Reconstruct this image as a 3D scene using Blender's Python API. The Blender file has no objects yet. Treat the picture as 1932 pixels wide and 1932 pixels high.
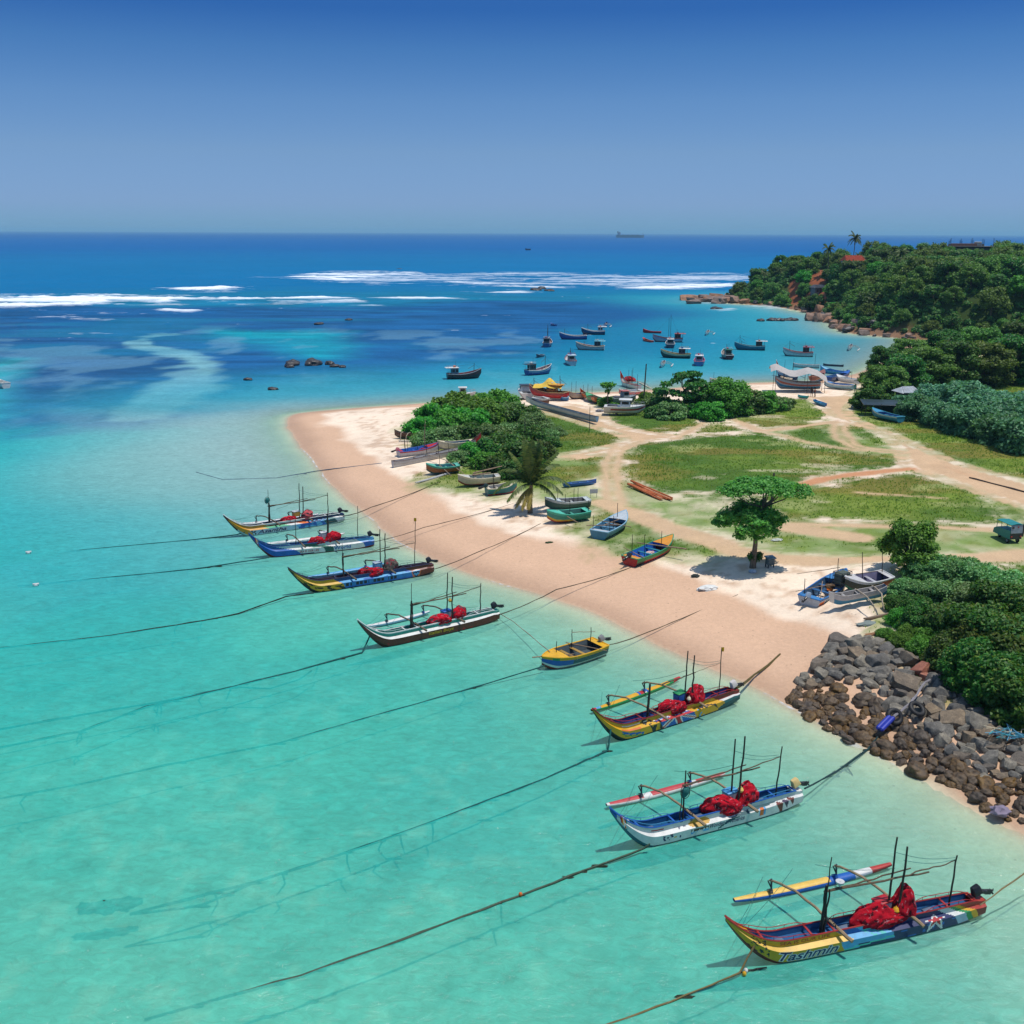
import bpy, bmesh, math, random
import numpy as np
from mathutils import Vector, Matrix, Euler, noise

random.seed(7)
rng = np.random.default_rng(11)
scene = bpy.context.scene
COLL = scene.collection

# ------------------------------------------------------------------ camera
CAM_H = 30.0
PITCH = math.atan(528.0 / 1932.0)
ROLL = math.radians(0.24)
RM = Matrix.Rotation(math.radians(90) - PITCH, 3, 'X') @ Matrix.Rotation(ROLL, 3, 'Z')
cam_d = bpy.data.cameras.new('camera')
cam_d.sensor_width = 36.0
cam_d.lens = 36.0
cam_d.clip_start = 0.5
cam_d.clip_end = 60000.0
cam = bpy.data.objects.new('camera', cam_d)
COLL.objects.link(cam)
M4 = RM.to_4x4()
M4.translation = Vector((0, 0, CAM_H))
cam.matrix_world = M4
scene.camera = cam


def W(px, py, z=0.0):
    """survey point: where the sight line through (px, py) of the 1932-unit survey sheet meets height z"""
    d = RM @ Vector(((px - 966.0) / 1932.0, (966.0 - py) / 1932.0, -1.0))
    t = (z - CAM_H) / d.z
    return Vector((d.x * t, d.y * t, z))


# ------------------------------------------------------------------ colour helpers
def s2l(c):
    return c / 12.92 if c <= 0.04045 else ((c + 0.055) / 1.055) ** 2.4


def C(r, g=None, b=None):
    if isinstance(r, str):
        r = r.lstrip('#')
        r, g, b = (int(r[i:i + 2], 16) for i in (0, 2, 4))
    return (s2l(r / 255.0), s2l(g / 255.0), s2l(b / 255.0))


def mul(c, k):
    return tuple(x * k for x in c)


def mixc(a, b, f):
    return tuple(x + (y - x) * f for x, y in zip(a, b))


# ------------------------------------------------------------------ tagging
def tag(o, label=None, cat=None, group=None, kind=None):
    if label: o['label'] = label
    if cat: o['category'] = cat
    if group: o['group'] = group
    if kind: o['kind'] = kind
    return o


def empty(name, loc, rz=0.0, label=None, cat=None, group=None):
    o = bpy.data.objects.new(name, None)
    o.empty_display_size = 0.3
    o.location = loc
    o.rotation_euler = (0, 0, rz)
    COLL.objects.link(o)
    return tag(o, label, cat, group)


def inst(name, mesh, loc=(0, 0, 0), rot=(0, 0, 0), sc=(1, 1, 1), parent=None):
    o = bpy.data.objects.new(name, mesh)
    o.location = loc
    o.rotation_euler = rot
    o.scale = sc if hasattr(sc, '__len__') else (sc, sc, sc)
    if parent: o.parent = parent
    COLL.objects.link(o)
    return o


def copy_tree(o, parent=None):
    c = o.copy()
    COLL.objects.link(c)
    c.parent = parent
    for ch in list(o.children):
        copy_tree(ch, c)
    return c


# ------------------------------------------------------------------ node helpers
def new_mat(name):
    m = bpy.data.materials.new(name)
    m.use_nodes = True
    nt = m.node_tree
    nt.nodes.clear()
    out = nt.nodes.new('ShaderNodeOutputMaterial')
    return m, nt, out


def nd(nt, t, **kw):
    n = nt.nodes.new(t)
    for k, v in kw.items():
        if k.startswith('i_'):
            key = k[2:]
            key = int(key) if key.isdigit() else key.replace('_', ' ')
            n.inputs[key].default_value = v
        else:
            setattr(n, k, v)
    return n


def lk(nt, a, b):
    nt.links.new(a, b)


def noise_node(nt, vec, scale, detail=3.0, rough=0.55):
    n = nd(nt, 'ShaderNodeTexNoise')
    n.inputs['Scale'].default_value = scale
    n.inputs['Detail'].default_value = detail
    n.inputs['Roughness'].default_value = rough
    if vec is not None: lk(nt, vec, n.inputs['Vector'])
    return n


def ramp(nt, fac, stops):
    r = nd(nt, 'ShaderNodeValToRGB')
    e = r.color_ramp.elements
    while len(e) < len(stops): e.new(0.5)
    for el, (p, c) in zip(e, stops):
        el.position = p
        el.color = (c[0], c[1], c[2], 1) if hasattr(c, '__len__') else (c, c, c, 1)
    if fac is not None: lk(nt, fac, r.inputs['Fac'])
    return r


def mixrgb(nt, fac, a, b, mode='MIX'):
    m = nd(nt, 'ShaderNodeMix', data_type='RGBA', blend_type=mode)
    for s, v in ((m.inputs[0], fac), (m.inputs[6], a), (m.inputs[7], b)):
        if isinstance(v, (int, float)): s.default_value = v
        elif isinstance(v, tuple): s.default_value = (*v[:3], 1)
        else: lk(nt, v, s)
    return m.outputs[2]


def math_node(nt, op, a, b=None, clamp=False):
    m = nd(nt, 'ShaderNodeMath', operation=op)
    m.use_clamp = clamp
    for i, v in enumerate((a, b)):
        if v is None: continue
        if isinstance(v, (int, float)): m.inputs[i].default_value = v
        else: lk(nt, v, m.inputs[i])
    return m.outputs[0]


def bump(nt, height, strength, dist):
    b = nd(nt, 'ShaderNodeBump')
    b.inputs['Strength'].default_value = strength
    b.inputs['Distance'].default_value = dist
    lk(nt, height, b.inputs['Height'])
    return b.outputs['Normal']


# painted / generic coloured material: colour from the mesh's own paint attribute, weathered by noise
def paint_mat(name, rough=0.45, dirt=0.25, scale=2.5, bumps=0.0, spec=0.4):
    m, nt, out = new_mat(name)
    p = nd(nt, 'ShaderNodeBsdfPrincipled')
    at = nd(nt, 'ShaderNodeAttribute', attribute_name='Col')
    tc = nd(nt, 'ShaderNodeTexCoord')
    n1 = noise_node(nt, tc.outputs['Object'], scale, 6, 0.65)
    r1 = ramp(nt, n1.outputs['Fac'], [(0.3, 1 - dirt), (0.62, 1.0)])
    col = mixrgb(nt, 1.0, at.outputs['Color'], r1.outputs['Color'], 'MULTIPLY')
    n2 = noise_node(nt, tc.outputs['Object'], scale * 7, 4, 0.7)
    r2 = ramp(nt, n2.outputs['Fac'], [(0.56, 0.0), (0.72, 1.0)])
    f = math_node(nt, 'MULTIPLY', r2.outputs['Color'], dirt * 1.3)
    col = mixrgb(nt, f, col, (0.25, 0.22, 0.18))
    lk(nt, col, p.inputs['Base Color'])
    p.inputs['Roughness'].default_value = rough
    p.inputs['Specular IOR Level'].default_value = spec
    if bumps:
        lk(nt, bump(nt, n2.outputs['Fac'], bumps, 0.03), p.inputs['Normal'])
    lk(nt, p.outputs['BSDF'], out.inputs['Surface'])
    return m


PAINT = paint_mat('painted_fibreglass', .42, .24)
WOOD = paint_mat('weathered_wood', 0.85, 0.4, 4.0, 0.4, 0.2)
METAL = paint_mat('coated_metal', 0.35, 0.2, 3.0)
CLOTH = paint_mat('cloth', 0.9, 0.2, 3.0, 0.3, 0.1)
ROPE = paint_mat('rope_fibre', 0.95, 0.35, 1.2, 0.5, 0.1)
NETM = paint_mat('fishing_net', 0.9, 0.35, 7.0, 0.9, 0.1)
RUBBER = paint_mat('rubber', 0.6, 0.15, 3.0)
MASON = paint_mat('plaster', 0.9, 0.3, 1.5, 0.3, 0.2)


# ------------------------------------------------------------------ mesh builder
class MB:
    def __init__(s):
        s.v, s.f, s.c = [], [], []

    def add(s, verts, faces, col):
        o = len(s.v)
        s.v.extend([tuple(p) for p in verts])
        if col and not hasattr(col[0], '__len__'):
            cols = [col] * len(faces)
        else:
            cols = col
        for fa, co in zip(faces, cols):
            s.f.append(tuple(i + o for i in fa))
            s.c.append(co)
        return s

    def grid(s, P, colf, flip=False):
        """P[i][j] points; colf(i,j) -> colour"""
        ni, nj = len(P), len(P[0])
        o = len(s.v)
        for row in P: s.v.extend([tuple(p) for p in row])
        for i in range(ni - 1):
            for j in range(nj - 1):
                a, b, c, d = o + i * nj + j, o + i * nj + j + 1, o + (i + 1) * nj + j + 1, o + (i + 1) * nj + j
                s.f.append((a, d, c, b) if flip else (a, b, c, d))
                s.c.append(colf(i, j) if callable(colf) else colf)
        return s

    def box(s, c, d, col, rz=0.0, ry=0.0, rx=0.0, taper=1.0, bev=0.0):
        R = Euler((rx, ry, rz)).to_matrix()
        hx, hy, hz = d[0] / 2, d[1] / 2, d[2] / 2
        if bev <= 0: bev = min(d) * 0.12
        bv = min(bev, hx * .45, hy * .45, hz * .45)
        # chamfered box: three offset quads per corner collapsed into rings along z
        rings = []
        for z, ins, k in ((-hz, bv, 1.0), (-hz + bv, 0, 1.0), (hz - bv, 0, taper), (hz, bv, taper)):
            x, y = (hx - ins) * k, (hy - ins) * k
            q = bv * k
            rings.append([(-x + q, -y, z), (x - q, -y, z), (x, -y + q, z), (x, y - q, z), (x - q, y, z), (-x + q, y, z), (-x, y - q, z), (-x, -y + q, z)])
        vs = [R @ Vector(p) + Vector(c) for r in rings for p in r]
        fs = []
        for k in range(3):
            for i in range(8):
                j = (i + 1) % 8
                fs.append((k * 8 + i, k * 8 + j, k * 8 + 8 + j, k * 8 + 8 + i))
        fs.append(tuple(range(7, -1, -1)))
        fs.append(tuple(range(24, 32)))
        return s.add(vs, fs, col)

    def tube(s, pts, r, col, n=6, caps=True):
        pts = [Vector(p) for p in pts]
        m = len(pts)
        rs = r if hasattr(r, '__len__') else [r] * m
        vs = []
        up0 = None
        for i, p in enumerate(pts):
            t = (pts[min(i + 1, m - 1)] - pts[max(i - 1, 0)])
            if t.length < 1e-9: t = Vector((0, 0, 1))
            t.normalize()
            if up0 is None:
                up0 = Vector((0, 0, 1)) if abs(t.z) < 0.9 else Vector((1, 0, 0))
            a = t.cross(up0)
            if a.length < 1e-4: a = t.orthogonal()
            a.normalize()
            b = t.cross(a)
            up0 = -b if (-b).dot(up0) > 0 else b
            for k in range(n):
                an = 2 * math.pi * k / n
                vs.append(p + (a * math.cos(an) + b * math.sin(an)) * rs[i])
        fs = []
        for i in range(m - 1):
            for k in range(n):
                k2 = (k + 1) % n
                fs.append((i * n + k, i * n + k2, (i + 1) * n + k2, (i + 1) * n + k))
        if caps:
            fs.append(tuple(range(n - 1, -1, -1)))
            fs.append(tuple((m - 1) * n + k for k in range(n)))
        return s.add(vs, fs, col)

    def lathe(s, prof, c, col, n=14, axis='Z'):
        vs, fs = [], []
        for (r, z) in prof:
            for k in range(n):
                an = 2 * math.pi * k / n
                p = Vector((r * math.cos(an), r * math.sin(an), z))
                if axis == 'X': p = Vector((p.z, p.x, p.y))
                if axis == 'Y': p = Vector((p.x, p.z, p.y))
                vs.append(p + Vector(c))
        for i in range(len(prof) - 1):
            for k in range(n):
                k2 = (k + 1) % n
                fs.append((i * n + k, i * n + k2, (i + 1) * n + k2, (i + 1) * n + k))
        return s.add(vs, fs, col)

    def blob(s, c, rad, col, seed=0, amp=0.25, fr=1.6, sub=3, flat=None):
        bm = bmesh.new()
        bmesh.ops.create_icosphere(bm, subdivisions=sub, radius=1.0)
        vs = []
        for v in bm.verts:
            p = v.co.copy()
            n = noise.noise(p * fr + Vector((seed * 7.3, seed * 3.1, 0))) + 0.5 * noise.noise(p * fr * 2.3 + Vector((seed, 0, 5)))
            q = p * (1 + amp * n)
            q = Vector((q.x * rad[0], q.y * rad[1], q.z * rad[2]))
            if flat is not None and q.z < flat: q.z = flat
            vs.append(q + Vector(c))
        fs = [tuple(v.index for v in f.verts) for f in bm.faces]
        if callable(col):
            cols = [col(f.normal, f.calc_center_median()) for f in bm.faces]
        else: cols = col
        bm.free()
        return s.add(vs, fs, cols)

    def mesh(s, name, mat, smooth=True, angle=40):
        me = bpy.data.meshes.new(name)
        me.from_pydata(s.v, [], s.f)
        me.materials.append(mat)
        ca = me.color_attributes.new('Col', 'FLOAT_COLOR', 'CORNER')
        lt = np.array([len(f) for f in s.f])
        cc = np.array([(c[0], c[1], c[2], 1.0) for c in s.c], dtype=np.float32)
        ca.data.foreach_set('color', np.repeat(cc, lt, axis=0).ravel())
        if smooth:
            me.shade_smooth()
            try: me.set_sharp_from_angle(angle=math.radians(angle))
            except Exception: pass
        me.update()
        return me

    def build(s, name, mat, parent=None, loc=(0, 0, 0), rz=0.0, smooth=True, angle=40):
        o = bpy.data.objects.new(name, s.mesh(name, mat, smooth, angle))
        o.location = loc
        o.rotation_euler = (0, 0, rz)
        if parent: o.parent = parent
        COLL.objects.link(o)
        return o


# ------------------------------------------------------------------ numpy noise / polygons
def _hash(ix, iy, seed):
    h = (ix.astype(np.int64) * 374761393 + iy.astype(np.int64) * 668265263 + seed * 1442695041) & 0x7fffffff
    h = ((h ^ (h >> 13)) * 1274126177) & 0x7fffffff
    return ((h ^ (h >> 16)) & 0xffff) / 65535.0


def vnoise(x, y, seed=0):
    ix, iy = np.floor(x), np.floor(y)
    fx, fy = x - ix, y - iy
    fx = fx * fx * (3 - 2 * fx)
    fy = fy * fy * (3 - 2 * fy)
    a, b = _hash(ix, iy, seed), _hash(ix + 1, iy, seed)
    c, d = _hash(ix, iy + 1, seed), _hash(ix + 1, iy + 1, seed)
    return (a * (1 - fx) + b * fx) * (1 - fy) + (c * (1 - fx) + d * fx) * fy


def fbm(x, y, sc, octv=4, seed=0):
    v, a, tot = 0.0, 1.0, 0.0
    x, y = x / sc, y / sc
    for k in range(octv):
        v = v + a * vnoise(x + 17.3 * k, y - 9.1 * k, seed + k)
        tot += a
        a *= 0.5
        x, y = x * 2.03, y * 2.03
    return v / tot


def sstep(a, b, x):
    t = np.clip((x - a) / (b - a), 0, 1)
    return t * t * (3 - 2 * t)


def chaikin(P, n=2, closed=True):
    for _ in range(n):
        Q = []
        m = len(P)
        for i in range(m if closed else m - 1):
            a, b = P[i], P[(i + 1) % m]
            Q.append((a[0] * .75 + b[0] * .25, a[1] * .75 + b[1] * .25))
            Q.append((a[0] * .25 + b[0] * .75, a[1] * .25 + b[1] * .75))
        if not closed: Q = [P[0]] + Q + [P[-1]]
        P = Q
    return P


def seg_dist(X, Y, P, closed=True):
    d = np.full(X.shape, 1e12)
    m = len(P)
    for i in range(m if closed else m - 1):
        ax, ay = P[i]
        bx, by = P[(i + 1) % m]
        dx, dy = bx - ax, by - ay
        L = dx * dx + dy * dy + 1e-12
        t = np.clip(((X - ax) * dx + (Y - ay) * dy) / L, 0, 1)
        d = np.minimum(d, (X - ax - t * dx) ** 2 + (Y - ay - t * dy) ** 2)
    return np.sqrt(d)


def inside(X, Y, P):
    r = np.zeros(X.shape, bool)
    m = len(P)
    for i in range(m):
        ax, ay = P[i]
        bx, by = P[(i + 1) % m]
        if ay == by: continue
        c = ((ay > Y) != (by > Y)) & (X < (bx - ax) * (Y - ay) / (by - ay) + ax)
        r ^= c
    return r


def sdf(X, Y, P):
    """positive inside"""
    d = seg_dist(X, Y, P)
    return np.where(inside(X, Y, P), d, -d)


def sdf_box(X, Y, P, pad, far=-1e3):
    """sdf only near the polygon's box"""
    xs = [p[0] for p in P]; ys = [p[1] for p in P]
    m = (X > min(xs) - pad) & (X < max(xs) + pad) & (Y > min(ys) - pad) & (Y < max(ys) + pad)
    o = np.full(X.shape, far)
    if m.any(): o[m] = sdf(X[m], Y[m], P)
    return o


def line_box(X, Y, P, pad):
    xs = [p[0] for p in P]; ys = [p[1] for p in P]
    m = (X > min(xs) - pad) & (X < max(xs) + pad) & (Y > min(ys) - pad) & (Y < max(ys) + pad)
    o = np.full(X.shape, 1e3)
    if m.any(): o[m] = seg_dist(X[m], Y[m], P, False)
    return o


def wpoly(P, z=0.0, n=1, closed=True):
    Q = [(lambda v: (v.x, v.y))(W(a, b, z)) for a, b in P]
    return chaikin(Q, n, closed) if n else Q


def r1(c): return [(754.7 + .3125 * x, 709.4 + .3125 * y) for x, y in c]
def r2(c): return [(1328.3 + .3125 * x, 709.4 + .3125 * y) for x, y in c]
def r3(c): return [(1328.3 + .3125 * x, 1041.4 + .3125 * y) for x, y in c]
def r8(c): return [(.39063 * x, 422.6 + .39063 * y) for x, y in c]


def grid_mesh(name, X, Y, Z, attrs, mat):
    """rectilinear sheet from 2-D arrays, colour/float attributes per vertex"""
    ni, nj = X.shape
    me = bpy.data.meshes.new(name)
    me.vertices.add(ni * nj)
    me.vertices.foreach_set('co', np.stack([X, Y, Z], -1).astype(np.float32).ravel())
    idx = np.arange(ni * nj).reshape(ni, nj)
    q = np.stack([idx[:-1, :-1], idx[:-1, 1:], idx[1:, 1:], idx[1:, :-1]], -1).reshape(-1, 4)
    nf = len(q)
    me.loops.add(nf * 4)
    me.loops.foreach_set('vertex_index', q.ravel().astype(np.int32))
    me.polygons.add(nf)
    me.polygons.foreach_set('loop_start', (np.arange(nf) * 4).astype(np.int32))
    me.update(calc_edges=True)
    for k, a in attrs.items():
        if a.ndim == 3:
            at = me.attributes.new(k, 'FLOAT_COLOR', 'POINT')
            at.data.foreach_set('color', np.concatenate([a, np.ones(a.shape[:2] + (1,))], -1).astype(np.float32).ravel())
        else:
            at = me.attributes.new(k, 'FLOAT', 'POINT')
            at.data.foreach_set('value', a.astype(np.float32).ravel())
    me.materials.append(mat)
    me.shade_smooth()
    o = bpy.data.objects.new(name, me)
    COLL.objects.link(o)
    return o
# ================================================================== THE LAND
SHORE_P = [(2400, 1800), (2050, 1630), (1932, 1565), (1850, 1528), (1770, 1478), (1700, 1442), (1640, 1410), (1560, 1366), (1480, 1318),
           (1400, 1281), (1330, 1250), (1260, 1218), (1190, 1185), (1110, 1150), (1030, 1122), (950, 1100), (870, 1074), (800, 1046),
           (740, 1008), (690, 972), (650, 938), (620, 903), (595, 868), (570, 838), (550, 812), (543, 792), (560, 781), (610, 775),
           (700, 768), (780, 762), (870, 756), (960, 751), (1030, 747), (1080, 742), (1150, 740), (1250, 734), (1340, 726), (1430, 722),
           (1520, 720), (1600, 712), (1650, 694), (1690, 667), (1712, 650), (1718, 641), (1690, 637), (1640, 633), (1590, 627), (1568, 613),
           (1560, 599), (1530, 591), (1500, 584), (1440, 578), (1395, 573), (1345, 569), (1376, 563)]
_s = [(W(a, b).x, W(a, b).y) for a, b in SHORE_P]
tipx, tipy = _s[-1]
SHORE = chaikin(_s + [(tipx + 12, tipy + 25), (tipx + 45, tipy + 50), (tipx + 110, tipy + 60), (tipx + 240, tipy + 90), (tipx + 600, tipy + 150), (1500, tipy + 300), (1500, 20), (120, -40)], 2)

_h = [(W(a, b).x, W(a, b).y) for a, b in SHORE_P[SHORE_P.index((1718, 641)):]]
HILL = _h + [(tipx + 12, tipy + 25), (tipx + 45, tipy + 50), (tipx + 110, tipy + 60), (tipx + 240, tipy + 90), (tipx + 600, tipy + 150), (1500, tipy + 300), (1500, 270),
             (500, 275), (250, 280), (160, 284)]

LZ = 1.55
P_BUSH_FRONT = r3([(1180, 120), (1450, 100), (1700, 150), (1960, 290), (2100, 400), (2100, 1200), (1960, 1120), (1700, 1050), (1500, 830), (1350, 740), (1250, 660), (980, 560), (1030, 490), (1130, 440), (1080, 330), (1060, 270), (1180, 220)])
BUSH_FRONT = wpoly(P_BUSH_FRONT, 1.8)
P_ROCKS = r3([(670, 665), (775, 588), (930, 572), (1150, 660), (1400, 770), (1560, 930), (1760, 1080), (1990, 1140), (1990, 1590), (1750, 1480), (1500, 1330), (1250, 1222), (1080, 1135), (800, 1020), (650, 930), (560, 850), (490, 770)])

GRASS = {   # tall grass
    'A': r1([(70, 300), (110, 230), (250, 150), (470, 140), (650, 160), (780, 190), (960, 240), (1180, 305), (1300, 335), (1362, 366), (1345, 400), (1180, 438), (1000, 468), (850, 482), (960, 512), (1060, 545), (1110, 590), (1120, 630), (1000, 640), (930, 690), (800, 660), (560, 640), (430, 640), (250, 640), (110, 590), (130, 550), (330, 540), (380, 480), (240, 440), (90, 410)]),
    'T': r1([(985, 500), (1130, 478), (1262, 468), (1240, 545), (1200, 570), (1120, 545)]),
    'F': r1([(1315, 610), (1330, 580), (1345, 500), (1390, 415), (1500, 388), (1690, 375), (1800, 345)]) + r2([(200, 335), (330, 345), (480, 370), (600, 410), (850, 450), (1000, 470), (1180, 510), (1225, 550), (1000, 578), (800, 605), (630, 640), (560, 690), (60, 705)]) + r1([(1690, 715), (1560, 700), (1420, 655)]),
    'F2': r2([(640, 665), (800, 632), (1100, 582), (1230, 572), (1420, 625), (1600, 690), (1700, 745), (1800, 795), (1890, 860), (1850, 908), (1500, 903), (1100, 885), (700, 865), (500, 855), (480, 825), (380, 800), (200, 790), (100, 760), (60, 720), (500, 705)]),
    'R': r2([(925, 150), (880, 175), (868, 210), (905, 255), (1000, 300), (1150, 358), (1300, 435), (1500, 515), (1700, 575), (2000, 655), (2400, 760), (2400, -100), (1000, -100), (960, 60)]),
    'M': r2([(-10, 190), (60, 215), (160, 245), (250, 280), (340, 316), (480, 305), (600, 292), (790, 258), (700, 160), (640, 135), (540, 115), (400, 130), (0, 120)]),
    'N': r1([(1215, 215), (1250, 268), (1350, 308), (1500, 338), (1670, 353), (1760, 310), (1850, 255), (1740, 200), (1450, 180), (1380, 120), (1200, 150)]),
    'O': r1([(1710, 358), (1870, 262), (1932, 255)]) + r2([(20, 265), (180, 285), (310, 335), (0, 345)]),
    'S1': r2([(560, 312), (790, 292), (785, 340), (840, 405), (900, 438), (800, 425), (620, 392), (500, 352)]),
    'S2': r2([(872, 292), (1000, 325), (1060, 350), (1160, 430), (1030, 438), (960, 418), (895, 370), (865, 330)]),
    'V': r1([(1100, 895), (1130, 830), (1150, 780), (1250, 772), (1330, 800), (1440, 835), (1550, 895), (1750, 985), (1900, 1010), (1920, 1035), (1680, 1035), (1560, 1005), (1380, 1040), (1300, 985), (1340, 950), (1390, 885), (1300, 850), (1200, 870)]),
    'L': r2([(1690, 1160), (1800, 1130), (2100, 1110), (2100, 1500), (1960, 1320), (1830, 1300), (1720, 1230)]),
    'U': r2([(370, 930), (440, 915), (560, 965), (660, 985), (800, 970), (960, 1000), (900, 1015), (700, 1000), (500, 1010), (400, 990)]),
}
SHORT = [   # thin, short turf with sand showing
    r1([(1240, 690), (1320, 625), (1420, 660), (1690, 720)]) + r2([(60, 710), (60, 770), (500, 860), (1100, 893), (1850, 915), (2100, 930), (2100, 1060), (1700, 1085), (1450, 1105), (1000, 1095), (700, 1080), (400, 1055), (220, 1020), (0, 930)]) + r1([(1700, 895), (1500, 825), (1350, 775)]),
    r1([(960, 505), (1060, 530), (1230, 600), (1250, 700), (1220, 760), (1120, 745), (930, 725), (840, 700), (1000, 600)]),
    r1([(80, 300), (110, 225), (300, 130), (700, 150), (960, 230), (1180, 300), (1362, 366), (1180, 440), (1000, 480), (1130, 478), (1262, 466), (1250, 560), (1200, 640), (1240, 700), (1100, 770), (850, 740), (700, 700), (450, 660), (230, 655), (100, 600), (330, 540), (380, 480), (240, 440), (90, 410)]),
    r1([(1080, 900), (1120, 770), (1250, 760), (1460, 835), (1750, 970), (1940, 1015), (1900, 1060), (1560, 1030), (1370, 1055), (1290, 990)]),
    r2([(600, 310), (860, 290), (1050, 340), (1190, 440), (1190, 500), (1000, 475), (640, 410), (460, 350)]),
    r2([(900, 150), (868, 175), (855, 210), (890, 255), (990, 303), (1140, 362), (1290, 442), (1490, 525), (1690, 588), (1960, 660), (2400, 780), (2400, 300), (1000, 60)]),
    r1([(1540, 1000), (1750, 980), (1930, 1010), (1950, 1080), (1700, 1060)]),
    r2([(440, 300), (800, 265), (860, 420), (900, 450), (600, 405), (480, 360)]),
    r2([(1380, 590), (1500, 660), (1760, 760), (1890, 800), (1960, 800), (1960, 920), (1850, 915)]),
]
ROAD = [
    r2([(540, 112), (640, 128), (700, 158), (790, 255), (870, 288), (1000, 312), (1060, 338), (1120, 382), (1180, 440), (1200, 500), (1225, 552), (1300, 572), (1450, 620), (1620, 690), (1850, 768), (2100, 830), (2100, 690), (1960, 648), (1700, 580), (1500, 520), (1300, 440), (1150, 362), (1000, 303), (900, 258), (863, 212), (875, 165), (950, 118)]),
    r1([(870, 205), (930, 160), (1090, 160), (1215, 220), (1250, 272), (1350, 312), (1500, 342), (1670, 357), (1660, 374), (1500, 386), (1400, 402), (1385, 420), (1270, 455), (1020, 495), (850, 492), (860, 482), (1170, 440), (1340, 402), (1362, 366), (1300, 336), (1180, 306), (960, 240)]),
]
TRACKS = [  # centre line, width in metres, two wheel ruts
    (r2([(800, 277), (600, 300), (400, 325), (330, 326), (240, 285), (140, 245), (0, 205), (-60, 190)]), 1.7, 0),
    (r2([(330, 335), (480, 357), (600, 397), (850, 438), (980, 450)]), 1.9, 1),
    (r2([(828, 285), (815, 340), (860, 400), (960, 440), (1180, 465)]), 2.8, 1),
    (r2([(560, 665), (640, 640), (800, 606), (1100, 571), (1250, 562)]), 1.9, 2),
    (r1([(1340, 410), (1290, 480), (1270, 560), (1282, 640), (1290, 730), (1340, 790)]), 2.6, 1),
    (r1([(1230, 745), (1340, 787), (1500, 845), (1700, 920), (1932, 990)]) + r2([(220, 1045), (400, 1085), (700, 1110), (1000, 1120), (1200, 1135), (1500, 1125), (2000, 1070)]), 3.2, 0),
    (r2([(470, 875), (700, 888), (1000, 902), (1500, 920), (1800, 935), (2000, 915)]), 1.5, 0),
    (r2([(500, 895), (700, 925), (930, 965)]), 3.4, 0),
    (r2([(930, 700), (1200, 715), (1450, 735)]), 0.9, 0),
    (r1([(1880, 250), (1760, 320), (1690, 360)]), 1.0, 0),
    (r1([(1740, 180), (1800, 215), (1880, 235)]), 4.0, 0),
]


def axis(*segs):
    """(start, end, step) runs joined; step may be a (first, growth) pair"""
    out = []
    for a, b, st in segs:
        if hasattr(st, '__len__'):
            x, h = a, st[0]
            while x < b:
                out.append(x); x += h; h *= st[1]
        else:
            out += list(np.arange(a, b - 1e-6, st))
    out.append(segs[-1][1])
    return np.array(out)


xl = axis((64, 9000, (1.0, 1.13)))
GX = np.concatenate([-xl[::-1], axis((-62, 140, 0.5), (140, 330, 2.0), (330, 9000, (3, 1.12)))])
GY = axis((12, 40, 1.0), (40, 222, 0.5), (222, 340, 1.2), (340, 620, 3.0), (620, 30000, (6, 1.12)))
X, Y = np.meshgrid(GX, GY)

wob = (fbm(X, Y, 9.0, 3, 5) - .5) * 1.6
D = sdf(X, Y, SHORE)
Dw = D + wob * np.clip(1 - np.abs(D) / 30, 0, 1)
Z = np.where(Dw > 0, 1.6 * (1 - np.exp(-np.abs(Dw) / 15.0)), -2.4 * (1 - np.exp(-np.abs(Dw) / 26.0)) - np.clip(-Dw - 120, 0, 600) * 0.012)
Z += np.where(Dw > 6, (fbm(X, Y, 14, 4, 3) - .5) * .5 * sstep(6, 20, Dw), 0)
bf = sdf_box(X, Y, BUSH_FRONT, 12, -50)
Z += 1.0 * sstep(-7, 1.5, bf)
# headland
dh = sdf(X, Y, HILL)
plat = np.interp(X, [tipx, tipx + 22, tipx + 55, tipx + 90, 260, 400], [7.5, 13.5, 17.0, 18.5, 19.5, 20])
rampw = np.interp(X, [tipx, tipx + 85, 230, 300], [20, 24, 75, 85])
hn = (fbm(X, Y, 26, 4, 21) - .5)
HZ = plat * sstep(0, 1, np.clip((dh + hn * 14 * np.clip(dh / 6, 0, 1)) / rampw, 0, 1)) + hn * 3.0 * sstep(6, 30, dh)
Z = np.where(dh > 0, np.maximum(Z, HZ + .3), Z)
Z += np.where(Dw > 8, 0, 0)
# inland rise far to the right
Z += np.where(dh <= 0, sstep(150, 400, X) * 5 * sstep(20, 80, Dw), 0)


def gz(x, y):
    j = min(max(int(np.searchsorted(GX, x)) - 1, 0), len(GX) - 2)
    i = min(max(int(np.searchsorted(GY, y)) - 1, 0), len(GY) - 2)
    fx = min(max((x - GX[j]) / (GX[j + 1] - GX[j]), 0), 1)
    fy = min(max((y - GY[i]) / (GY[i + 1] - GY[i]), 0), 1)
    a = Z[i, j] * (1 - fx) + Z[i, j + 1] * fx
    b = Z[i + 1, j] * (1 - fx) + Z[i + 1, j + 1] * fx
    return float(a * (1 - fy) + b * fy)


def G(px, py, it=6):
    """ground point under a survey point"""
    z = 1.0
    for _ in range(it):
        p = W(px, py, z)
        z = gz(p.x, p.y)
    p.z = z
    return p


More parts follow.
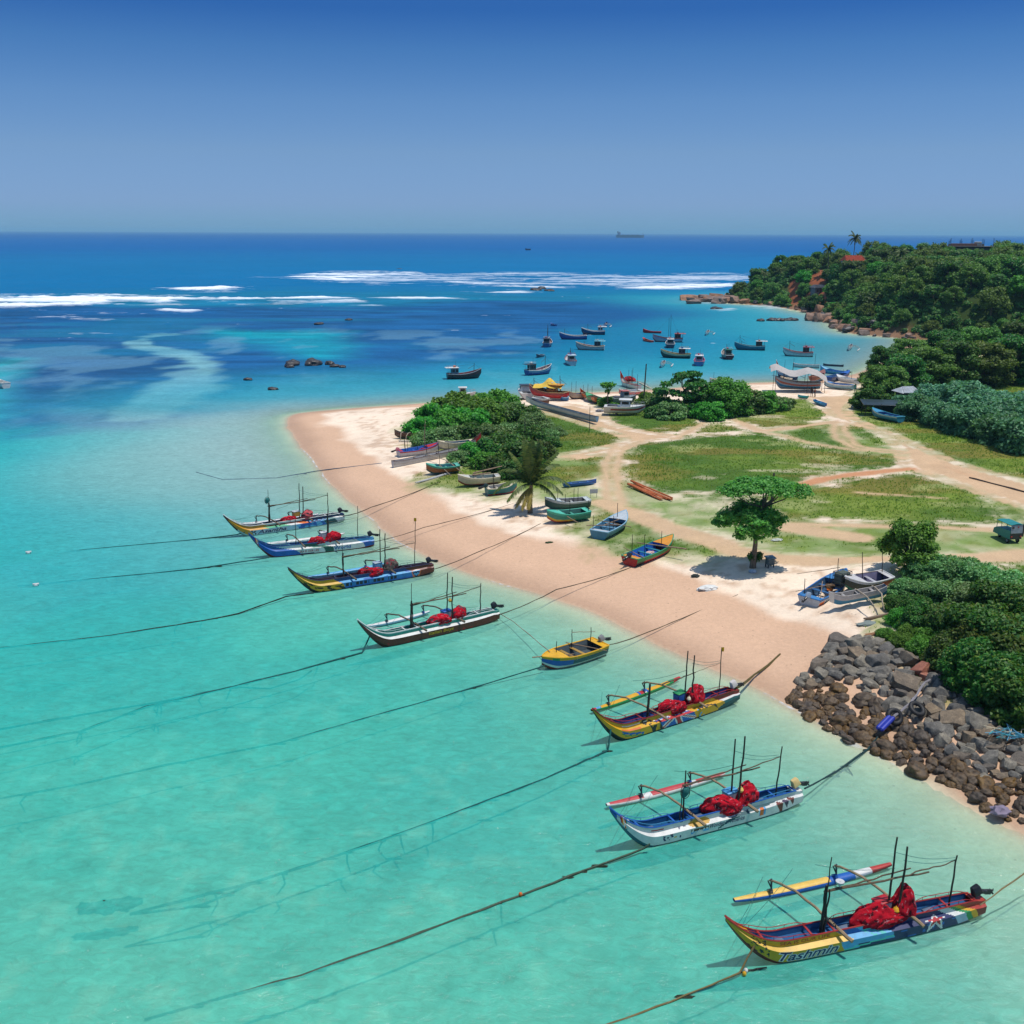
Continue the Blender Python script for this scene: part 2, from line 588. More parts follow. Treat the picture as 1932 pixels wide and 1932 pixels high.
# ---- ground colours
SAND_DRY = np.array(mul(C(248, 226, 200), .83))
SAND_WET = np.array(mul(C(218, 176, 142), .79))
SAND_PATH = np.array(mul(C(214, 180, 142), .78))
GR_A = np.array(mul(C(118, 138, 50), .76))
GR_B = np.array(mul(C(80, 112, 38), .76))
GR_C = np.array(mul(C(132, 120, 54), .76))
GR_S = np.array(mul(C(138, 160, 92), .74))


def lerp(a, b, f):
    f = f[..., None]
    return a * (1 - f) + b * f


n1, n2, n3 = fbm(X, Y, 3.0, 4, 31), fbm(X, Y, 12, 4, 41), fbm(X, Y, 1.3, 3, 51)
n4 = fbm(X * .35, Y, 5.0, 4, 61)
col = np.broadcast_to(SAND_DRY, X.shape + (3,)).copy()
# wet lower beach with an irregular upper edge
wetw = 7.5 + 5 * (n2 - .5) * 2 + np.interp(Y, [60, 80, 130, 170], [1.0, 2.5, 0, -2])
wet = 1 - sstep(-.8, 1.6, Dw - wetw + (n1 - .5) * 1.5)
col = lerp(col, np.broadcast_to(SAND_WET, col.shape), wet * .9)
col = lerp(col, np.broadcast_to(SAND_WET * .72, col.shape), (1 - sstep(.3, 4.0, Dw + (n2 - .5) * 3)) * .75 * (Dw > -3))
dry_var = (n1 - .5) * .22 + (n3 - .5) * .16
col *= (1 + dry_var * (1 - wet * .6))[..., None]
# brown tidal litter and trampled sand with darker dimples along the drift line and around the boats
drift = np.exp(-((Dw - wetw - 3.5 - (n2 - .5) * 7) / 1.4) ** 2) * sstep(.52, .66, n3)
col = lerp(col, np.broadcast_to(np.array(C(150, 112, 82)), col.shape), drift * .5)
tr = sstep(.56, .72, fbm(X, Y, .9, 3, 77)) * sstep(.5, 4, Dw - wetw) * .55
col = lerp(col, np.broadcast_to(np.array(C(176, 138, 104)), col.shape), tr)

shortm = np.zeros(X.shape)
for P in SHORT:
    q = wpoly(P, LZ, 1)
    d = sdf_box(X, Y, q, 8, -50)
    shortm = np.maximum(shortm, sstep(-3.0, 2.0, d + (n1 - .5) * 6))
patch = sstep(.32, .56, fbm(X, Y, 2.6, 4, 91))
shortm = shortm * (.74 + .26 * patch)
tall = np.zeros(X.shape)
for k, P in GRASS.items():
    q = wpoly(P, LZ, 1)
    d = sdf_box(X, Y, q, 8, -50)
    tall = np.maximum(tall, sstep(-1.2, 1.4, d + (n1 - .5) * 3.6 + (n3 - .5) * 2.4))
tall = np.maximum(tall, sstep(-1, 1, bf + (n1 - .5) * 2.5) * .95)
farland = sstep(0, 6, Y - 232) * (Dw > 3) * sstep(110, 118, X)
inland = sstep(0, 10, X - (.56 * Y + 8) + (n2 - .5) * 8) * sstep(10, 18, Dw)
tall = np.maximum(tall, np.maximum(farland, inland))
gcol = lerp(np.broadcast_to(GR_A, col.shape), np.broadcast_to(GR_B, col.shape), sstep(.35, .62, n2))
gcol = lerp(gcol, np.broadcast_to(GR_C, col.shape), sstep(.50, .68, n4) * .75)
gcol = lerp(gcol, np.broadcast_to(np.array(mul(C(170, 176, 110), .72)), col.shape), sstep(.62, .72, fbm(X * .5, Y, 4, 4, 101)) * .55)
gcol *= (.72 + .56 * n3)[..., None]
scol = lerp(np.broadcast_to(GR_S, col.shape), np.broadcast_to(GR_A, col.shape), sstep(.45, .7, n1) * .7) * (.82 + .36 * n3)[..., None]
col = lerp(col, scol, shortm)
bare = sstep(.66, .74, fbm(X, Y * 2.2, 8, 4, 131)) * .7
col = lerp(col, gcol, tall * (1 - bare * .5))
# roads and tracks
pathm = np.zeros(X.shape)
for P in ROAD:
    d = sdf_box(X, Y, wpoly(P, LZ, 1), 6, -50)
    pathm = np.maximum(pathm, sstep(-.5, .5, d + (n1 - .5) * 1.6 + (n3 - .5) * .7))
red = np.zeros(X.shape)
for P, wd, kind in TRACKS:
    q = wpoly(P, LZ, 1, False)
    d = line_box(X, Y, q, 8) + (n1 - .5) * 1.0 + (n3 - .5) * .5
    m = 1 - sstep(wd * .5 - .45, wd * .5 + .45, d)
    if kind == 1:
        rut = 1 - .55 * np.exp(-(d / .42) ** 2) - .25 * np.exp(-((d - wd * .5) / .3) ** 2)
        m = m * rut
    if kind == 2: red = np.maximum(red, m)
    pathm = np.maximum(pathm, m * .95)
pcol = np.broadcast_to(SAND_PATH, col.shape) * (1 + (n1 - .5) * .25 + (n3 - .5) * .2)[..., None]
reddish = np.clip(red * .9 + sstep(-1, 4, sdf_box(X, Y, wpoly(r2([(1370, 520), (1500, 540), (1720, 620), (1650, 650), (1480, 590)]), LZ), 8, -50)) * .55, 0, 1)
pcol = lerp(pcol, np.broadcast_to(np.array(mul(C(205, 140, 96), .78)), col.shape), reddish)
col = lerp(col, pcol, pathm)
tall *= (1 - pathm); shortm *= (1 - pathm)
# cement slipway slab at the road's edge: slightly greyer
# headland soil: dark undergrowth, bare red earth on the steep and some gaps
gy_, gx_ = np.gradient(Z, GY, GX)
steep = np.sqrt(gx_ ** 2 + gy_ ** 2)
hillm = sstep(1.5, 5, dh)
hcol = lerp(np.broadcast_to(np.array(mul(C(52, 74, 30), .7)), col.shape), np.broadcast_to(np.array(mul(C(84, 104, 44), .7)), col.shape), n2)
cliff_a = [(lambda v: (v.x, v.y))(G(1542, y_)) for y_ in (578, 565, 550, 535, 520)]
cliff_b = [(lambda v: (v.x, v.y))(G(1498 + (574 - y_) * .25, y_)) for y_ in (580, 565, 550, 535)]
earth = np.clip(1.5 * (1 - sstep(2.5, 5.5, line_box(X, Y, cliff_a, 12) + (n1 - .5) * 3)) + 1.5 * (1 - sstep(1.2, 3.2, line_box(X, Y, cliff_b, 12) + (n1 - .5) * 2)) + sstep(.69, .77, fbm(X, Y, 11, 4, 151)) * .5 - .25 + n1 * .2, 0, 1)
hcol = lerp(hcol, np.broadcast_to(np.array(mul(C(158, 92, 60), .7)), col.shape) * (.7 + .6 * n1)[..., None], earth)
col = lerp(col, hcol, hillm)
shorerock = (dh > -2) * (1 - sstep(3, 7, dh))
col = lerp(col, np.broadcast_to(np.array(mul(C(140, 104, 76), .7)), col.shape) * (.7 + .6 * n1)[..., None], shorerock * .9)
# seabed: pale sand with weed and coral patches
sea = Dw < 0
bed = np.broadcast_to(np.array(mul(C(225, 215, 180), .8)), col.shape) * (.80 + .4 * n1)[..., None]
weed = sstep(.60, .75, fbm(X, Y, 2.2, 4, 171)) * .45 * sstep(4, 14, -Dw)
bed = lerp(bed, np.broadcast_to(np.array(C(110, 120, 80)), col.shape), weed)
col = np.where((Dw < -1)[..., None], bed, lerp(col, bed, np.clip(-Dw, 0, 1)))
wetr = np.clip(wet * (1 - sstep(0, 5, Dw)), 0, 1)

m, nt, out = new_mat('ground_earth')
p = nd(nt, 'ShaderNodeBsdfPrincipled')
at = nd(nt, 'ShaderNodeAttribute', attribute_name='Col')
tc = nd(nt, 'ShaderNodeTexCoord')
na = noise_node(nt, tc.outputs['Object'], 3.2, 6, .7)
nb = noise_node(nt, tc.outputs['Object'], .6, 5, .6)
ra = ramp(nt, na.outputs['Fac'], [(.25, .87), (.75, 1.10)])
c1 = mixrgb(nt, 1.0, at.outputs['Color'], ra.outputs['Color'], 'MULTIPLY')
# small dark litter specks on the sand
vo = nd(nt, 'ShaderNodeTexVoronoi'); vo.inputs['Scale'].default_value = 1.1
lk(nt, tc.outputs['Object'], vo.inputs['Vector'])
sp = ramp(nt, vo.outputs['Distance'], [(.05, 1.0), (.10, 0.0)])
spf = math_node(nt, 'MULTIPLY', sp.outputs['Color'], .45)
c2 = mixrgb(nt, spf, c1, (.16, .11, .07))
lk(nt, c2, p.inputs['Base Color'])
wa = nd(nt, 'ShaderNodeAttribute', attribute_name='Wet')
rr = ramp(nt, wa.outputs['Fac'], [(0, .95), (1, .55)])
lk(nt, rr.outputs['Color'], p.inputs['Roughness'])
p.inputs['Specular IOR Level'].default_value = .2
hsum = math_node(nt, 'ADD', na.outputs['Fac'], math_node(nt, 'MULTIPLY', nb.outputs['Fac'], 2.0))
lk(nt, bump(nt, hsum, .55, .12), p.inputs['Normal'])
lk(nt, p.outputs['BSDF'], out.inputs['Surface'])
ground = grid_mesh('ground', X, Y, Z, {'Col': col, 'Wet': wetr}, m)
tag(ground, 'beach, grassy spit, headland and pale sea bed in one sheet', kind='structure')
# ================================================================== THE SEA
RR = axis((14, 60, .45), (60, 160, .6), (160, 330, 1.3), (330, 900, 2.6), (900, 40000, (4, 1.06)))
AA = np.concatenate([np.radians(np.arange(-75, -32, 1.5)), np.radians(np.arange(-32, 32.01, .16)), np.radians(np.arange(33, 75.1, 1.5))])
A_, R_ = np.meshgrid(AA, RR)
SX, SY = R_ * np.sin(A_), R_ * np.cos(A_)
sd_ = -sdf(SX, SY, SHORE)                     # + offshore
sd_ = sd_ - (fbm(SX, SY, 9.0, 3, 5) - .5) * 1.6 * np.clip(1 - np.abs(sd_) / 30, 0, 1)
wn1, wn2, wn3 = fbm(SX, SY, 30, 4, 201), fbm(SX, SY, 8, 4, 211), fbm(SX * .6, SY, 90, 4, 221)
warp = (wn1 - .5) * 2
K = .84
T = lambda r, g, b: np.array(C(r, g, b)) * K


def full(c): return np.broadcast_to(c, SX.shape + (3,))


wc = full(T(50, 194, 174)).copy()                                   # sandy lagoon
wc = lerp(wc, full(T(98, 208, 180)), sstep(60, 30, R_ + warp * 12) * .5)
wc = lerp(wc, full(T(38, 168, 178)), sstep(10, 34, -SX + warp * 12 - (SY - 60) * .05) * sstep(50, 90, SY) * .75)
wc = lerp(wc, full(T(112, 182, 178)), sstep(.3, .9, np.exp(-((SX + 40) / 30) ** 2 - ((SY - 132) / 26) ** 2)) * .75)


def region(P, soft, colr, amt=1.0, z=0.0, nz=1.0):
    global wc
    q = wpoly(P, z, 1)
    d = sdf_box(SX, SY, q, soft * 3 + 30, -1e3)
    f = sstep(-soft, soft, d + warp * soft * nz + (wn2 - .5) * soft * .8)
    wc = lerp(wc, full(colr), f * amt)
    return f


# beyond the spit: open bay, reef flat, outer sea
openf = region([(-700, 860), (0, 850), (220, 832), (420, 806), (520, 785), (620, 772), (860, 755), (1200, 735), (1700, 690), (2600, 690), (2600, 446), (-700, 446)], 22, T(22, 120, 156), nz=1.6)
region([(-700, 800), (0, 812), (150, 812), (330, 795), (470, 770), (600, 752), (760, 735), (860, 716), (900, 690), (1010, 640), (1200, 605), (1420, 596), (1380, 570), (1000, 562), (560, 585), (-700, 560)], 16, T(26, 92, 144))
region([(-100, 780), (180, 800), (300, 780), (270, 750), (330, 690), (250, 640), (100, 620), (-100, 640)], 12, T(34, 84, 130), .7)
region(r8([(960, 505), (1250, 520), (1620, 510), (1700, 560), (1640, 640), (1560, 655), (1430, 645), (1300, 600), (1130, 562)]), 9, T(20, 160, 176), .9, nz=.6)
region(r8([(1200, 790), (1450, 740), (1700, 720), (1750, 770), (1500, 830), (1250, 860)]), 9, T(92, 160, 186), .5)
region(r8([(-200, 680), (0, 665), (110, 645), (140, 665), (60, 720), (30, 850), (-10, 960), (-200, 990)]), 7, T(60, 175, 184), .85, nz=.5)
q = wpoly(r8([(800, 535), (700, 548), (665, 568), (700, 592), (780, 606), (850, 622), (930, 650), (985, 690), (970, 750), (900, 795), (820, 830), (740, 890), (700, 930)]), 0, 2, False)
dl = line_box(SX, SY, q, 60) + warp * 3 + (wn2 - .5) * 5
wd_ = np.interp(SY, [150, 185, 230, 300, 345], [7, 8, 7, 4.5, 3.5])
wc = lerp(wc, full(T(128, 184, 190)), (1 - sstep(wd_ * .3, wd_, dl + (wn2 - .5) * 6)) * (.55 + .5 * wn2))
reefm = sstep(150, 185, SY) * (1 - sstep(470, 560, SY)) * sstep(10, -20, SX - (SY - 160) * .12)
rn_ = fbm(SX * .3, SY, 5, 5, 261)
wc *= (1 + (rn_ - .5) * 1.0 * reefm)[..., None]
wc = lerp(wc, full(T(26, 128, 160)), reefm * sstep(.5, .68, fbm(SX * .4, SY, 24, 4, 271)) * .45)
streak = sstep(.56, .68, fbm(SX, SY * .6, 16, 5, 231)) * sstep(140, 180, SY) * (1 - sstep(300, 360, SY)) * (SX < 10)
wc = lerp(wc, full(T(110, 158, 180)), streak * .42)
# bay water greener and shallower towards its beach
bay = sstep(-25, 10, SX - 5) * sstep(120, 40, np.abs(SY - 235)) * sstep(120, 0, sd_)
bayedge = sstep(75, 12, sd_) * sstep(150, 180, SY + warp * 12)
wc = lerp(wc, full(T(44, 160, 176)), bayedge * .85)
region(r2([(300, -190), (620, -210), (900, -235), (1250, -230), (1400, -150), (1050, -20), (700, -90)]), 16, T(44, 128, 142), .65)
# outer sea
far_ = sstep(480, 620, R_ + warp * 40)
wc = lerp(wc, full(T(8, 112, 164)), far_)
wc = lerp(wc, full(T(5, 94, 160)), sstep(900, 2200, R_ + warp * 200))
wc = lerp(wc, full(T(5, 84, 154)), sstep(2500, 7000, R_))
wc *= (.93 + .14 * wn3)[..., None]
wc *= (.95 + .10 * wn2)[..., None]
low = fbm(SX, SY, 16, 3, 281)
wc = lerp(wc, full(T(112, 216, 190)), sstep(.45, .7, low) * (R_ < 120) * np.interp(SX, [-20, 10, 30], [.12, .35, .5]) * np.interp(R_, [80, 120], [1, 0]))
wc = lerp(wc, full(T(24, 182, 172)), sstep(.52, .32, low) * np.interp(R_, [80, 130], [.5, 0]) * np.interp(SX, [-5, 25], [1, .2]))
fine = fbm(SX, SY, 1.3, 4, 251)  # caustic light of the shallow bed, painted into the near water's colour
wc *= (1 + (fine - .5) * .26 * np.interp(R_, [30, 70, 110], [1, .5, .15]))[..., None]
wc = lerp(wc, full(T(134, 206, 176)), sstep(.56, .72, fine) * np.interp(R_, [28, 50, 75], [.4, .22, 0]) * sstep(14, -6, SX))
# milky sand stirred up along the beach
milk = np.exp(-np.clip(sd_, 0, None) / 7.0) * (sd_ > -2)
spitmilk = sstep(46, 3, sd_) * sstep(70, 150, SY) * sstep(12, -18, SX) * sstep(192, 150, SY + warp * 24 + (wn2 - .5) * 14)
wc = lerp(wc, full(T(205, 196, 178)), np.clip(milk * .8, 0, 1))
wc = lerp(wc, full(T(168, 192, 188)), spitmilk * .72)
rk = sstep(20, 1, sd_) * sstep(8, 26, SX) * sstep(95, 70, SY)
wc = lerp(wc, full(T(176, 214, 194)), rk * .72)

opac = np.clip(1 - np.exp(-np.clip(sd_, 0, None) / 4.0), 0, 1) * .92
opac = opac * np.interp(R_, [30, 60, 110, 200], [.62, .72, .88, 1.0])
opac = np.where(sd_ < .0, 0.0, opac)

# breaking waves: white water with its own height
FO = [
    (r8([(-300, 345), (0, 345), (150, 350), (330, 348), (500, 345), (800, 350), (1000, 348), (1290, 353), (1480, 350), (1660, 352), (1668, 364), (1450, 366), (1300, 366), (1100, 380), (900, 372), (800, 382), (700, 376), (620, 376), (520, 372), (496, 380), (490, 396), (300, 398), (0, 406), (-300, 410)]), 1.0),
    (r8([(830, 314), (950, 312), (1050, 305), (1200, 304), (1190, 320), (1080, 331), (920, 323)]), 1.0),
    (r8([(120, 458), (300, 440), (430, 432), (560, 434), (680, 440), (620, 452), (560, 461), (300, 461)]), .75),
    (r8([(720, 414), (860, 418), (1030, 412), (960, 424), (880, 432), (820, 428)]), .9),
    (r8([(1390, 262), (1480, 236), (1600, 238), (1750, 240), (1932, 228), (2060, 232), (2060, 250), (1850, 250), (1750, 262), (1752, 278), (1640, 281), (1560, 272)]), .9),
    (r8([(175, 546), (300, 550), (430, 548), (420, 557), (260, 559)]), .6), (r8([(310, 632), (420, 630), (555, 626), (470, 640), (340, 642)]), .6),
    (r8([(1130, 381), (1400, 373), (1600, 374), (1750, 370), (1750, 377), (1400, 382)]), .8), (r8([(1815, 353), (1960, 348), (2180, 352), (2180, 362), (1900, 363)]), .9),
    (r8([(1765, 396), (1812, 388), (1820, 400)]), .9), (r8([(618, 394), (760, 393), (940, 388), (800, 399), (700, 399)]), .7), (r8([(1140, 409), (1255, 401), (1240, 411)]), .8),
    (r8([(510, 556), (580, 553), (560, 560)]), .7),
    ([(545, 523), (600, 514), (750, 511), (840, 517), (1000, 514), (1200, 519), (1330, 514), (1425, 515), (1432, 526), (1390, 536), (1300, 544), (1200, 540), (1100, 541), (990, 534), (900, 533), (830, 528), (760, 533), (690, 536), (620, 530)], .62),
    ([(800, 530), (900, 534), (1000, 536), (1120, 540), (1010, 545), (900, 540)], .8),
    ([(900, 552), (1000, 548), (1006, 554), (940, 556)], .8), ([(1140, 543), (1300, 540), (1400, 534), (1380, 542), (1280, 547)], .9),
    ([(1452, 578), (1480, 573), (1510, 580), (1470, 583)], .8), ([(1300, 572), (1340, 566), (1390, 574), (1340, 577)], .35),
    ([(1430, 607), (1500, 602), (1500, 608), (1450, 610)], .5), ([(1340, 584), (1390, 581), (1390, 587), (1350, 588)], .5),
]
foam = np.zeros(SX.shape)
fn = fbm(SX * .14, SY * .9, 9, 5, 301)
fn2 = fbm(SX * .4, SY, 3.0, 4, 311)
for P, amt in FO:
    q = wpoly(P, 0, 1)
    yy = max(v[1] for v in q)
    soft = max(2.5, yy * .012)
    d = sdf_box(SX, SY, q, soft * 4, -1e3)
    f = sstep(-soft * .5, soft * 1.5, d + (fn - .5) * soft * 4.0)
    if amt > .58:      # lacy wash trailing round each breaker
        lace = sstep(-soft * 3.0, soft, d + (fn - .5) * soft * 9) * sstep(.46, .62, fbm(SX * .25, SY, 4, 4, 361)) * .5
        foam = np.maximum(foam, lace)
    foam = np.maximum(foam, f * amt * (.16 + .84 * sstep(.40, .60, fn * .7 + fn2 * .3)))
# thin swash line on parts of the beach
sw = np.exp(-((sd_ - .15) / .28) ** 2) * sstep(.42, .62, fbm(SX, SY, 7, 3, 321)) * (SY < 150)
sw2 = np.exp(-((sd_ - 1.0 - (wn2 - .5) * 2) / .25) ** 2) * sstep(.55, .66, fbm(SX, SY, 5, 3, 331)) * .5 * (SX > 16)
foam = np.maximum(foam, np.clip(sw * .75 + sw2, 0, 1))
caps = sstep(.80, .86, fbm(SX * .35, SY, 4, 4, 341)) * sstep(240, 300, R_) * (1 - sstep(560, 700, R_)) * (SX < 60)
foam = np.maximum(foam, caps * .45)
SZ = foam * (.25 + .9 * fn2) * sstep(200, 320, R_) * 1.1
swell = np.sin((SY + 14 * np.sin(SX * .02) + wn1 * 30) * .11) * .35 * sstep(380, 480, R_)
SZ = SZ + swell * sstep(5000, 900, R_) - .02

m, nt, out = new_mat('sea_water')
at = nd(nt, 'ShaderNodeAttribute', attribute_name='Col')
ao = nd(nt, 'ShaderNodeAttribute', attribute_name='Opac')
af = nd(nt, 'ShaderNodeAttribute', attribute_name='Foam')
tc = nd(nt, 'ShaderNodeTexCoord')
mp = nd(nt, 'ShaderNodeMapping'); mp.inputs['Scale'].default_value = (.55, 1.0, 1.0); mp.inputs['Rotation'].default_value = (0, 0, math.radians(18))
lk(nt, tc.outputs['Object'], mp.inputs['Vector'])
w1 = noise_node(nt, mp.outputs['Vector'], 2.1, 6, .68)
w2 = noise_node(nt, mp.outputs['Vector'], .16, 4, .6)
w3 = noise_node(nt, mp.outputs['Vector'], 6.0, 3, .6)
w1.inputs['Distortion'].default_value = .8
hs = math_node(nt, 'ADD', math_node(nt, 'MULTIPLY', w2.outputs['Fac'], 3.5), math_node(nt, 'ADD', w1.outputs['Fac'], math_node(nt, 'MULTIPLY', w3.outputs['Fac'], .18)))
nrm = bump(nt, hs, .50, .28)
# mottled body colour: ripple and caustic light painted in, with patches of stirred sand
mo = ramp(nt, w1.outputs['Fac'], [(.28, .80), (.50, 1.0), (.72, 1.20)])
mo2 = noise_node(nt, tc.outputs['Object'], .45, 5, .65)
mo2r = ramp(nt, mo2.outputs['Fac'], [(.32, .93), (.68, 1.07)])
c1 = mixrgb(nt, 1.0, at.outputs['Color'], mo.outputs['Color'], 'MULTIPLY')
c1 = mixrgb(nt, 1.0, c1, mo2r.outputs['Color'], 'MULTIPLY')
body = nd(nt, 'ShaderNodeBsdfDiffuse'); lk(nt, c1, body.inputs['Color']); lk(nt, nrm, body.inputs['Normal'])
trn = nd(nt, 'ShaderNodeBsdfTransparent'); lk(nt, ramp(nt, ao.outputs['Fac'], [(0, (.98, .985, .98)), (.5, (.66, .95, .88))]).outputs['Color'], trn.inputs['Color'])
mx = nd(nt, 'ShaderNodeMixShader')
lk(nt, ao.outputs['Fac'], mx.inputs[0]); lk(nt, trn.outputs[0], mx.inputs[1]); lk(nt, body.outputs[0], mx.inputs[2])
gl = nd(nt, 'ShaderNodeBsdfGlossy'); gl.inputs['Roughness'].default_value = .09; gl.inputs['Color'].default_value = (1, 1, 1, 1); lk(nt, nrm, gl.inputs['Normal'])
fr = nd(nt, 'ShaderNodeFresnel'); fr.inputs['IOR'].default_value = 1.33; lk(nt, nrm, fr.inputs['Normal'])
frc = math_node(nt, 'MINIMUM', fr.outputs[0], .07)
mx2 = nd(nt, 'ShaderNodeMixShader')
lk(nt, frc, mx2.inputs[0]); lk(nt, mx.outputs[0], mx2.inputs[1]); lk(nt, gl.outputs[0], mx2.inputs[2])
fo = nd(nt, 'ShaderNodeBsdfDiffuse'); fo.inputs['Color'].default_value = (.74, .79, .82, 1)
mpf = nd(nt, 'ShaderNodeMapping'); mpf.inputs['Scale'].default_value = (.3, 1.0, 1.0); lk(nt, tc.outputs['Object'], mpf.inputs['Vector'])
fnz = noise_node(nt, mpf.outputs['Vector'], .5, 6, .75)
ff = math_node(nt, 'ADD', af.outputs['Fac'], math_node(nt, 'MULTIPLY', math_node(nt, 'SUBTRACT', fnz.outputs['Fac'], .5), 1.1))
ffr = ramp(nt, ff, [(.28, 0.0), (1.0, 1.0)])
ffm = math_node(nt, 'MULTIPLY', ffr.outputs['Color'], ramp(nt, af.outputs['Fac'], [(.06, 0.0), (.25, 1.0)]).outputs['Color'])
mx3 = nd(nt, 'ShaderNodeMixShader')
lk(nt, ffm, mx3.inputs[0]); lk(nt, mx2.outputs[0], mx3.inputs[1]); lk(nt, fo.outputs[0], mx3.inputs[2])
lk(nt, mx3.outputs[0], out.inputs['Surface'])
sea = grid_mesh('water', SX, SY, SZ, {'Col': wc, 'Opac': opac, 'Foam': foam}, m)
tag(sea, 'turquoise lagoon, bay and blue ocean with breaking white surf', kind='structure')
# ================================================================== LIGHT
SUN_EL, SUN_AZ = math.radians(76), math.radians(100)      # azimuth clockwise from +Y (away from the camera), sun behind right
sd = Vector((math.sin(SUN_AZ) * math.cos(SUN_EL), math.cos(SUN_AZ) * math.cos(SUN_EL), math.sin(SUN_EL)))
sl = bpy.data.lights.new('sun', 'SUN')
sl.energy = 4.1
sl.angle = math.radians(0.53)
sl.color = (1.0, .955, .89)
so = bpy.data.objects.new('sun', sl)
so.rotation_euler = sd.to_track_quat('Z', 'Y').to_euler()
so.location = (60, 60, 120)
COLL.objects.link(so)
wd = bpy.data.worlds.new('World')
scene.world = wd
wd.use_nodes = True
nt = wd.node_tree
nt.nodes.clear()
sky = nt.nodes.new('ShaderNodeTexSky')
sky.sky_type = 'NISHITA'
sky.sun_disc = False
sky.sun_elevation = SUN_EL
sky.sun_rotation = SUN_AZ
sky.altitude = 0
sky.air_density = 1.0
sky.dust_density = 0.0
sky.ozone_density = 1.0
bg = nt.nodes.new('ShaderNodeBackground')
bg.inputs['Strength'].default_value = 0.15
ow = nt.nodes.new('ShaderNodeOutputWorld')
# the clear tropical sky is a deeper blue than the model's: tint it by height above the horizon
tg = nt.nodes.new('ShaderNodeTexCoord')
sx = nt.nodes.new('ShaderNodeSeparateXYZ')
nt.links.new(tg.outputs['Generated'], sx.inputs[0])
tr_sky = ramp(nt, sx.outputs['Z'], [(z_, tuple(c_ / 1.5 for c_ in q_)) for z_, q_ in ((0.007, (.218, .45, 1.0)), (.025, (.29, .468, 1.0)), (.07, (.351, .514, .88)), (.114, (.31, .505, .85)), (.156, (.205, .435, .79)), (.187, (.112, .33, .73)), (.23, (.12, .34, .74)), (.42, (1.5, 1.5, 1.5)))])
mt = nt.nodes.new('ShaderNodeMix'); mt.data_type = 'RGBA'; mt.blend_type = 'MULTIPLY'; mt.inputs[0].default_value = 1.0
nt.links.new(sky.outputs[0], mt.inputs[6]); nt.links.new(tr_sky.outputs[0], mt.inputs[7])
nt.links.new(mt.outputs[2], bg.inputs[0])
nt.links.new(bg.outputs[0], ow.inputs[0])
vs = scene.view_settings
vs.view_transform = 'Standard'
vs.look = 'None'
vs.exposure = 0.0
vs.gamma = 1.0
vs.use_curve_mapping = False
cy = scene.cycles
cy.use_denoising = True
cy.max_bounces = 6
cy.diffuse_bounces = 3
cy.glossy_bounces = 2
cy.transmission_bounces = 3
cy.transparent_max_bounces = 8
cy.caustics_reflective = False
cy.caustics_refractive = False
# ================================================================== PLANTS
def leaf_mat(name, cols, trans=.35, rough=.55):
    """cols: list of leaf colours, one picked per leaf; each tree leans a little lighter or darker by its own random"""
    m, nt, out = new_mat(name)
    gi = nd(nt, 'ShaderNodeNewGeometry')
    oi = nd(nt, 'ShaderNodeObjectInfo')
    r = ramp(nt, gi.outputs['Random Per Island'], [(i / max(1, len(cols) - 1), c) for i, c in enumerate(cols)])
    hv = nd(nt, 'ShaderNodeHueSaturation')
    lk(nt, r.outputs['Color'], hv.inputs['Color'])
    lk(nt, math_node(nt, 'ADD', math_node(nt, 'MULTIPLY', oi.outputs['Random'], .07), .465), hv.inputs['Hue'])
    lk(nt, math_node(nt, 'ADD', math_node(nt, 'MULTIPLY', oi.outputs['Random'], .62), .86), hv.inputs['Value'])
    tc = nd(nt, 'ShaderNodeTexCoord')
    nz = noise_node(nt, tc.outputs['Object'], .8, 3, .6)
    rz = ramp(nt, nz.outputs['Fac'], [(.3, .72), (.7, 1.25)])
    c = mixrgb(nt, 1.0, hv.outputs['Color'], rz.outputs['Color'], 'MULTIPLY')
    p = nd(nt, 'ShaderNodeBsdfPrincipled')
    lk(nt, c, p.inputs['Base Color'])
    p.inputs['Roughness'].default_value = rough
    p.inputs['Specular IOR Level'].default_value = .3
    t = nd(nt, 'ShaderNodeBsdfTranslucent')
    lk(nt, mixrgb(nt, 1.0, c, (1.2, 1.25, .6), 'MULTIPLY'), t.inputs['Color'])
    mx = nd(nt, 'ShaderNodeMixShader')
    mx.inputs[0].default_value = trans
    lk(nt, p.outputs[0], mx.inputs[1]); lk(nt, t.outputs[0], mx.inputs[2])
    lk(nt, mx.outputs[0], out.inputs['Surface'])
    return m


KL = 1.0
LEAF_BRIGHT = leaf_mat('leaf_bright', [C(44, 92, 30), C(70, 130, 40), C(104, 160, 58), C(60, 116, 38)])
LEAF_DARK = leaf_mat('leaf_dark', [C(32, 66, 26), C(48, 92, 34), C(70, 116, 44), C(88, 124, 46), C(40, 78, 30), C(104, 112, 60)])
LEAF_OLIVE = leaf_mat('leaf_olive', [C(54, 84, 32), C(80, 114, 44), C(108, 138, 56), C(66, 100, 40)])
LEAF_BLUE = leaf_mat('leaf_bluegreen', [C(56, 100, 72), C(80, 130, 94), C(110, 158, 118), C(60, 110, 70)])
LEAF_SAGE = leaf_mat('leaf_sage', [C(64, 108, 58), C(94, 140, 80), C(132, 172, 112), C(70, 116, 54), C(110, 130, 78)])
LEAF_YELL = leaf_mat('leaf_yellowing', [C(40, 76, 26), C(60, 98, 34), C(78, 116, 40), C(56, 92, 32), C(112, 124, 48), C(50, 86, 30), C(44, 80, 28), C(62, 100, 36)])
LEAF_PALM = leaf_mat('palm_frond', [C(52, 76, 34), C(76, 98, 42), C(104, 116, 52)], .25)
LEAF_DRY = leaf_mat('dry_frond', [C(120, 94, 48), C(146, 118, 62), C(96, 76, 40)], .2)
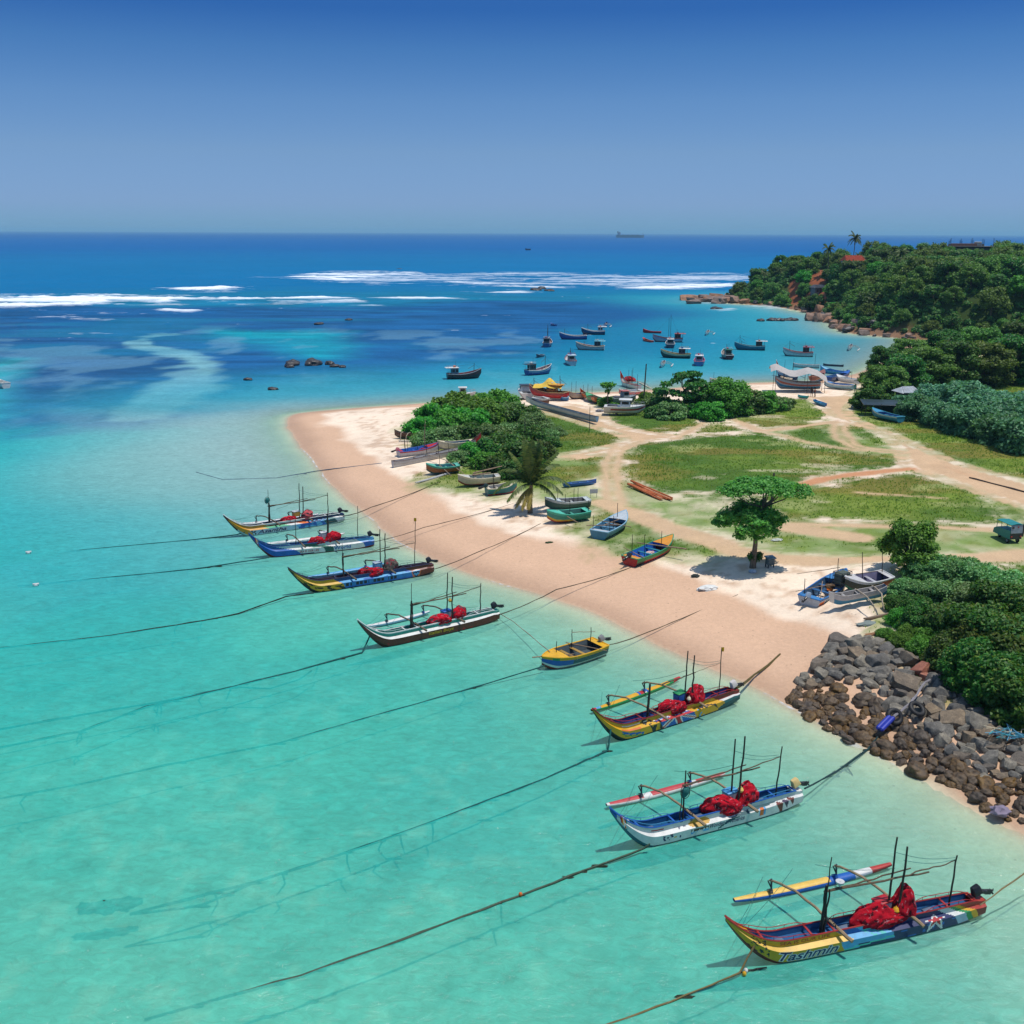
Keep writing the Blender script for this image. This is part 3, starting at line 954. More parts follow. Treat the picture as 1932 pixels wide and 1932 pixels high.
GRASSM = leaf_mat('grass_blades', [C(94, 132, 46), C(120, 152, 58), C(146, 156, 74), C(84, 124, 42), C(156, 150, 84)], .45)
LEAF_ALMOND = leaf_mat('leaf_almond', [C(62, 104, 44), C(92, 138, 60), C(122, 160, 82), C(76, 122, 50)], .5)

m, nt, out = new_mat('bark')
p = nd(nt, 'ShaderNodeBsdfPrincipled'); tc = nd(nt, 'ShaderNodeTexCoord')
mpb = nd(nt, 'ShaderNodeMapping'); mpb.inputs['Scale'].default_value = (6, 6, 1.5); lk(nt, tc.outputs['Object'], mpb.inputs['Vector'])
nb_ = noise_node(nt, mpb.outputs['Vector'], 1.5, 6, .7)
rb = ramp(nt, nb_.outputs['Fac'], [(.3, C(74, 62, 50)), (.7, C(132, 116, 98))])
lk(nt, rb.outputs['Color'], p.inputs['Base Color']); p.inputs['Roughness'].default_value = .95
lk(nt, bump(nt, nb_.outputs['Fac'], .7, .05), p.inputs['Normal'])
lk(nt, p.outputs[0], out.inputs['Surface'])
BARK = m


def poly_np(name, verts, quads, tris, mat):
    me = bpy.data.meshes.new(name)
    me.vertices.add(len(verts))
    me.vertices.foreach_set('co', np.asarray(verts, np.float32).ravel())
    nq, nt_ = len(quads), len(tris)
    li = np.concatenate([np.asarray(quads, np.int32).ravel(), np.asarray(tris, np.int32).ravel()]) if nt_ else np.asarray(quads, np.int32).ravel()
    me.loops.add(len(li))
    me.loops.foreach_set('vertex_index', li.astype(np.int32))
    me.polygons.add(nq + nt_)
    st = np.concatenate([np.arange(nq) * 4, nq * 4 + np.arange(nt_) * 3]).astype(np.int32)
    me.polygons.foreach_set('loop_start', st)
    me.update(calc_edges=True)
    me.materials.append(mat)
    return me


def unit(v):
    return v / (np.linalg.norm(v, axis=1, keepdims=True) + 1e-9)


_ico = bmesh.new(); bmesh.ops.create_icosphere(_ico, subdivisions=2, radius=1)
ICO_V = np.array([v.co[:] for v in _ico.verts]); ICO_F = np.array([[v.index for v in f.verts] for f in _ico.faces]); _ico.free()


def leaf_cloud(name, clumps, per, size, mat, seed=0, aspect=.55, up=.6, core=.60, droop=.2, extra=None):
    """clumps: (x,y,z,rx,rz); leaves sit in the shell of each clump; a lumpy leafy heart keeps the crown from being see-through"""
    g = np.random.default_rng(seed)
    V, Q, Tt = [], [], []
    off = 0
    for (x, y, z, rx, rz) in clumps:
        n = max(12, int(per * (rx / np.mean([c[3] for c in clumps])) ** 2))
        d = g.normal(size=(n, 3)); d[:, 2] = d[:, 2] * .8 + .25
        d = unit(d)
        rad = (g.uniform(.45, 1.22, n) ** .8)[:, None]
        P = d * rad * np.array([rx, rx, rz]) + np.array([x, y, z])
        nrm = unit(d * .6 + np.array([0, 0, up]) + g.normal(size=(n, 3)) * .55)
        t = unit(np.cross(nrm, g.normal(size=(n, 3))))
        b = np.cross(nrm, t)
        s = size * g.uniform(.6, 1.35, n)[:, None]
        tip = P + t * s - np.array([0, 0, 1]) * s * droop
        base = P - t * s * .6
        l = P + b * s * aspect; r = P - b * s * aspect
        V.append(np.stack([base, r, tip, l], 1).reshape(-1, 3))
        Q.append(np.arange(n * 4).reshape(n, 4) + off); off += n * 4
        if core:
            k = 1 + .22 * np.sin(ICO_V[:, :1] * 5 + seed + x) * np.cos(ICO_V[:, 1:2] * 4 + y) + g.uniform(-.12, .12, (len(ICO_V), 1))
            cv = ICO_V * k * np.array([rx, rx, rz]) * core + np.array([x, y, z])
            # the heart is broken into loose leafy facets
            fv = cv[ICO_F].reshape(-1, 3)
            V.append(fv); Tt.append(np.arange(len(fv)).reshape(-1, 3) + off); off += len(fv)
    if extra is not None:
        ev, eq = extra
        V.append(ev); Q.append(eq + off); off += len(ev)
    return poly_np(name, np.concatenate(V), np.concatenate(Q), np.concatenate(Tt) if Tt else [], mat)


def dome_clumps(R, H, n, seed, z0=.25, rc=.34, flat=.8, lobes=0):
    g = np.random.default_rng(seed)
    out = []
    for k in range(n):
        a = g.uniform(0, 2 * math.pi)
        u = g.uniform(0, 1)
        zz = z0 + (1 - z0) * u
        rr = math.sqrt(max(0, 1 - ((zz - .35) / .75) ** 2)) * g.uniform(.55, 1.0)
        r = R * rc * g.uniform(.6, 1.25)
        out.append((R * rr * math.cos(a) * .85, R * rr * math.sin(a) * .85, H * zz * .86, r, r * flat))
    return out


def limb_mesh(name, H, r, crown, seed, lean=(0, 0), nb=6):
    g = np.random.default_rng(seed)
    mb = MB()
    top = Vector((lean[0], lean[1], H * .55))
    mb.tube([(0, 0, -.5), (lean[0] * .15, lean[1] * .15, H * .12), (lean[0] * .5, lean[1] * .5, H * .33), top], [r * 1.35, r * 1.05, r * .85, r * .7], (.3, .25, .2), 8)
    idx = g.permutation(len(crown))[:nb]
    for i in idx:
        c = crown[i]
        e = Vector(c[:3])
        mid = top.lerp(e, .5) + Vector((g.uniform(-.2, .2), g.uniform(-.2, .2), -.08 * H))
        mb.tube([Vector((lean[0] * .5, lean[1] * .5, H * .33)).lerp(top, g.uniform(.1, 1)), mid, e], [r * .5, r * .33, r * .14], (.3, .25, .2), 6)
    return mb.mesh(name, BARK)


def make_tree(R, H, n, per, size, mat, seed, r=.22, flat=.8, z0=.25, rc=.34, aspect=.55):
    cl = dome_clumps(R, H, n, seed, z0, rc, flat)
    return leaf_cloud('crown', cl, per, size, mat, seed, aspect), limb_mesh('trunk', H, r, cl, seed)


def plant(name, meshes, loc, sc=1.0, rz=0.0, label='', cat='tree', group=None):
    e = empty(name, loc, rz, label, cat, group)
    inst('crown' if 'tree' in name else 'foliage', meshes[0], sc=sc, parent=e)
    inst('trunk' if 'tree' in name else 'stem', meshes[1], sc=sc, parent=e)
    return e


def PROJ(v):
    q = RM.transposed() @ (Vector(v) - Vector((0, 0, CAM_H)))
    return 966 + 1932 * q.x / -q.z, 966 - 1932 * q.y / -q.z


# ---------------------------------------------------------------- the wood on the headland
HV = [make_tree(4.4, 7.2, 34, 90, .38, LEAF_OLIVE, 11, .2, rc=.30), make_tree(4.8, 6.6, 36, 90, .40, LEAF_DARK, 12, .2, rc=.30),
      make_tree(3.8, 5.6, 30, 90, .36, LEAF_BRIGHT, 13, .2, rc=.30), make_tree(5.0, 8.2, 38, 90, .38, LEAF_OLIVE, 14, .24, .9, rc=.28),
      make_tree(4.2, 6.4, 32, 90, .40, LEAF_DARK, 15, .2, .7, rc=.30), make_tree(4.6, 7.4, 34, 90, .38, LEAF_OLIVE, 16, .2, 1.0, rc=.30)]
HLAB = ['tall rounded olive green tree in the wood on the headland', 'broad dark green tree in the wood on the headland', 'small bright green tree in the wood on the headland',
        'highest domed olive tree in the wood on the headland', 'low spreading dark tree in the wood on the headland', 'dense upright olive tree in the wood on the headland']
pts = []
g = np.random.default_rng(77)
tries = 0
hx = np.array([p[0] for p in HILL]); hy = np.array([p[1] for p in HILL])
CX, CY = [], []
while tries < 26000 and len(pts) < 298:
    tries += 1
    x = g.uniform(100, 310); y = g.uniform(285, 500)
    px, py = PROJ((x, y, gz(x, y) + 3))
    if px > 1990: continue
    if len(CX) and min((x - a) ** 2 + (y - b) ** 2 for a, b in zip(CX, CY)) < (5.6 + (y - 300) * .012) ** 2: continue
    d = float(sdf(np.array([x]), np.array([y]), HILL)[0])
    if d < 2.8: continue
    bx, by = PROJ((x, y, gz(x, y)))
    if 1522 < bx < 1564 and 505 < by < 600: continue            # the bare red cliff
    if 1488 < bx < 1512 and 525 < by < 596: continue            # ochre landslip
    if 1594 < bx < 1642 and 440 < by < 524: continue
    if 1780 < bx < 1880 and y > 436: continue            # house yard
    if float(vnoise(np.array([x / 13.0]), np.array([y / 13.0]), 9)[0]) > .93: continue
    CX.append(x); CY.append(y); pts.append((x, y, d))
for (x, y, d) in pts:
    k = int(g.integers(0, 6))
    s = g.uniform(.72, 1.15) * (.7 if d < 8 else 1.0)
    plant('hill_tree', HV[k], (x, y, gz(x, y) - .4), (s, s, s * g.uniform(.85, 1.1)), g.uniform(0, 6.28), HLAB[k], 'tree', 'trees of the headland wood')

# low scrub that covers the headland soil between the trees
scx, scy = [], []
while len(scx) < 7600:
    x = g.uniform(95, 320); y = g.uniform(284, 520)
    px, py = PROJ((x, y, gz(x, y)))
    if px > 1960: continue
    if (1524 < px < 1562 and 508 < py < 582) or (1490 < px < 1510 and 530 < py < 588): continue
    scx.append(x); scy.append(y)
dd = sdf(np.array(scx), np.array(scy), HILL)
scl = [(x, y, gz(x, y) + .5, g.uniform(.8, 1.7), g.uniform(.7, 1.3)) for x, y, d in zip(scx, scy, dd) if d > 2.6 and vnoise(np.array([x / 9.0]), np.array([y / 9.0]), 4)[0] < .93]
sob = inst('undergrowth', leaf_cloud('undergrowth', scl, 26, .44, LEAF_DARK, 5, core=.75))
tag(sob, 'low dark green scrub covering the headland soil', 'undergrowth', None, 'stuff')

# ---------------------------------------------------------------- trees and shrubs on the low ground behind the field
MV = [make_tree(5.4, 9.6, 80, 170, .30, LEAF_DARK, 31, .3, .55, .08, .25), make_tree(5.8, 9.2, 84, 170, .30, LEAF_OLIVE, 32, .3, .52, .06, .25),
      make_tree(5.0, 8.0, 70, 170, .28, LEAF_YELL, 33, .28, .55, .06, .25)]
mids = [(1642, 772, .62, 2, 'yellowing green tree at the corner where the sand road meets the bay'), (1668, 757, .78, 1, 'olive green tree on the inner bend of the sand road'),
        (1702, 748, .88, 0, 'dark layered tree behind the white roof by the shrubs'), (1742, 735, 1.0, 1, 'broad olive tree above the blue green shrubs'),
        (1796, 732, 1.08, 0, 'tall dark tree in the middle of the low wood'), (1850, 728, 1.05, 1, 'olive tree with a flat crown in the low wood'), (1908, 724, 1.1, 0, 'large dark tree at the edge of the picture above the shrubs'),
        (1965, 722, 1.1, 1, 'olive tree cut by the edge of the picture in the low wood'), (1668, 706, .72, 0, 'dark tree leaning over the beached boats at the bay'), (1712, 698, .85, 1, 'olive tree nearest the bay shallows'),
        (1772, 690, .95, 0, 'dark tree below the headland slope'), (1842, 684, 1.0, 1, 'olive tree below the headland slope'), (1920, 680, 1.05, 0, 'dark tree at the far edge below the headland slope'), (1655, 735, .7, 2, 'yellow leaved tree beside the beached boats')]
for (a, b, s, k, lab) in mids:
    q = G(a, b)
    plant('broadleaf_tree', MV[k], (q.x, q.y, q.z - .3), s, a * .7, lab, 'tree', 'trees of the low wood')

SV = [make_tree(3.6, 4.2, 60, 180, .25, LEAF_BLUE, 41, .1, .7, .02, .27), make_tree(3.4, 3.6, 56, 180, .24, LEAF_BLUE, 42, .1, .7, .02, .27)]
sh = [(1735, 792, 1.0), (1782, 806, 1.1), (1832, 820, 1.2), (1882, 835, 1.2), (1936, 850, 1.25), (1762, 770, 1.2), (1822, 780, 1.35), (1880, 795, 1.4), (1940, 808, 1.4), (1990, 840, 1.4), (1712, 778, .8), (1985, 795, 1.4), (1845, 800, 1.3), (1905, 815, 1.3)]
for i, (a, b, s) in enumerate(sh):
    q = G(a, b)
    plant('shrub', SV[i % 2], (q.x, q.y, q.z - .2), s, a * .9, 'blue green leafy shrub in the thicket beside the wide sand road', 'shrub', 'shrubs of the blue green thicket')

BV = [make_tree(2.8, 2.6, 52, 170, .20, LEAF_BRIGHT, 51, .08, .75, .0, .27), make_tree(2.8, 2.2, 50, 160, .18, LEAF_SAGE, 52, .08, .7, .0, .27), make_tree(2.6, 2.4, 50, 170, .19, LEAF_DARK, 53, .08, .75, .0, .27)]
BL = ['bright green bush in the thicket on the sandy spit', 'greyish sage green bush in the thicket on the sandy spit', 'dark green bush in the thicket on the sandy spit']
ba = [(800, 822, 1.0, 0), (828, 806, 1.3, 0), (866, 796, 1.55, 0), (905, 800, 1.35, 0), (934, 786, 1.45, 0), (962, 792, 1.1, 1), (988, 796, 1.0, 2), (1012, 806, .9, 1), (812, 842, .9, 1), (846, 838, 1.0, 1), (884, 832, 1.0, 2),
      (924, 834, 1.0, 1), (960, 828, .9, 1), (1000, 834, .9, 2), (896, 868, .85, 0), (932, 868, 1.1, 2), (962, 862, 1.25, 2), (984, 880, 1.25, 2), (1008, 866, 1.0, 2), (874, 874, .7, 1), (1032, 828, .6, 1), (1052, 820, .5, 1), (946, 888, .8, 2), (915, 880, .7, 0), (975, 900, .9, 2), (1040, 842, .5, 2), (850, 818, 1.2, 0), (885, 812, 1.2, 0)]
for i, (a, b, s, k) in enumerate(ba):
    q = G(a, b)
    plant('bush', BV[k], (q.x, q.y, q.z - .15), s * 1.12, a * 1.1, BL[k], 'bush', 'bushes of the spit thicket')

# layered tree and bushes by the bay
lay = []
g = np.random.default_rng(5)
for zl, R, n in ((1.6, 3.6, 9), (3.0, 3.8, 11), (4.4, 3.0, 9), (5.6, 1.7, 6)):
    for k in range(n):
        a = g.uniform(0, 6.28); rr = R * math.sqrt(g.uniform(.05, 1))
        lay.append((rr * math.cos(a), rr * math.sin(a), zl + g.uniform(-.25, .25), g.uniform(.8, 1.2), .42))
LAY = (leaf_cloud('crown', lay, 120, .30, LEAF_DARK, 61), limb_mesh('trunk', 6.0, .2, lay, 61, nb=10))
q = G(1290, 778); plant('almond_tree', LAY, q, 1.12, .4, 'dark tree with tiered branches beside the leaning pole near the bay', 'tree')
CB = make_tree(3.7, 4.8, 72, 190, .22, LEAF_BRIGHT, 63, .15, .75, .02, .27)
q = G(1368, 782); plant('broadleaf_tree', CB, q, 1.2, 1.0, 'rounded dense green tree in front of the beached boats by the bay', 'tree')
for i, (a, b, s, k, lab) in enumerate([(1402, 778, 1.6, 2, 'dark bush joined to the rounded dense tree by the bay'), (1434, 775, 1.35, 0, 'bright bush between the rounded tree and the striped boat'), (1462, 772, 1.0, 1, 'sage bush in front of the striped boat with awning'),
                                       (1482, 768, .7, 2, 'low dark bush at the sand road behind the blue canoe'), (1340, 790, 1.1, 0, 'bush at the foot of the rounded dense tree'), (1240, 772, 1.0, 1, 'sage bush at the foot of the leaning pole'),
                                       (1262, 788, 1.1, 1, 'sage bush in front of the tiered tree'), (1224, 764, .9, 0, 'bright bush just behind the white cruiser'), (1312, 770, 1.0, 2, 'dark bush to the seaward side of the tiered tree'), (1236, 786, .8, 2, 'low dark bush at the bow of the white cruiser'),
                                       (1150, 766, .7, 0, 'bush under the little round headed tree'), (1164, 762, .6, 2, 'dark bush behind the white cruiser stern'), (1640, 768, 1.0, 2, 'dark bush at the kink of the sand road'), (1625, 762, .7, 0, 'low bright bush beside the white scrap at the road')]):
    q = G(a, b)
    plant('bush', BV[k], (q.x, q.y, q.z - .15), s, a, lab, 'bush')
TT = [(0, 0, 3.2, .8, .45), (.5, .2, 3.3, .6, .4), (-.5, .1, 3.3, .6, .4), (0, .1, 2.4, .4, .4)]
q = G(1146, 768); plant('small_tree', (leaf_cloud('crown', TT, 140, .2, LEAF_BRIGHT, 64), limb_mesh('trunk', 4.4, .1, TT, 64, nb=3)), q, 1.15, 0, 'little round headed tree standing alone by the beached boats', 'tree')

# ---------------------------------------------------------------- thicket above the stone breakwater
FV = [make_tree(2.1, 2.6, 70, 260, .115, LEAF_DARK, 71, .07, .75, .0, .25), make_tree(2.1, 2.4, 66, 260, .11, LEAF_SAGE, 72, .07, .7, .0, .25), make_tree(2.2, 3.0, 78, 280, .12, LEAF_YELL, 73, .08, .8, .0, .24),
      make_tree(2.0, 2.0, 60, 250, .105, LEAF_BRIGHT, 74, .06, .7, .0, .26)]
FL = ['dark green bush in the thicket above the stone breakwater', 'pale sage bush in the thicket above the stone breakwater', 'yellow flecked dark bush overhanging the stone breakwater', 'low bright green bush at the sandy edge of the breakwater thicket']
fb = [(1735, 1092, .8, 1), (1772, 1100, 1.0, 1), (1812, 1110, 1.1, 1), (1852, 1125, 1.2, 1), (1892, 1145, 1.25, 1), (1935, 1165, 1.3, 1), (1705, 1132, .75, 1), (1742, 1140, .9, 1), (1790, 1152, 1.05, 1), (1842, 1172, 1.2, 1),
      (1890, 1196, 1.35, 2), (1938, 1218, 1.45, 2), (1704, 1178, .65, 3), (1742, 1190, .85, 0), (1792, 1208, 1.1, 0), (1842, 1236, 1.3, 2), (1890, 1266, 1.4, 2), (1940, 1292, 1.45, 2), (1672, 1204, .42, 3), (1702, 1216, .5, 3),
      (1750, 1236, .72, 3), (1800, 1262, 1.0, 0), (1850, 1302, 1.15, 2), (1898, 1338, 1.2, 2), (1945, 1362, 1.25, 2), (1990, 1240, 1.5, 2), (1995, 1330, 1.4, 2), (1720, 1206, .6, 3), (1768, 1222, .8, 3), (1975, 1180, 1.3, 1), (1690, 1150, .5, 0), (1728, 1164, .7, 0), (1820, 1225, 1.1, 0), (1868, 1262, 1.25, 2)]
for i, (a, b, s, k) in enumerate(fb):
    q = G(a, b)
    plant('bush', FV[k], (q.x, q.y, q.z - .15), s, a * 1.3, FL[k], 'bush', 'bushes of the breakwater thicket')

# ---------------------------------------------------------------- single trees on the beach
g = np.random.default_rng(8)
al = []
for k in range(30):
    a = g.uniform(0, 6.28); rr = math.sqrt(g.uniform(.02, 1))
    al.append((.75 + 3.5 * rr * math.cos(a), 2.9 * rr * math.sin(a), 8.0 - 1.0 * rr ** 2 + g.uniform(-.3, .25), g.uniform(.65, 1.0), g.uniform(.32, .5)))
for k in range(32):
    a = g.uniform(0, 6.28); rr = math.sqrt(g.uniform(.05, 1))
    al.append((-.25 + 2.9 * rr * math.cos(a), 2.6 * rr * math.sin(a), 5.0 - .8 * rr ** 2 + g.uniform(-.6, .9), g.uniform(.6, .9), g.uniform(.36, .55)))
for k in range(7):
    al.append((-.3 + g.uniform(-1.3, 1.0), g.uniform(-1, 1), 3.1 + g.uniform(-.4, .5), .5, .5))
q = G(1420, 1071)
e = empty('almond_tree', q, 0, 'tall umbrella shaped tree in two tiers standing alone on the beach', 'tree')
inst('crown', leaf_cloud('crown', al, 260, .17, LEAF_ALMOND, 81, core=.35, up=1.0), parent=e)
tb = MB()
tb.tube([(0, 0, -.4), (.02, 0, .8), (.1, 0, 2.2), (.05, 0, 3.4), (.35, 0, 4.8), (.6, 0, 6.0), (.9, 0, 7.6)], [.34, .25, .2, .18, .14, .12, .06], (.3, .25, .2), 10)
for c in al[::4]:
    z0 = 5.6 if c[2] > 6 else 3.3
    s0 = Vector((.5, 0, z0)) if c[2] > 6 else Vector((.06, 0, z0))
    tb.tube([s0, s0.lerp(Vector(c[:3]), .55) + Vector((0, 0, -.25)), Vector(c[:3])], [.09, .06, .025], (.3, .25, .2), 6)
tb.build('trunk', BARK, e)
bsh = [(g.uniform(-.5, .6), g.uniform(-.5, .3), g.uniform(.3, 1.3), .3, .3) for _ in range(8)]
q2 = G(1424, 1068); e2 = empty('bush', q2, 0, 'small leafy bush growing around the foot of the umbrella tree', 'bush')
inst('foliage', leaf_cloud('foliage', bsh, 90, .13, LEAF_DARK, 83), parent=e2)

rt = dome_clumps(2.7, 4.6, 40, 91, .32, .27, .8)
q = G(1714, 1078)
e = empty('small_tree', q, 0, 'small rounded leafy tree beside the dirt track above the blue skiff', 'tree')
inst('crown', leaf_cloud('crown', rt, 200, .17, LEAF_BRIGHT, 91, core=.4), parent=e)
tb = MB()
tb.tube([(0, 0, -.4), (.05, 0, 1.0), (.0, .05, 2.4)], [.2, .15, .1], (.3, .25, .2), 8)
for c in rt[::3]: tb.tube([(.03, 0, 1.1), (c[0] * .5, c[1] * .5, 1.2 + c[2] * .35), c[:3]], [.09, .06, .03], (.3, .25, .2), 5)
tb.build('trunk', BARK, e)


# ---------------------------------------------------------------- palms
def frond(mbv, mbq, o, az, el, L, wid, drop, n=16, seed=0):
    g = np.random.default_rng(seed)
    d = Vector((math.cos(az) * math.cos(el), math.sin(az) * math.cos(el), math.sin(el)))
    pts_ = []
    pcur = Vector(o)
    for k in range(n + 1):
        pts_.append(pcur.copy())
        d = (d + Vector((0, 0, -drop / n))).normalized()
        pcur = pcur + d * (L / n)
    side0 = Vector((-math.sin(az), math.cos(az), 0))
    for k in range(n):
        a, b = pts_[k], pts_[k + 1]
        t = (b - a).normalized()
        f = (k + .5) / n
        w = wid * (math.sin(math.pi * min(1, .14 + f * .82)) ** .6)
        up = side0.cross(t) * -1
        for sgn in (-1, 1):
            for h in (0.0, .25, .5, .75):
                r = a.lerp(b, h)
                ld = (side0 * sgn * .8 + t * .65 + Vector((0, 0, -.35 - .5 * f)) + Vector(g.normal(size=3) * .08)).normalized()
                tip = r + ld * w * g.uniform(.8, 1.1)
                th = t * (L / n) * .34
                i0 = len(mbv)
                mbv.extend([(r - th)[:], (r + th)[:], (r.lerp(tip, .6) + th * .8)[:], tip[:]])
                mbq.append((i0, i0 + 1, i0 + 2, i0 + 3))
        i0 = len(mbv)
        rw = side0 * .035
        mbv.extend([(a - rw)[:], (a + rw)[:], (b + rw)[:], (b - rw)[:]])
        mbq.append((i0, i0 + 1, i0 + 2, i0 + 3))


def palm_meshes(H, fr, L, seed, lean=(.4, .1), wid=.7):
    g = np.random.default_rng(seed)
    v, qd = [], []
    top = (lean[0], lean[1], H)
    for k in range(fr):
        frond(v, qd, top, k * 2.4 + g.uniform(-.3, .3), g.uniform(.05, 1.1), L * g.uniform(.8, 1.1), wid, g.uniform(1.0, 1.8), 12, seed * 50 + k)
    cm = poly_np('crown', v, np.array(qd), [], LEAF_PALM)
    mb = MB()
    mb.tube([(0, 0, -.5), (lean[0] * .1, 0, H * .3), (lean[0] * .5, lean[1] * .5, H * .7), top], [.22, .16, .14, .13], (.3, .25, .2), 8)
    return cm, mb.mesh('trunk', BARK)


q = G(1000, 968)
e = empty('palm_tree', q, 0, 'young coconut palm with drooping fronds among the beached boats', 'palm')
v, qd = [], []
hub = (.1, 0, 3.3)
FR = [(0.05, .75, 4.6, 1.7), (-.5, .6, 4.2, 1.6), (.7, .95, 4.6, 1.4), (3.3, .6, 4.6, 1.7), (2.6, .9, 4.4, 1.5), (3.8, .2, 3.8, 1.3), (1.6, 1.1, 4.6, 1.2), (5.7, .3, 3.6, 1.4), (2.0, 1.3, 4.8, .6), (1.0, 1.3, 4.8, .6),
      (1.5, 1.45, 4.6, .25), (2.4, 1.42, 4.4, .3), (.4, 1.4, 4.4, .35), (4.4, 1.38, 4.0, .4), (5.6, 1.3, 3.8, .5), (3.0, 1.2, 4.2, .9), (.2, 1.15, 4.4, 1.0)]
for k, (az, el, L, dr) in enumerate(FR): frond(v, qd, hub, az, el, L, .85, dr, 18, 300 + k)
inst('crown', poly_np('crown', v, np.array(qd), [], LEAF_PALM), parent=e)
v, qd = [], []
for k, (az, el, L, dr) in enumerate([(3.6, -.5, 2.9, .9), (4.1, -.6, 2.8, .8), (3.2, -.4, 2.6, 1.2), (4.5, -.7, 2.6, .6)]): frond(v, qd, (hub[0], hub[1], 2.9), az, el, L, .7, dr, 14, 330 + k)
dm = inst('dead_fronds', poly_np('dead_fronds', v, np.array(qd), [], LEAF_DRY), parent=e)
tag(dm, 'dry brown fronds hanging beside the trunk')
tb = MB(); tb.tube([(0, 0, -.4), (.02, 0, .8), (.05, 0, 2.0), (.1, 0, 3.4)], [.34, .24, .19, .2], (.3, .25, .2), 10); tb.build('trunk', BARK, e)

PV = [palm_meshes(8.5, 20, 3.6, 401, (.8, .2)), palm_meshes(6.0, 18, 3.4, 402, (.3, .5)), palm_meshes(4.5, 18, 3.2, 403, (-.3, .2))]


def at_dist(px, y, z):
    """point at survey column px, world distance y, height z"""
    d = RM @ Vector(((px - 966.0) / 1932.0, (966.0 - 450) / 1932.0, -1.0))
    return Vector((d.x * y / d.y, y, z))


for (a, y, s, k, top, lab) in [(1613, 432, 1.0, 0, 432, 'tallest coconut palm rising over the red roofed house'), (1624, 436, .9, 2, 470, 'short palm beside the tallest palm on the headland'), (1567, 440, .95, 1, 452, 'palm in front of the red roofed house on the headland'),
                              (1652, 440, .9, 2, 462, 'slim palm to the landward side of the red roof'), (1666, 436, .95, 1, 460, 'bushy palm on the headland ridge'), (1687, 438, .7, 2, 470, 'small palm on the headland ridge'), (1705, 400, 1.0, 1, 462, 'spreading palm on the ridge in front of the others'),
                              (1738, 440, .8, 2, 456, 'palm near the unfinished concrete building'), (1750, 446, .8, 1, 458, 'second palm near the unfinished concrete building'), (1790, 446, .9, 1, 455, 'palm directly beside the unfinished concrete building'), (1885, 446, .9, 1, 458, 'palm behind the unfinished concrete building'),
                              (1447, 470, .7, 2, 505, 'small palm near the tip of the headland'), (1478, 462, .7, 1, 500, 'leaning small palm above the landslip'), (1520, 452, .8, 2, 478, 'palm on the cliff edge of the headland')]:
    q = at_dist(a, y, 0)
    ztop = CAM_H - y * math.tan(PITCH - math.atan((966 - top - (a - 966) * 0.0042) / 1932.0)) * 1.0
    h0 = (8.5, 6.0, 4.5)[k] + 1.6
    z0 = gz(q.x, q.y)
    sz = max(.5, (ztop - z0) / h0)
    plant('palm_tree', PV[k], (q.x, q.y, z0 - .2), (s, s, sz), a, lab, 'palm', 'palms on the headland ridge')

# ---------------------------------------------------------------- grass
gi_, gj_ = np.where((tall + shortm * .5 > .3) & (Dw > 2) & (Y < 222) & (Y > 45) & (dh < 2) & (X < 130))
w_ = (tall + shortm * .16)[gi_, gj_]
gsel = np.random.default_rng(3)
N = 90000
pick = gsel.choice(len(gi_), N, p=w_ / w_.sum())
gx = X[gi_[pick], gj_[pick]] + gsel.uniform(-.3, .3, N); gy2 = Y[gi_[pick], gj_[pick]] + gsel.uniform(-.3, .3, N)
gzv = Z[gi_[pick], gj_[pick]]; tl = tall[gi_[pick], gj_[pick]]
hgt = (.05 + .21 * tl * fbm(gx, gy2, 5, 3, 401)) * gsel.uniform(.6, 1.3, N)
tt_ = fbm(gx * .6, gy2, 6, 3, 411)
hgt *= 1 + 1.0 * sstep(.58, .72, tt_) * tl
V, off = [], 0
Bn = 3
vs_ = []
for b in range(Bn):
    az = gsel.uniform(0, 6.28, N); ln = gsel.uniform(.1, .45, N) * hgt; wv = .03 + .05 * hgt
    bx = gx + gsel.uniform(-.12, .12, N); by = gy2 + gsel.uniform(-.12, .12, N)
    ca, sa = np.cos(az), np.sin(az)
    P0 = np.stack([bx - sa * wv, by + ca * wv, gzv - .04], 1); P1 = np.stack([bx + sa * wv, by - ca * wv, gzv - .04], 1)
    P2 = np.stack([bx + ca * ln * .5 + sa * wv * .7, by + sa * ln * .5 - ca * wv * .7, gzv + hgt * .6], 1)
    P3 = np.stack([bx + ca * ln, by + sa * ln, gzv + hgt], 1)
    vs_.append(np.stack([P0, P1, P2, P3], 1).reshape(-1, 3))
V = np.concatenate(vs_)
go = inst('grass', poly_np('grass', V, np.arange(len(V)).reshape(-1, 4), [], GRASSM))
tag(go, 'tufted green and straw coloured grass on the sandy field', 'grass', None, 'stuff')
# ================================================================== BOATS
NAVY, WHITE, YEL, RED = mul(C(24, 38, 92), .9), mul(C(232, 232, 226), .8), mul(C(226, 170, 28), .85), mul(C(190, 36, 40), .85)
SKY, BLUE, TEAL, BLACK = mul(C(96, 178, 226), .8), mul(C(34, 100, 186), .8), mul(C(40, 150, 134), .8), C(26, 28, 32)
GREEN, ORANGE, BROWN, MAROON = mul(C(44, 150, 84), .8), mul(C(224, 112, 40), .85), mul(C(92, 54, 38), .9), mul(C(128, 40, 34), .9)
POLE, POLE_L, GREY, DKTEAL = C(74, 66, 56), C(150, 128, 100), C(130, 130, 128), mul(C(18, 84, 92), .8)
LBLUE, CREAM, PINK = mul(C(150, 200, 226), .8), mul(C(236, 222, 190), .8), mul(C(206, 110, 130), .8)
NETRED, NETDK = mul(C(196, 16, 40), .9), C(82, 14, 28)


def cl(x, a=0.0, b=1.0): return max(a, min(b, x))


_txt_cache = {}


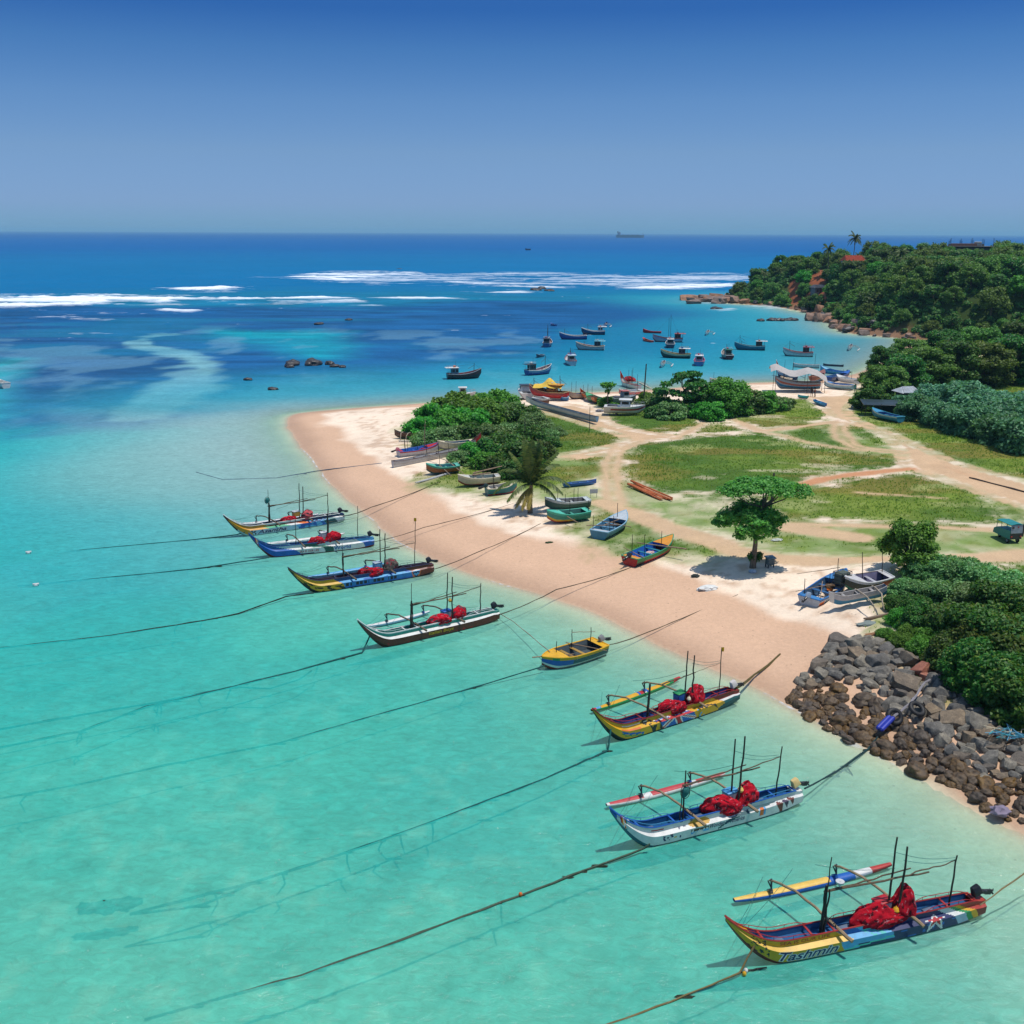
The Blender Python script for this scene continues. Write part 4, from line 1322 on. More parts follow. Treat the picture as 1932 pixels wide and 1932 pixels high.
def text_polys(s, shear=0.0, bold=0.0, fat=0.0, space=1.0):
    cu = bpy.data.curves.new('lettering', 'FONT')
    cu.body = s
    cu.shear = shear
    cu.offset = fat
    cu.resolution_u = 3
    cu.space_character = space
    ob = bpy.data.objects.new('lettering', cu)
    COLL.objects.link(ob)
    me = bpy.data.meshes.new_from_object(ob)
    vs = [v.co.copy() for v in me.vertices]
    fs = [tuple(p.vertices) for p in me.polygons]
    bpy.data.objects.remove(ob); bpy.data.curves.remove(cu); bpy.data.meshes.remove(me)
    return vs, fs


class Oruwa:
    """outrigger canoe hull as a function S(t, v): t bow 0 .. stern 1; v 0 keel, 1 chine, 2 ledge top, 3 gunwale; side -1 = facing side"""
    def __init__(s, L, prow=1.5, k=1.0, bow=.22):
        s.L, s.prow, s.k, s.bow = L, prow, k, bow

    def prof(s, t):
        k = s.k
        zk = -.30 + (s.prow + 1.10) * cl((s.bow - .02 - t) / (s.bow - .02)) ** 1.55 + .30 * cl((t - .84) / .16) ** 2
        zs = 1.0 + s.prow * cl((s.bow - t) / s.bow) ** 1.9
        if t > .95: zs -= .10 * cl((t - .95) / .03)
        f = cl(t / .30)
        fl = (1 - (1 - f) ** 1.9)
        st = 1 - .40 * cl((t - .62) / .38) ** 1.6
        bl = .60 * fl * st + .012
        bu = .34 * (1 - (1 - cl(t / .26)) ** 1.7) * (1 - .30 * cl((t - .65) / .35) ** 1.6) + .022
        bl = max(bl, bu + .004)
        zl = zk + (zs - zk) * (.67 + .05 * cl((.25 - t) / .25) + .04 * cl((t - .8) / .2))
        zt = zl + (zs - zl) * .30
        return zk * k, zl * k, zt * k, zs * k, bl * k, bu * k

    def S(s, t, v, side=-1):
        zk, zl, zt, zs, bl, bu = s.prof(t)
        if v < .45:
            q = v / .45; y = bl * .93 * q ** .7; z = zk + (zl - zk) * .43 * q ** 1.2
        elif v < 1:
            q = (v - .45) / .55; y = bl * (.93 + .07 * q); z = zk + (zl - zk) * (.43 + .57 * q)
        elif v < 2:
            q = v - 1; y = bl + (bu - bl) * q; z = zl + (zt - zl) * q
        else:
            q = min(v - 2, 1); y = bu + .02 * q; z = zt + (zs - zt) * q
        return Vector((t * s.L, side * y, z))

    def hull(s, colf, nt=220, texts=()):
        mb = MB()
        V = [0, .2, .33, .45] + [.45 + .55 * i / 7 for i in range(1, 8)] + [1 + i / 4 for i in range(1, 5)] + [2 + i / 4 for i in range(1, 5)]
        Tn = [(i / nt) for i in range(nt + 1)]
        for side in (-1, 1):
            P = [[s.S(t, v, side) for v in V] for t in Tn]
            mb.grid(P, lambda i, j, side=side: colf((Tn[i] + Tn[i + 1]) / 2, (V[j] + V[j + 1]) / 2, side), flip=(side == 1))
        # transom
        e = [s.S(1, v, -1) for v in V] + [s.S(1, v, 1) for v in V[::-1]]
        mb.add(e, [tuple(range(len(e)))], colf(.995, .8, -1))
        # closed after-deck and fore-deck
        for a, b in ((.945, 1.0), (.0, .10)):
            tt = [a + (b - a) * i / 8 for i in range(9)]
            P = [[s.S(t, 3, -1) + Vector((0, 0, -.02)), s.S(t, 3, 1) + Vector((0, 0, -.02))] for t in tt]
            mb.grid(P, lambda i, j: colf((tt[i] + tt[i + 1]) / 2, 2.6, -1))
        for (body, t0, t1, v0, v1, colr, shear, outline, fat) in texts:
            for (o, cc, ft) in (((.006, outline, .055 + fat), (.011, colr, fat)) if outline else ((.008, colr, fat),)):
                vs, fs = text_polys(body, shear, 0, fat)
                x0 = min(p.x for p in vs); x1 = max(p.x for p in vs); y0 = min(p.y for p in vs); y1 = max(p.y for p in vs)
                if ft > fat: vs, fs = text_polys(body, shear, 0, ft)   # the outline stays centred on the letters
                out_ = []
                for p in vs:
                    t = t0 + (t1 - t0) * (p.x - x0) / (x1 - x0); v = v0 + (v1 - v0) * (p.y - y0) / (y1 - y0)
                    q = s.S(t, v, -1)
                    n = (s.S(t + .004, v, -1) - q).cross(s.S(t, v + .03, -1) - q)
                    n.normalize()
                    if n.y > 0: n = -n
                    out_.append(q + n * o)
                f2 = []
                for f in fs:
                    a, b, c = (out_[i] for i in f[:3])
                    nn = (b - a).cross(c - a)
                    f2.append(f if nn.y < 0 else f[::-1])
                mb.add(out_, f2, cc)
        return mb


def outboard(parent, loc, rz, cover=BLACK, tilt=1.1, lab=None):
    """tilted outboard: cowl at the hull, leg and propeller out astern"""
    e = MB()
    c = Vector((0, 0, 0))
    e.box((.04, 0, .42), (.50, .34, .48), cover, ry=-.45, bev=.05, taper=.8)
    m = e.build('outboard_motor', METAL, parent, loc, rz)
    l = MB()
    l.box((.34, 0, .30), (.60, .17, .20), C(40, 42, 46), ry=.25, bev=.04)
    l.box((.72, 0, .20), (.36, .09, .26), C(30, 32, 36), ry=.2, bev=.03)
    l.build('motor_leg', METAL, m)
    p = MB()
    for k in range(3):
        a = k * 2.094
        p.add([Vector((.93, 0, .22)) + Vector((dx, math.cos(a + da) * r, math.sin(a + da) * r)) for (r, da, dx) in ((.03, 0, 0), (.15, -.4, .03), (.17, .1, .0), (.12, .5, -.03))], [(0, 1, 2, 3)], C(60, 60, 62))
    p.lathe([(.0, .86), (.05, .88), (.05, .98), (.0, 1.02)], (0, 0, .22), C(60, 60, 62), 8, 'X')
    p.build('propeller', METAL, m)
    if lab: m['label'] = lab
    return m


def net_bundle(loc, size, rz, seed, label, colr=NETRED, dark=NETDK, bend=.25):
    def cf(n, c):
        k = noise.noise(c * 3.1 + Vector((seed, 0, 0)))
        if k > .30: return mixc(dark, C(70, 78, 84), .5) if seed % 3 == 2 else dark
        if noise.noise(c * 6 + Vector((0, seed, 0))) > .48: return mixc(colr, (.6, .35, .38), .5)
        return colr
    mb = MB()
    bm = bmesh.new()
    bmesh.ops.create_icosphere(bm, subdivisions=5, radius=1)
    vs = []
    for v in bm.verts:
        p = v.co.copy()
        q = Vector((p.x * size[0], p.y * size[1], p.z * size[2] * 1.25))
        n = noise.noise(p * 1.4 + Vector((seed * 3.7, 0, 0))) * .24 + noise.noise(p * 3.2 + Vector((0, seed, 0))) * .08
        fold = .05 * math.sin(p.x * 9 + 3 * noise.noise(p * 2 + Vector((seed, 1, 2)))) + .03 * math.sin(p.y * 15 + p.x * 7)
        q *= 1 + n + fold
        q.z += bend * size[2] * (p.x ** 2) * -1 + (.25 * size[2] * p.x)
        if q.z < -.30: q.z = -.30 + (q.z + .30) * .2
        vs.append(q)
    fs = [tuple(v.index for v in f.verts) for f in bm.faces]
    cs = [cf(f.normal, f.calc_center_median()) for f in bm.faces]
    bm.free()
    mb.add(vs, fs, cs)
    # loose cords tied round it
    g = random.Random(seed)
    for k in range(2):
        ph = g.uniform(-.5, .5)
        mb.tube([Vector((ph * size[0] + .05 * math.sin(a * 3), math.cos(a) * size[1] * 1.02 * math.sqrt(1 - ph * ph), math.sin(a) * size[2] * 1.05 * math.sqrt(1 - ph * ph))) for a in [i * .35 for i in range(10)]], .008, (.40, .25, .28), 4)
    o = mb.build('net_bundle', NETM, None, loc, rz, angle=180)
    return tag(o, label, 'fishing net')


def cooler_box(loc, rz, lid, body, label, s=1.0):
    e = empty('cooler_box', loc, rz, label, 'box')
    b = MB(); b.box((0, 0, .25 * s), (.75 * s, .5 * s, .5 * s), body, bev=.05, taper=1.04); b.build('body', PAINT, e)
    b = MB(); b.box((0, 0, .545 * s), (.80 * s, .55 * s, .09 * s), lid, bev=.03); b.build('lid', PAINT, e)
    return e


def stick(a, b, r, seed, wob=.03, n=7):
    g = random.Random(seed)
    a, b = Vector(a), Vector(b)
    P = [a.lerp(b, i / n) + Vector((g.uniform(-wob, wob), g.uniform(-wob, wob), g.uniform(-wob, wob) * .5)) * (0 if i in (0, n) else 1) for i in range(n + 1)]
    return P, [r * (1.1 - .35 * i / n) for i in range(n + 1)]


def outrigger(Pb, Ps, flo, label, colf, texts, rail, gun, deck, float_top, float_side, cfg):
    a, b = W(*Pb), W(*Ps)
    u = (b - a); wl = u.length; u.normalize()
    h = Oruwa(wl / .855, cfg.get('prow', 1.5), cfg.get('k', 1.0))
    L = h.L
    nrm = Vector((-u.y, u.x, 0))
    org = a - u * (.135 * L) + nrm * .50
    yaw = math.atan2(u.y, u.x)
    root = empty('outrigger_boat', org, yaw, label, 'fishing boat', 'moored outrigger fishing boats')
    tow = Matrix.Translation(org) @ Matrix.Rotation(yaw, 4, 'Z')
    inv = tow.inverted()
    h.hull(colf, cfg.get('nt', 200), texts).build('hull', PAINT, root, angle=24)
    # gunwale
    mb = MB()
    T_ = [.0 + .96 * i / 60 for i in range(61)]
    for sd_2 in (-1, 1):
        mb.tube([h.S(t, 3, sd_2) + Vector((0, 0, .015)) for t in T_], [.036 if t > .03 else .05 for t in T_], gun, 6)
    mb.tube([h.S(.955, 3, -1) + Vector((0, 0, .01)), h.S(.955, 3, 1) + Vector((0, 0, .01))], .04, gun, 6)
    for t in (.13, .31, .395, .55, .70, .84):
        mb.box(h.S(t, 3, -1) * .5 + h.S(t, 3, 1) * .5 + Vector((0, 0, -.02)), (.10, h.prof(t)[5] * 2, .05), gun)
    mb.build('gunwale', PAINT, root)
    # sunk deck with inner walls
    mb = MB()
    tt = [.10 + .85 * i / 40 for i in range(41)]
    dk = lambda t, s_: Vector((t * L, s_ * (h.prof(t)[5] - .015), h.prof(t)[3] - .30 * h.k))
    P = [[h.S(t, 3, -1) + Vector((0, .015, 0)), dk(t, -1), dk(t, 1), h.S(t, 3, 1) + Vector((0, -.015, 0))] for t in tt]
    mb.grid(P, deck)
    for t in (.2, .45, .78):
        mb.box(dk(t, 0) + Vector((0, 0, .05)), (.5, .3, .05), mixc(deck, GREY, .5), rz=.1)
    mb.build('deck', PAINT, root)
    # rails
    for (t0, t1, sides) in ((.05, .33, (-1, 1)), (.40, .55, (1,)), (.74, .95, (-1, 1))):
        for s_ in sides:
            mb = MB()
            q = [t0 + (t1 - t0) * i / 12 for i in range(13)]
            pts_ = [h.S(t, 3, s_) + Vector((0, 0, .20 * min(1, 5 * (t - t0) / (t1 - t0) + .05, 5 * (t1 - t) / (t1 - t0) + .05))) for t in q]
            mb.tube(pts_, .017, rail, 5)
            for i in (2, 5, 8, 11): mb.tube([h.S(q[i], 3, s_), pts_[i]], .014, rail, 4)
            mb.build('railing', PAINT, root)
    # outrigger float
    f0, f1 = inv @ W(*flo[0], .15), inv @ W(*flo[1], .15)
    mb = MB()
    n_ = 44
    nseg = 10
    P = []
    ax = (f1 - f0); FL = ax.length; ax.normalize(); ay = Vector((-ax.y, ax.x, 0))
    for i in range(n_ + 1):
        t = i / n_
        r = .27 * (math.sin(math.pi * min(1, max(0, .04 + t * .92))) ** .42)
        zc = .10 + .16 * abs(2 * t - 1) ** 3
        c0 = f0 + ax * (t * FL); c0.z = 0
        P.append([c0 + ay * (r * math.cos(an)) + Vector((0, 0, zc + r * .72 * math.sin(an))) for an in [2 * math.pi * k / nseg for k in range(nseg + 1)]])
    mb.grid(P, lambda i, j: (float_top if not callable(float_top) else float_top((i + .5) / n_)) if j in (0, 1, 2, 3, 4) and j not in (0, 4) else (float_side if not callable(float_side) else float_side((i + .5) / n_)), flip=True)
    mb.build('outrigger_float', PAINT, root, angle=50)
    # two bent booms
    yf = (f0.y + f1.y) / 2
    for bi, tb in enumerate(cfg.get('booms', (.40, .675))):
        mb = MB()
        x0 = tb * L
        xf = x0 - .06 * L
        yy = f0.y + (f1.y - f0.y) * cl((xf - f0.x) / (f1.x - f0.x))
        hh = h.prof(tb)[3]
        ctr = [Vector((x0 + .10 * L * .25, -1.05, hh - .12)), Vector((x0, 0, hh + .10)), Vector((x0 - .01 * L, 1.0, hh + .16)), Vector((x0 - .03 * L, yy * .62, hh + .18)), Vector((xf + .02, yy - .25, hh - .02)), Vector((xf, yy + .12, hh - .30 + .1))]
        g = random.Random(int(L * 100) + bi)
        pts_ = []
        for i in range(len(ctr) - 1):
            for k in range(4): pts_.append(ctr[i].lerp(ctr[i + 1], k / 4) + Vector((0, 0, g.uniform(-.02, .02))))
        pts_.append(ctr[-1])
        mb.tube(pts_, [.085 if i < 3 else .07 - .015 * i / len(pts_) for i in range(len(pts_))], POLE_L if cfg.get('light_booms') else C(112, 98, 82), 7)
        # lashed struts down to the float and rope windings
        mb.tube([Vector((xf, yy, hh - .05)), Vector((xf + .05, yy, .25))], .045, C(70, 84, 96), 6)
        mb.tube([Vector((xf - .15, yy + .05, hh - .15)), Vector((xf + .12, yy, .25))], .035, C(60, 66, 70), 5)
        for k in range(4): mb.tube([Vector((xf + .05 * k - .1, yy - .16, .28)), Vector((xf + .05 * k - .1, yy, .42)), Vector((xf + .05 * k - .1, yy + .16, .28))], .02, BLUE if bi else C(60, 70, 80), 4)
        for k in range(5): mb.tube([Vector((x0 + .02, -.25 + .12 * k, hh + .01)), Vector((x0 + .02, -.22 + .12 * k, hh + .20))], .03, C(64, 60, 56), 4)
        mb.build('outrigger_boom', WOOD, root)
    # masts, posts and the long spars that carry the net
    hh = 1.0 * h.k
    sdn = int(wl * 37)
    posts = cfg.get('posts', [(.365, .10, 2.05, .08), (.36, .0, 3.5, .03), (.37, -.02, 1.9, .045), (.625, .18, 3.7, .05), (.648, -.16, 3.4, .055), (.868, .05, 2.35, .045)])
    for (t, y, ht, r) in posts:
        mb = MB()
        P, R = stick((t * L, y, hh - .30), (t * L + .03 * ht + random.uniform(-.05, .05), y + random.uniform(-.08, .08), hh + ht), r, sdn + int(t * 1000), .03)
        mb.tube(P, R, C(66, 62, 54), 6)
        mb.build('mast', WOOD, root)
    zt_ = hh + cfg.get('spar_z', 1.75)
    for k, (t0, t1, dz0, dz1, y0, y1, r) in enumerate(cfg.get('spars', [(.36, .76, 0, .05, .05, -.05, .05), (.37, .70, -.12, .22, .15, .2, .04), (.66, .875, .12, .32, -.1, .05, .032)])):
        mb = MB()
        P, R = stick((t0 * L, y0, zt_ + dz0), (t1 * L, y1, zt_ + dz1), r, sdn + 50 + k, .05, 9)
        mb.tube(P, R, C(98, 84, 66), 6)
        mb.build('spar', WOOD, root)
    mb = MB()
    for (t0, z0, t1, z1, y0, y1) in ((.628, 3.0, .868, 2.2, .1, .05), (.648, 2.7, .868, 2.1, -.1, .05), (.63, 2.2, .5, .5, .1, yf * .9), (.05, .9, .30, .2, .1, yf * .95), (.07, .75, .42, .35, .1, yf * .95), (.648, 1.2, .84, .55, -.1, -.2)):
        p0, p1 = Vector((t0 * L, y0, hh + z0)), Vector((t1 * L, y1, hh + z1))
        mb.tube([p0.lerp(p1, i / 8) + Vector((0, 0, -.18 * math.sin(math.pi * i / 8))) for i in range(9)], .011, C(44, 104, 100), 4)
    mb.build('rigging', ROPE, root)
    outboard(root, (.968 * L, 0, hh - .12), 0, cfg.get('motor', BLACK))
    # gear lying in the boat
    for k, (t, y, z, sx, sy, sz, rz, seed, lab, c1, c2) in enumerate(cfg.get('nets', [])):
        net_bundle(tow @ Vector((t * L, y, hh + z)), (sx, sy, sz), yaw + rz, seed, lab, c1, c2)
    for (t, y, z, lid, body, lab) in cfg.get('boxes', []):
        cooler_box(tow @ Vector((t * L, y, hh + z)), yaw + .15, lid, body, lab)
    for (t, y, z, lab) in cfg.get('lamps', []):
        mb = MB(); mb.lathe([(.0, .0), (.05, .0), (.06, .10), (.17, .16), (.19, .26), (.15, .27), (.02, .24)], (0, 0, 0), C(190, 192, 190), 14)
        o = mb.build('lamp', METAL, None, tow @ Vector((t * L, y, zt_ + z)), yaw)
        tag(o, lab, 'lamp')
    for (t, y, z, c, lab) in cfg.get('floats', []):
        mb = MB(); mb.lathe([(0, -.16), (.10, -.12), (.15, 0), (.10, .12), (.03, .16), (.03, .2), (0, .2)], (0, 0, 0), c, 12)
        tag(mb.build('float_buoy', PAINT, None, tow @ Vector((t * L, y, hh + z)), yaw), lab, 'buoy')
    for (t, z, c, lab) in cfg.get('flags', []):
        mb = MB()
        mb.tube([(0, 0, 0), (0, 0, .55)], .012, POLE, 5)
        mb.grid([[Vector((.005 + .22 * i / 4, .03 * math.sin(i * 1.4), .52 - .3 * j / 3)) for j in range(4)] for i in range(5)], c)
        tag(mb.build('flag', CLOTH, None, tow @ Vector((t * L, .05, hh + z)), yaw), lab, 'flag')
    if cfg.get('hand_net'):
        t, y, z, lab = cfg['hand_net']
        mb = MB(); mb.blob((0, 0, .15), (.24, .10, .30), mul(C(60, 130, 126), .8), 3, .3, 2, 3)
        mb.tube([Vector((.28 * math.cos(a), .05 * math.sin(a), .15 + .36 * math.sin(a))) for a in [i * .42 for i in range(16)]], .02, C(60, 64, 60), 5)
        tag(mb.build('hand_net', NETM, None, tow @ Vector((t * L, y, hh + z)), yaw), lab, 'hand net')
    if cfg.get('garland'):
        mb = MB()
        for k, cc in enumerate((RED, YEL, WHITE, ORANGE, TEAL)):
            mb.tube([h.S(.045 + .006 * k, 3, -1) + Vector((0, 0, .05)), h.S(.05 + .006 * k, 2, -1) + Vector((0, -.06, -.15 - .05 * k))], .035, cc, 5)
        mb.build('bow_garland', CLOTH, root)
    return root, h, tow, L


def star(dx, dy, n=5):
    r = math.hypot(dx, dy); a = math.atan2(dx, dy)
    sec = 2 * math.pi / n
    a = abs((a + sec / 2) % sec - sec / 2)
    # distance scaled so that 1 = tip
    lim = .382 / (math.cos(a) * .382 + math.sin(a) * ((1 - .382 * math.cos(sec / 2)) / math.sin(sec / 2)) * 1.0 * .382 / .382 + 1e-9) if False else None
    t = a / (sec / 2)
    rt = 1.0 / (1 + t * 1.62)
    return r / rt


def union_jack(p, q):
    x, y = p - .5, q - .5
    if abs(x) < .06 or abs(y) < .10: return RED
    if abs(x) < .10 or abs(y) < .17: return WHITE
    d = abs(abs(x) - abs(y))
    if d < .035: return RED
    if d < .10: return WHITE
    return BLUE


def col_tashmin(t, v, s):
    u = t + .035 * (v - 1.2)
    if v < .40: return MAROON if t < .2 or t > .9 else DKTEAL
    if v < .47: return mul(C(150, 214, 216), .8)
    if u > .945: return MAROON if v < 1 else mul(C(180, 66, 52), .85)
    if u > .922: return YEL
    if u > .90: return GREEN
    if u > .855: return WHITE if v > 1 else mul(C(170, 196, 214), .8)
    d = star((t - .782) / .068, (v - 1.25) / 1.25)
    if d < .55: return RED
    if d < .85: return WHITE
    if v < 1:
        d2 = abs((v - .47) / .53 - ((t - .42) / .4)) if .42 < t < .82 else 9
        if u > .60: return NAVY if noise.noise((t * 40, v * 5, 1)) < .35 else BLUE
        if u > .40:
            if d2 < .08: return mul(C(90, 220, 190), .8)
            return NAVY if v < .62 + (.62 - u) * .4 and u > .46 else SKY
        dd = noise.noise((t * 70, v * 7, 2.0))
        if .075 < t < .15 and dd > .12: return C(40, 36, 40)
        return YEL
    if u > .60: return NAVY
    if u > .53: return mul(C(70, 196, 190), .8) if noise.noise((t * 50, v * 3, 4)) > 0 else SKY
    if u > .455: return SKY if v < 2 else BLUE
    if .085 < t < .14 and noise.noise((t * 70, v * 6, 2)) > .15: return C(44, 38, 40)
    if v < 2: return mul(C(240, 196, 92), .85)
    return YEL


def col_wonder(t, v, s):
    if v < .47: return mul(C(60, 110, 130), .8)
    if t < .03: return BLUE
    # teal wave rising astern
    w = .47 + .53 * ((t - .52) / .22) if t > .52 else -1
    if .52 < t < .88:
        c0 = .5 + 1.3 * math.sin(cl((t - .52) / .36) * math.pi * .62)
        if abs(v - c0) < .05 + .34 * math.sin(cl((t - .52) / .36) * math.pi) ** 2: return DKTEAL
    for (tc, vc, rt, rv, cc) in ((.86, 1.0, .020, .5, MAROON), (.893, 1.2, .017, .45, NAVY), (.925, 1.3, .020, .45, MAROON)):
        if abs(t - tc - .02 * (vc - v)) / rt + abs(v - vc) / rv * .6 < 1: return mixc(cc, BROWN, .4)
    if abs(t - .76) < .018 and abs(v - 1.1) < .5: return ORANGE if abs(t - .757) < .01 else SKY
    if ((t - .43) / .055) ** 2 + ((v - 1.9) / .9) ** 2 < 1: return mul(C(206, 160, 60), .85)
    if .38 < t < .47 and .62 < v < .95 and noise.noise((t * 60, v * 4, 0)) > -.05: return SKY if v < .8 else BROWN
    if star((t - .30) / .012, (v - .72) / .16) < .8: return YEL
    if star((t - .325) / .012, (v - .68) / .15) < .8: return NAVY
    if .225 < t < .29 and .6 < v < 1.0 and noise.noise((t * 80, v * 7, 3)) > .12: return NAVY
    if .19 < t < .25 and 2.2 < v < 2.7: return RED if v < 2.4 else (NAVY if v < 2.55 else WHITE)
    if .32 < t < .40 and v > 1.2 and noise.noise((t * 60, v * 5, 8)) > .3: return C(90, 96, 110)
    return WHITE


def col_union(t, v, s):
    u = t + .04 * (v - 1.2)
    if v < .47: return BLACK if t < .9 else DKTEAL
    if u > .86:
        return MAROON if v > 1.7 else (WHITE if v > 1.0 - .0 else (DKTEAL if v < .8 else mul(C(36, 120, 130), .8)))
    if u > .80 and v < .8 - (0.86 - u) * 4: return DKTEAL
    if .40 < u < .635 and v < 2.0: return union_jack((u - .40) / .235, (v - .47) / 1.53)
    if .33 < u < .40 and noise.noise((t * 34, v * 2.2, 5)) > -.02: return BLACK
    if .70 < u < .80 and abs(v - 1.25 - .5 * math.sin((u - .70) * 40)) < .28: return BLACK
    if .64 < u < .70 and noise.noise((t * 60, v * 5, 6)) > .3: return ORANGE if v > 1.2 else SKY
    if v > 2.0 and .17 < t < .33: return WHITE if 2.15 < v < 2.6 else YEL
    if .16 < t < .30 and v < 1:
        q = v + (t - .23) * 2
        if .55 < q < .63: return GREEN
        if .68 < q < .82: return BLUE
    if .16 < t < .28 and 1.05 < v < 1.5: return ORANGE
    return YEL


def col_italian(t, v, s):
    if v < 1.0:
        if noise.noise((t * 30, v * 3, 7)) > .55: return mul(RED, .8)
        return mixc(BROWN, MAROON, .35)
    if v < 2.0: return WHITE
    return mul(C(52, 160, 140), .8) if v < 2.85 else WHITE


def col_bluegold(t, v, s):
    u = t + .03 * (v - 1.2)
    if v < .45: return BLACK
    if abs(t - .865) < .034 and abs(v - 1.05) < .75:
        r = math.hypot((t - .865) / .034, (v - 1.05) / .75)
        if r < 1: return (ORANGE if r > .82 else (WHITE if v > 1.3 else (NAVY if math.sin(v * 16 + math.sin(t * 300)) > 0 else SKY)))
    if u > .84: return mixc(BROWN, MAROON, .4)
    if u < .34:
        if v < 1.0 and noise.noise((t * 26, v * 4.5, 9)) > .08: return C(50, 40, 26)
        return mul(YEL, .9) if v < 1 or v > 2 else mul(C(226, 184, 90), .85)
    if v < .9 and .36 < t < .72 and .58 < v and abs(math.sin(t * 130) + .6 * math.sin(t * 77)) > .55: return C(24, 26, 40)
    if v < 1: return BLUE if v < .6 else mul(C(52, 130, 200), .8)
    if v < 2: return SKY if noise.noise((t * 18, v, 1)) > -.1 else BLUE
    return mul(C(40, 70, 130), .85)


def col_world(t, v, s):
    u = t + .03 * (v - 1.2)
    if v < .47: return MAROON
    if u > .90: return BLUE if v < 1.4 else SKY
    if u < .30 + .05 * (2 - v): return BLUE if v < 1.6 else mul(C(36, 96, 170), .85)
    if abs(u - .56 - .05 * math.sin(v * 2)) < .03 + .01 * v: return mul(C(34, 96, 84), .8)
    if .50 < u < .62 and 1.2 < v < 1.9: return mul(C(70, 170, 130), .8)
    if v < .56 and t < .5: return NAVY
    return WHITE


def col_asantha(t, v, s):
    u = t + .05 * (v - 1.2)
    if v < .46: return mul(C(200, 210, 210), .8) if t > .1 else BLACK
    if t < .035: return MAROON
    if u < .18: return mul(C(206, 146, 30), .85)
    if v < 1.0:
        if .10 < t < .24 and noise.noise((t * 50, v * 6, 4)) > .05: return C(50, 46, 50)
        if u < .56: return mul(C(170, 206, 220), .8)
        if u < .80: return BLUE if noise.noise((t * 20, v * 3, 2)) > 0 else SKY
        if u < .90: return DKTEAL
        return mul(C(190, 205, 215), .8)
    if v < 2:
        if u < .34: return mul(C(226, 170, 90), .85)
        if u < .52: return mul(C(96, 186, 140), .8)
        if u < .62: return WHITE
        if u < .70: return ORANGE
        if u < .86: return SKY if noise.noise((t * 40, v * 2, 2)) > .05 else NAVY
        return WHITE if u > .93 else mul(C(50, 120, 120), .8)
    if u < .40: return mul(C(206, 146, 40), .85)
    if u < .7: return MAROON if v < 2.5 else WHITE
    return NAVY


def fl_tash(t): return mul(C(238, 196, 92), .85) if t < .58 else (BLUE if t < .76 else (WHITE if t < .86 else mul(C(186, 62, 52), .85)))
def fl_tash2(t): return BLUE if t < .76 else (mul(C(180, 190, 200), .8) if t < .86 else MAROON)
def fl_uj(t):
    if t < .05: return RED
    if t < .1: return SKY
    if .50 < t < .62: return union_jack((t - .5) / .12, .3)
    return YEL if t < .86 else (GREEN if t < .93 else RED)
def fl_won(t): return WHITE if (.30 < t < .36 or .70 < t < .76 or t < .02) else mul(C(196, 70, 72), .85)


outrigger((1444, 1825.7), (1858, 1737), ((1384.5, 1702), (1680, 1634)), 'yellow and navy outrigger boat with a red star and blue and yellow float', col_tashmin,
          [('Tashmin', .185, .40, .50, .98, NAVY, .35, WHITE, .012), ('SEA IS OUR LIFE', .19, .375, 2.25, 2.78, mul(RED, .8), 0, None, .010)], mul(RED, .8), mul(C(170, 50, 44), .85), mul(C(46, 100, 150), .8), fl_tash, fl_tash2,
          dict(nt=320, nets=[(.545, -.05, .10, .95, .42, .48, -.1, 3, 'long red net heap amidships in the boat with the red star', NETRED, NETDK), (.60, -.22, -.05, .95, .34, .30, .0, 4, 'flat dark red net draped over the side of the boat with the red star', mul(NETRED, .85), NETDK),
                             (.675, .0, .32, .55, .52, .68, .2, 6, 'tall round red net bale behind the posts of the boat with the red star', NETRED, NETDK)],
               boxes=[(.605, .28, .0, RED, mul(C(180, 190, 200), .8), 'white cooler box with a red lid beside the big red net bale')], lamps=[(.42, .1, .08, 'round silver lamp hanging on the spar of the boat with the red star')],
               floats=[(.635, -.20, .28, YEL, 'small yellow buoy tied beside the net bale in the boat with the red star')], light_booms=True))
outrigger((1210, 1604.5), (1514, 1523.6), ((1144, 1522), (1366, 1462)), 'white outrigger boat with a teal wave, brown diamonds and red topped float', col_wonder,
          [('Wonder of America', .475, .66, .70, .99, NAVY, .3, None, .012)], mul(C(70, 150, 190), .8), BLUE, mul(C(24, 90, 140), .8), fl_won, WHITE,
          dict(nt=280, nets=[(.55, -.05, .12, .90, .42, .42, -.35, 7, 'long crimson net heap amidships in the white outrigger boat', NETRED, NETDK), (.61, -.3, -.05, .55, .32, .30, 0, 9, 'small crimson net hanging over the side of the white outrigger boat', NETRED, NETDK),
                             (.70, .0, .25, .70, .48, .55, .2, 10, 'round crimson net bale abaft the posts of the white outrigger boat', NETRED, NETDK)],
               boxes=[(.63, .30, .05, SKY, mul(C(190, 200, 205), .8), 'white cooler box with a sky blue lid in the white outrigger boat')], floats=[(.665, -.05, .72, mul(C(236, 206, 110), .85), 'pale yellow buoy on top of the crimson net bale')],
               hand_net=(.375, .05, 1.2, 'teal hand net hung on the front post of the white outrigger boat'), garland=True, light_booms=True, motor=mul(C(226, 196, 130), .85),
               posts=[(.372, .10, 2.5, .045), (.345, -.12, 1.6, .03), (.625, .18, 3.6, .05), (.648, -.16, 3.9, .055), (.868, .05, 2.7, .042)]))
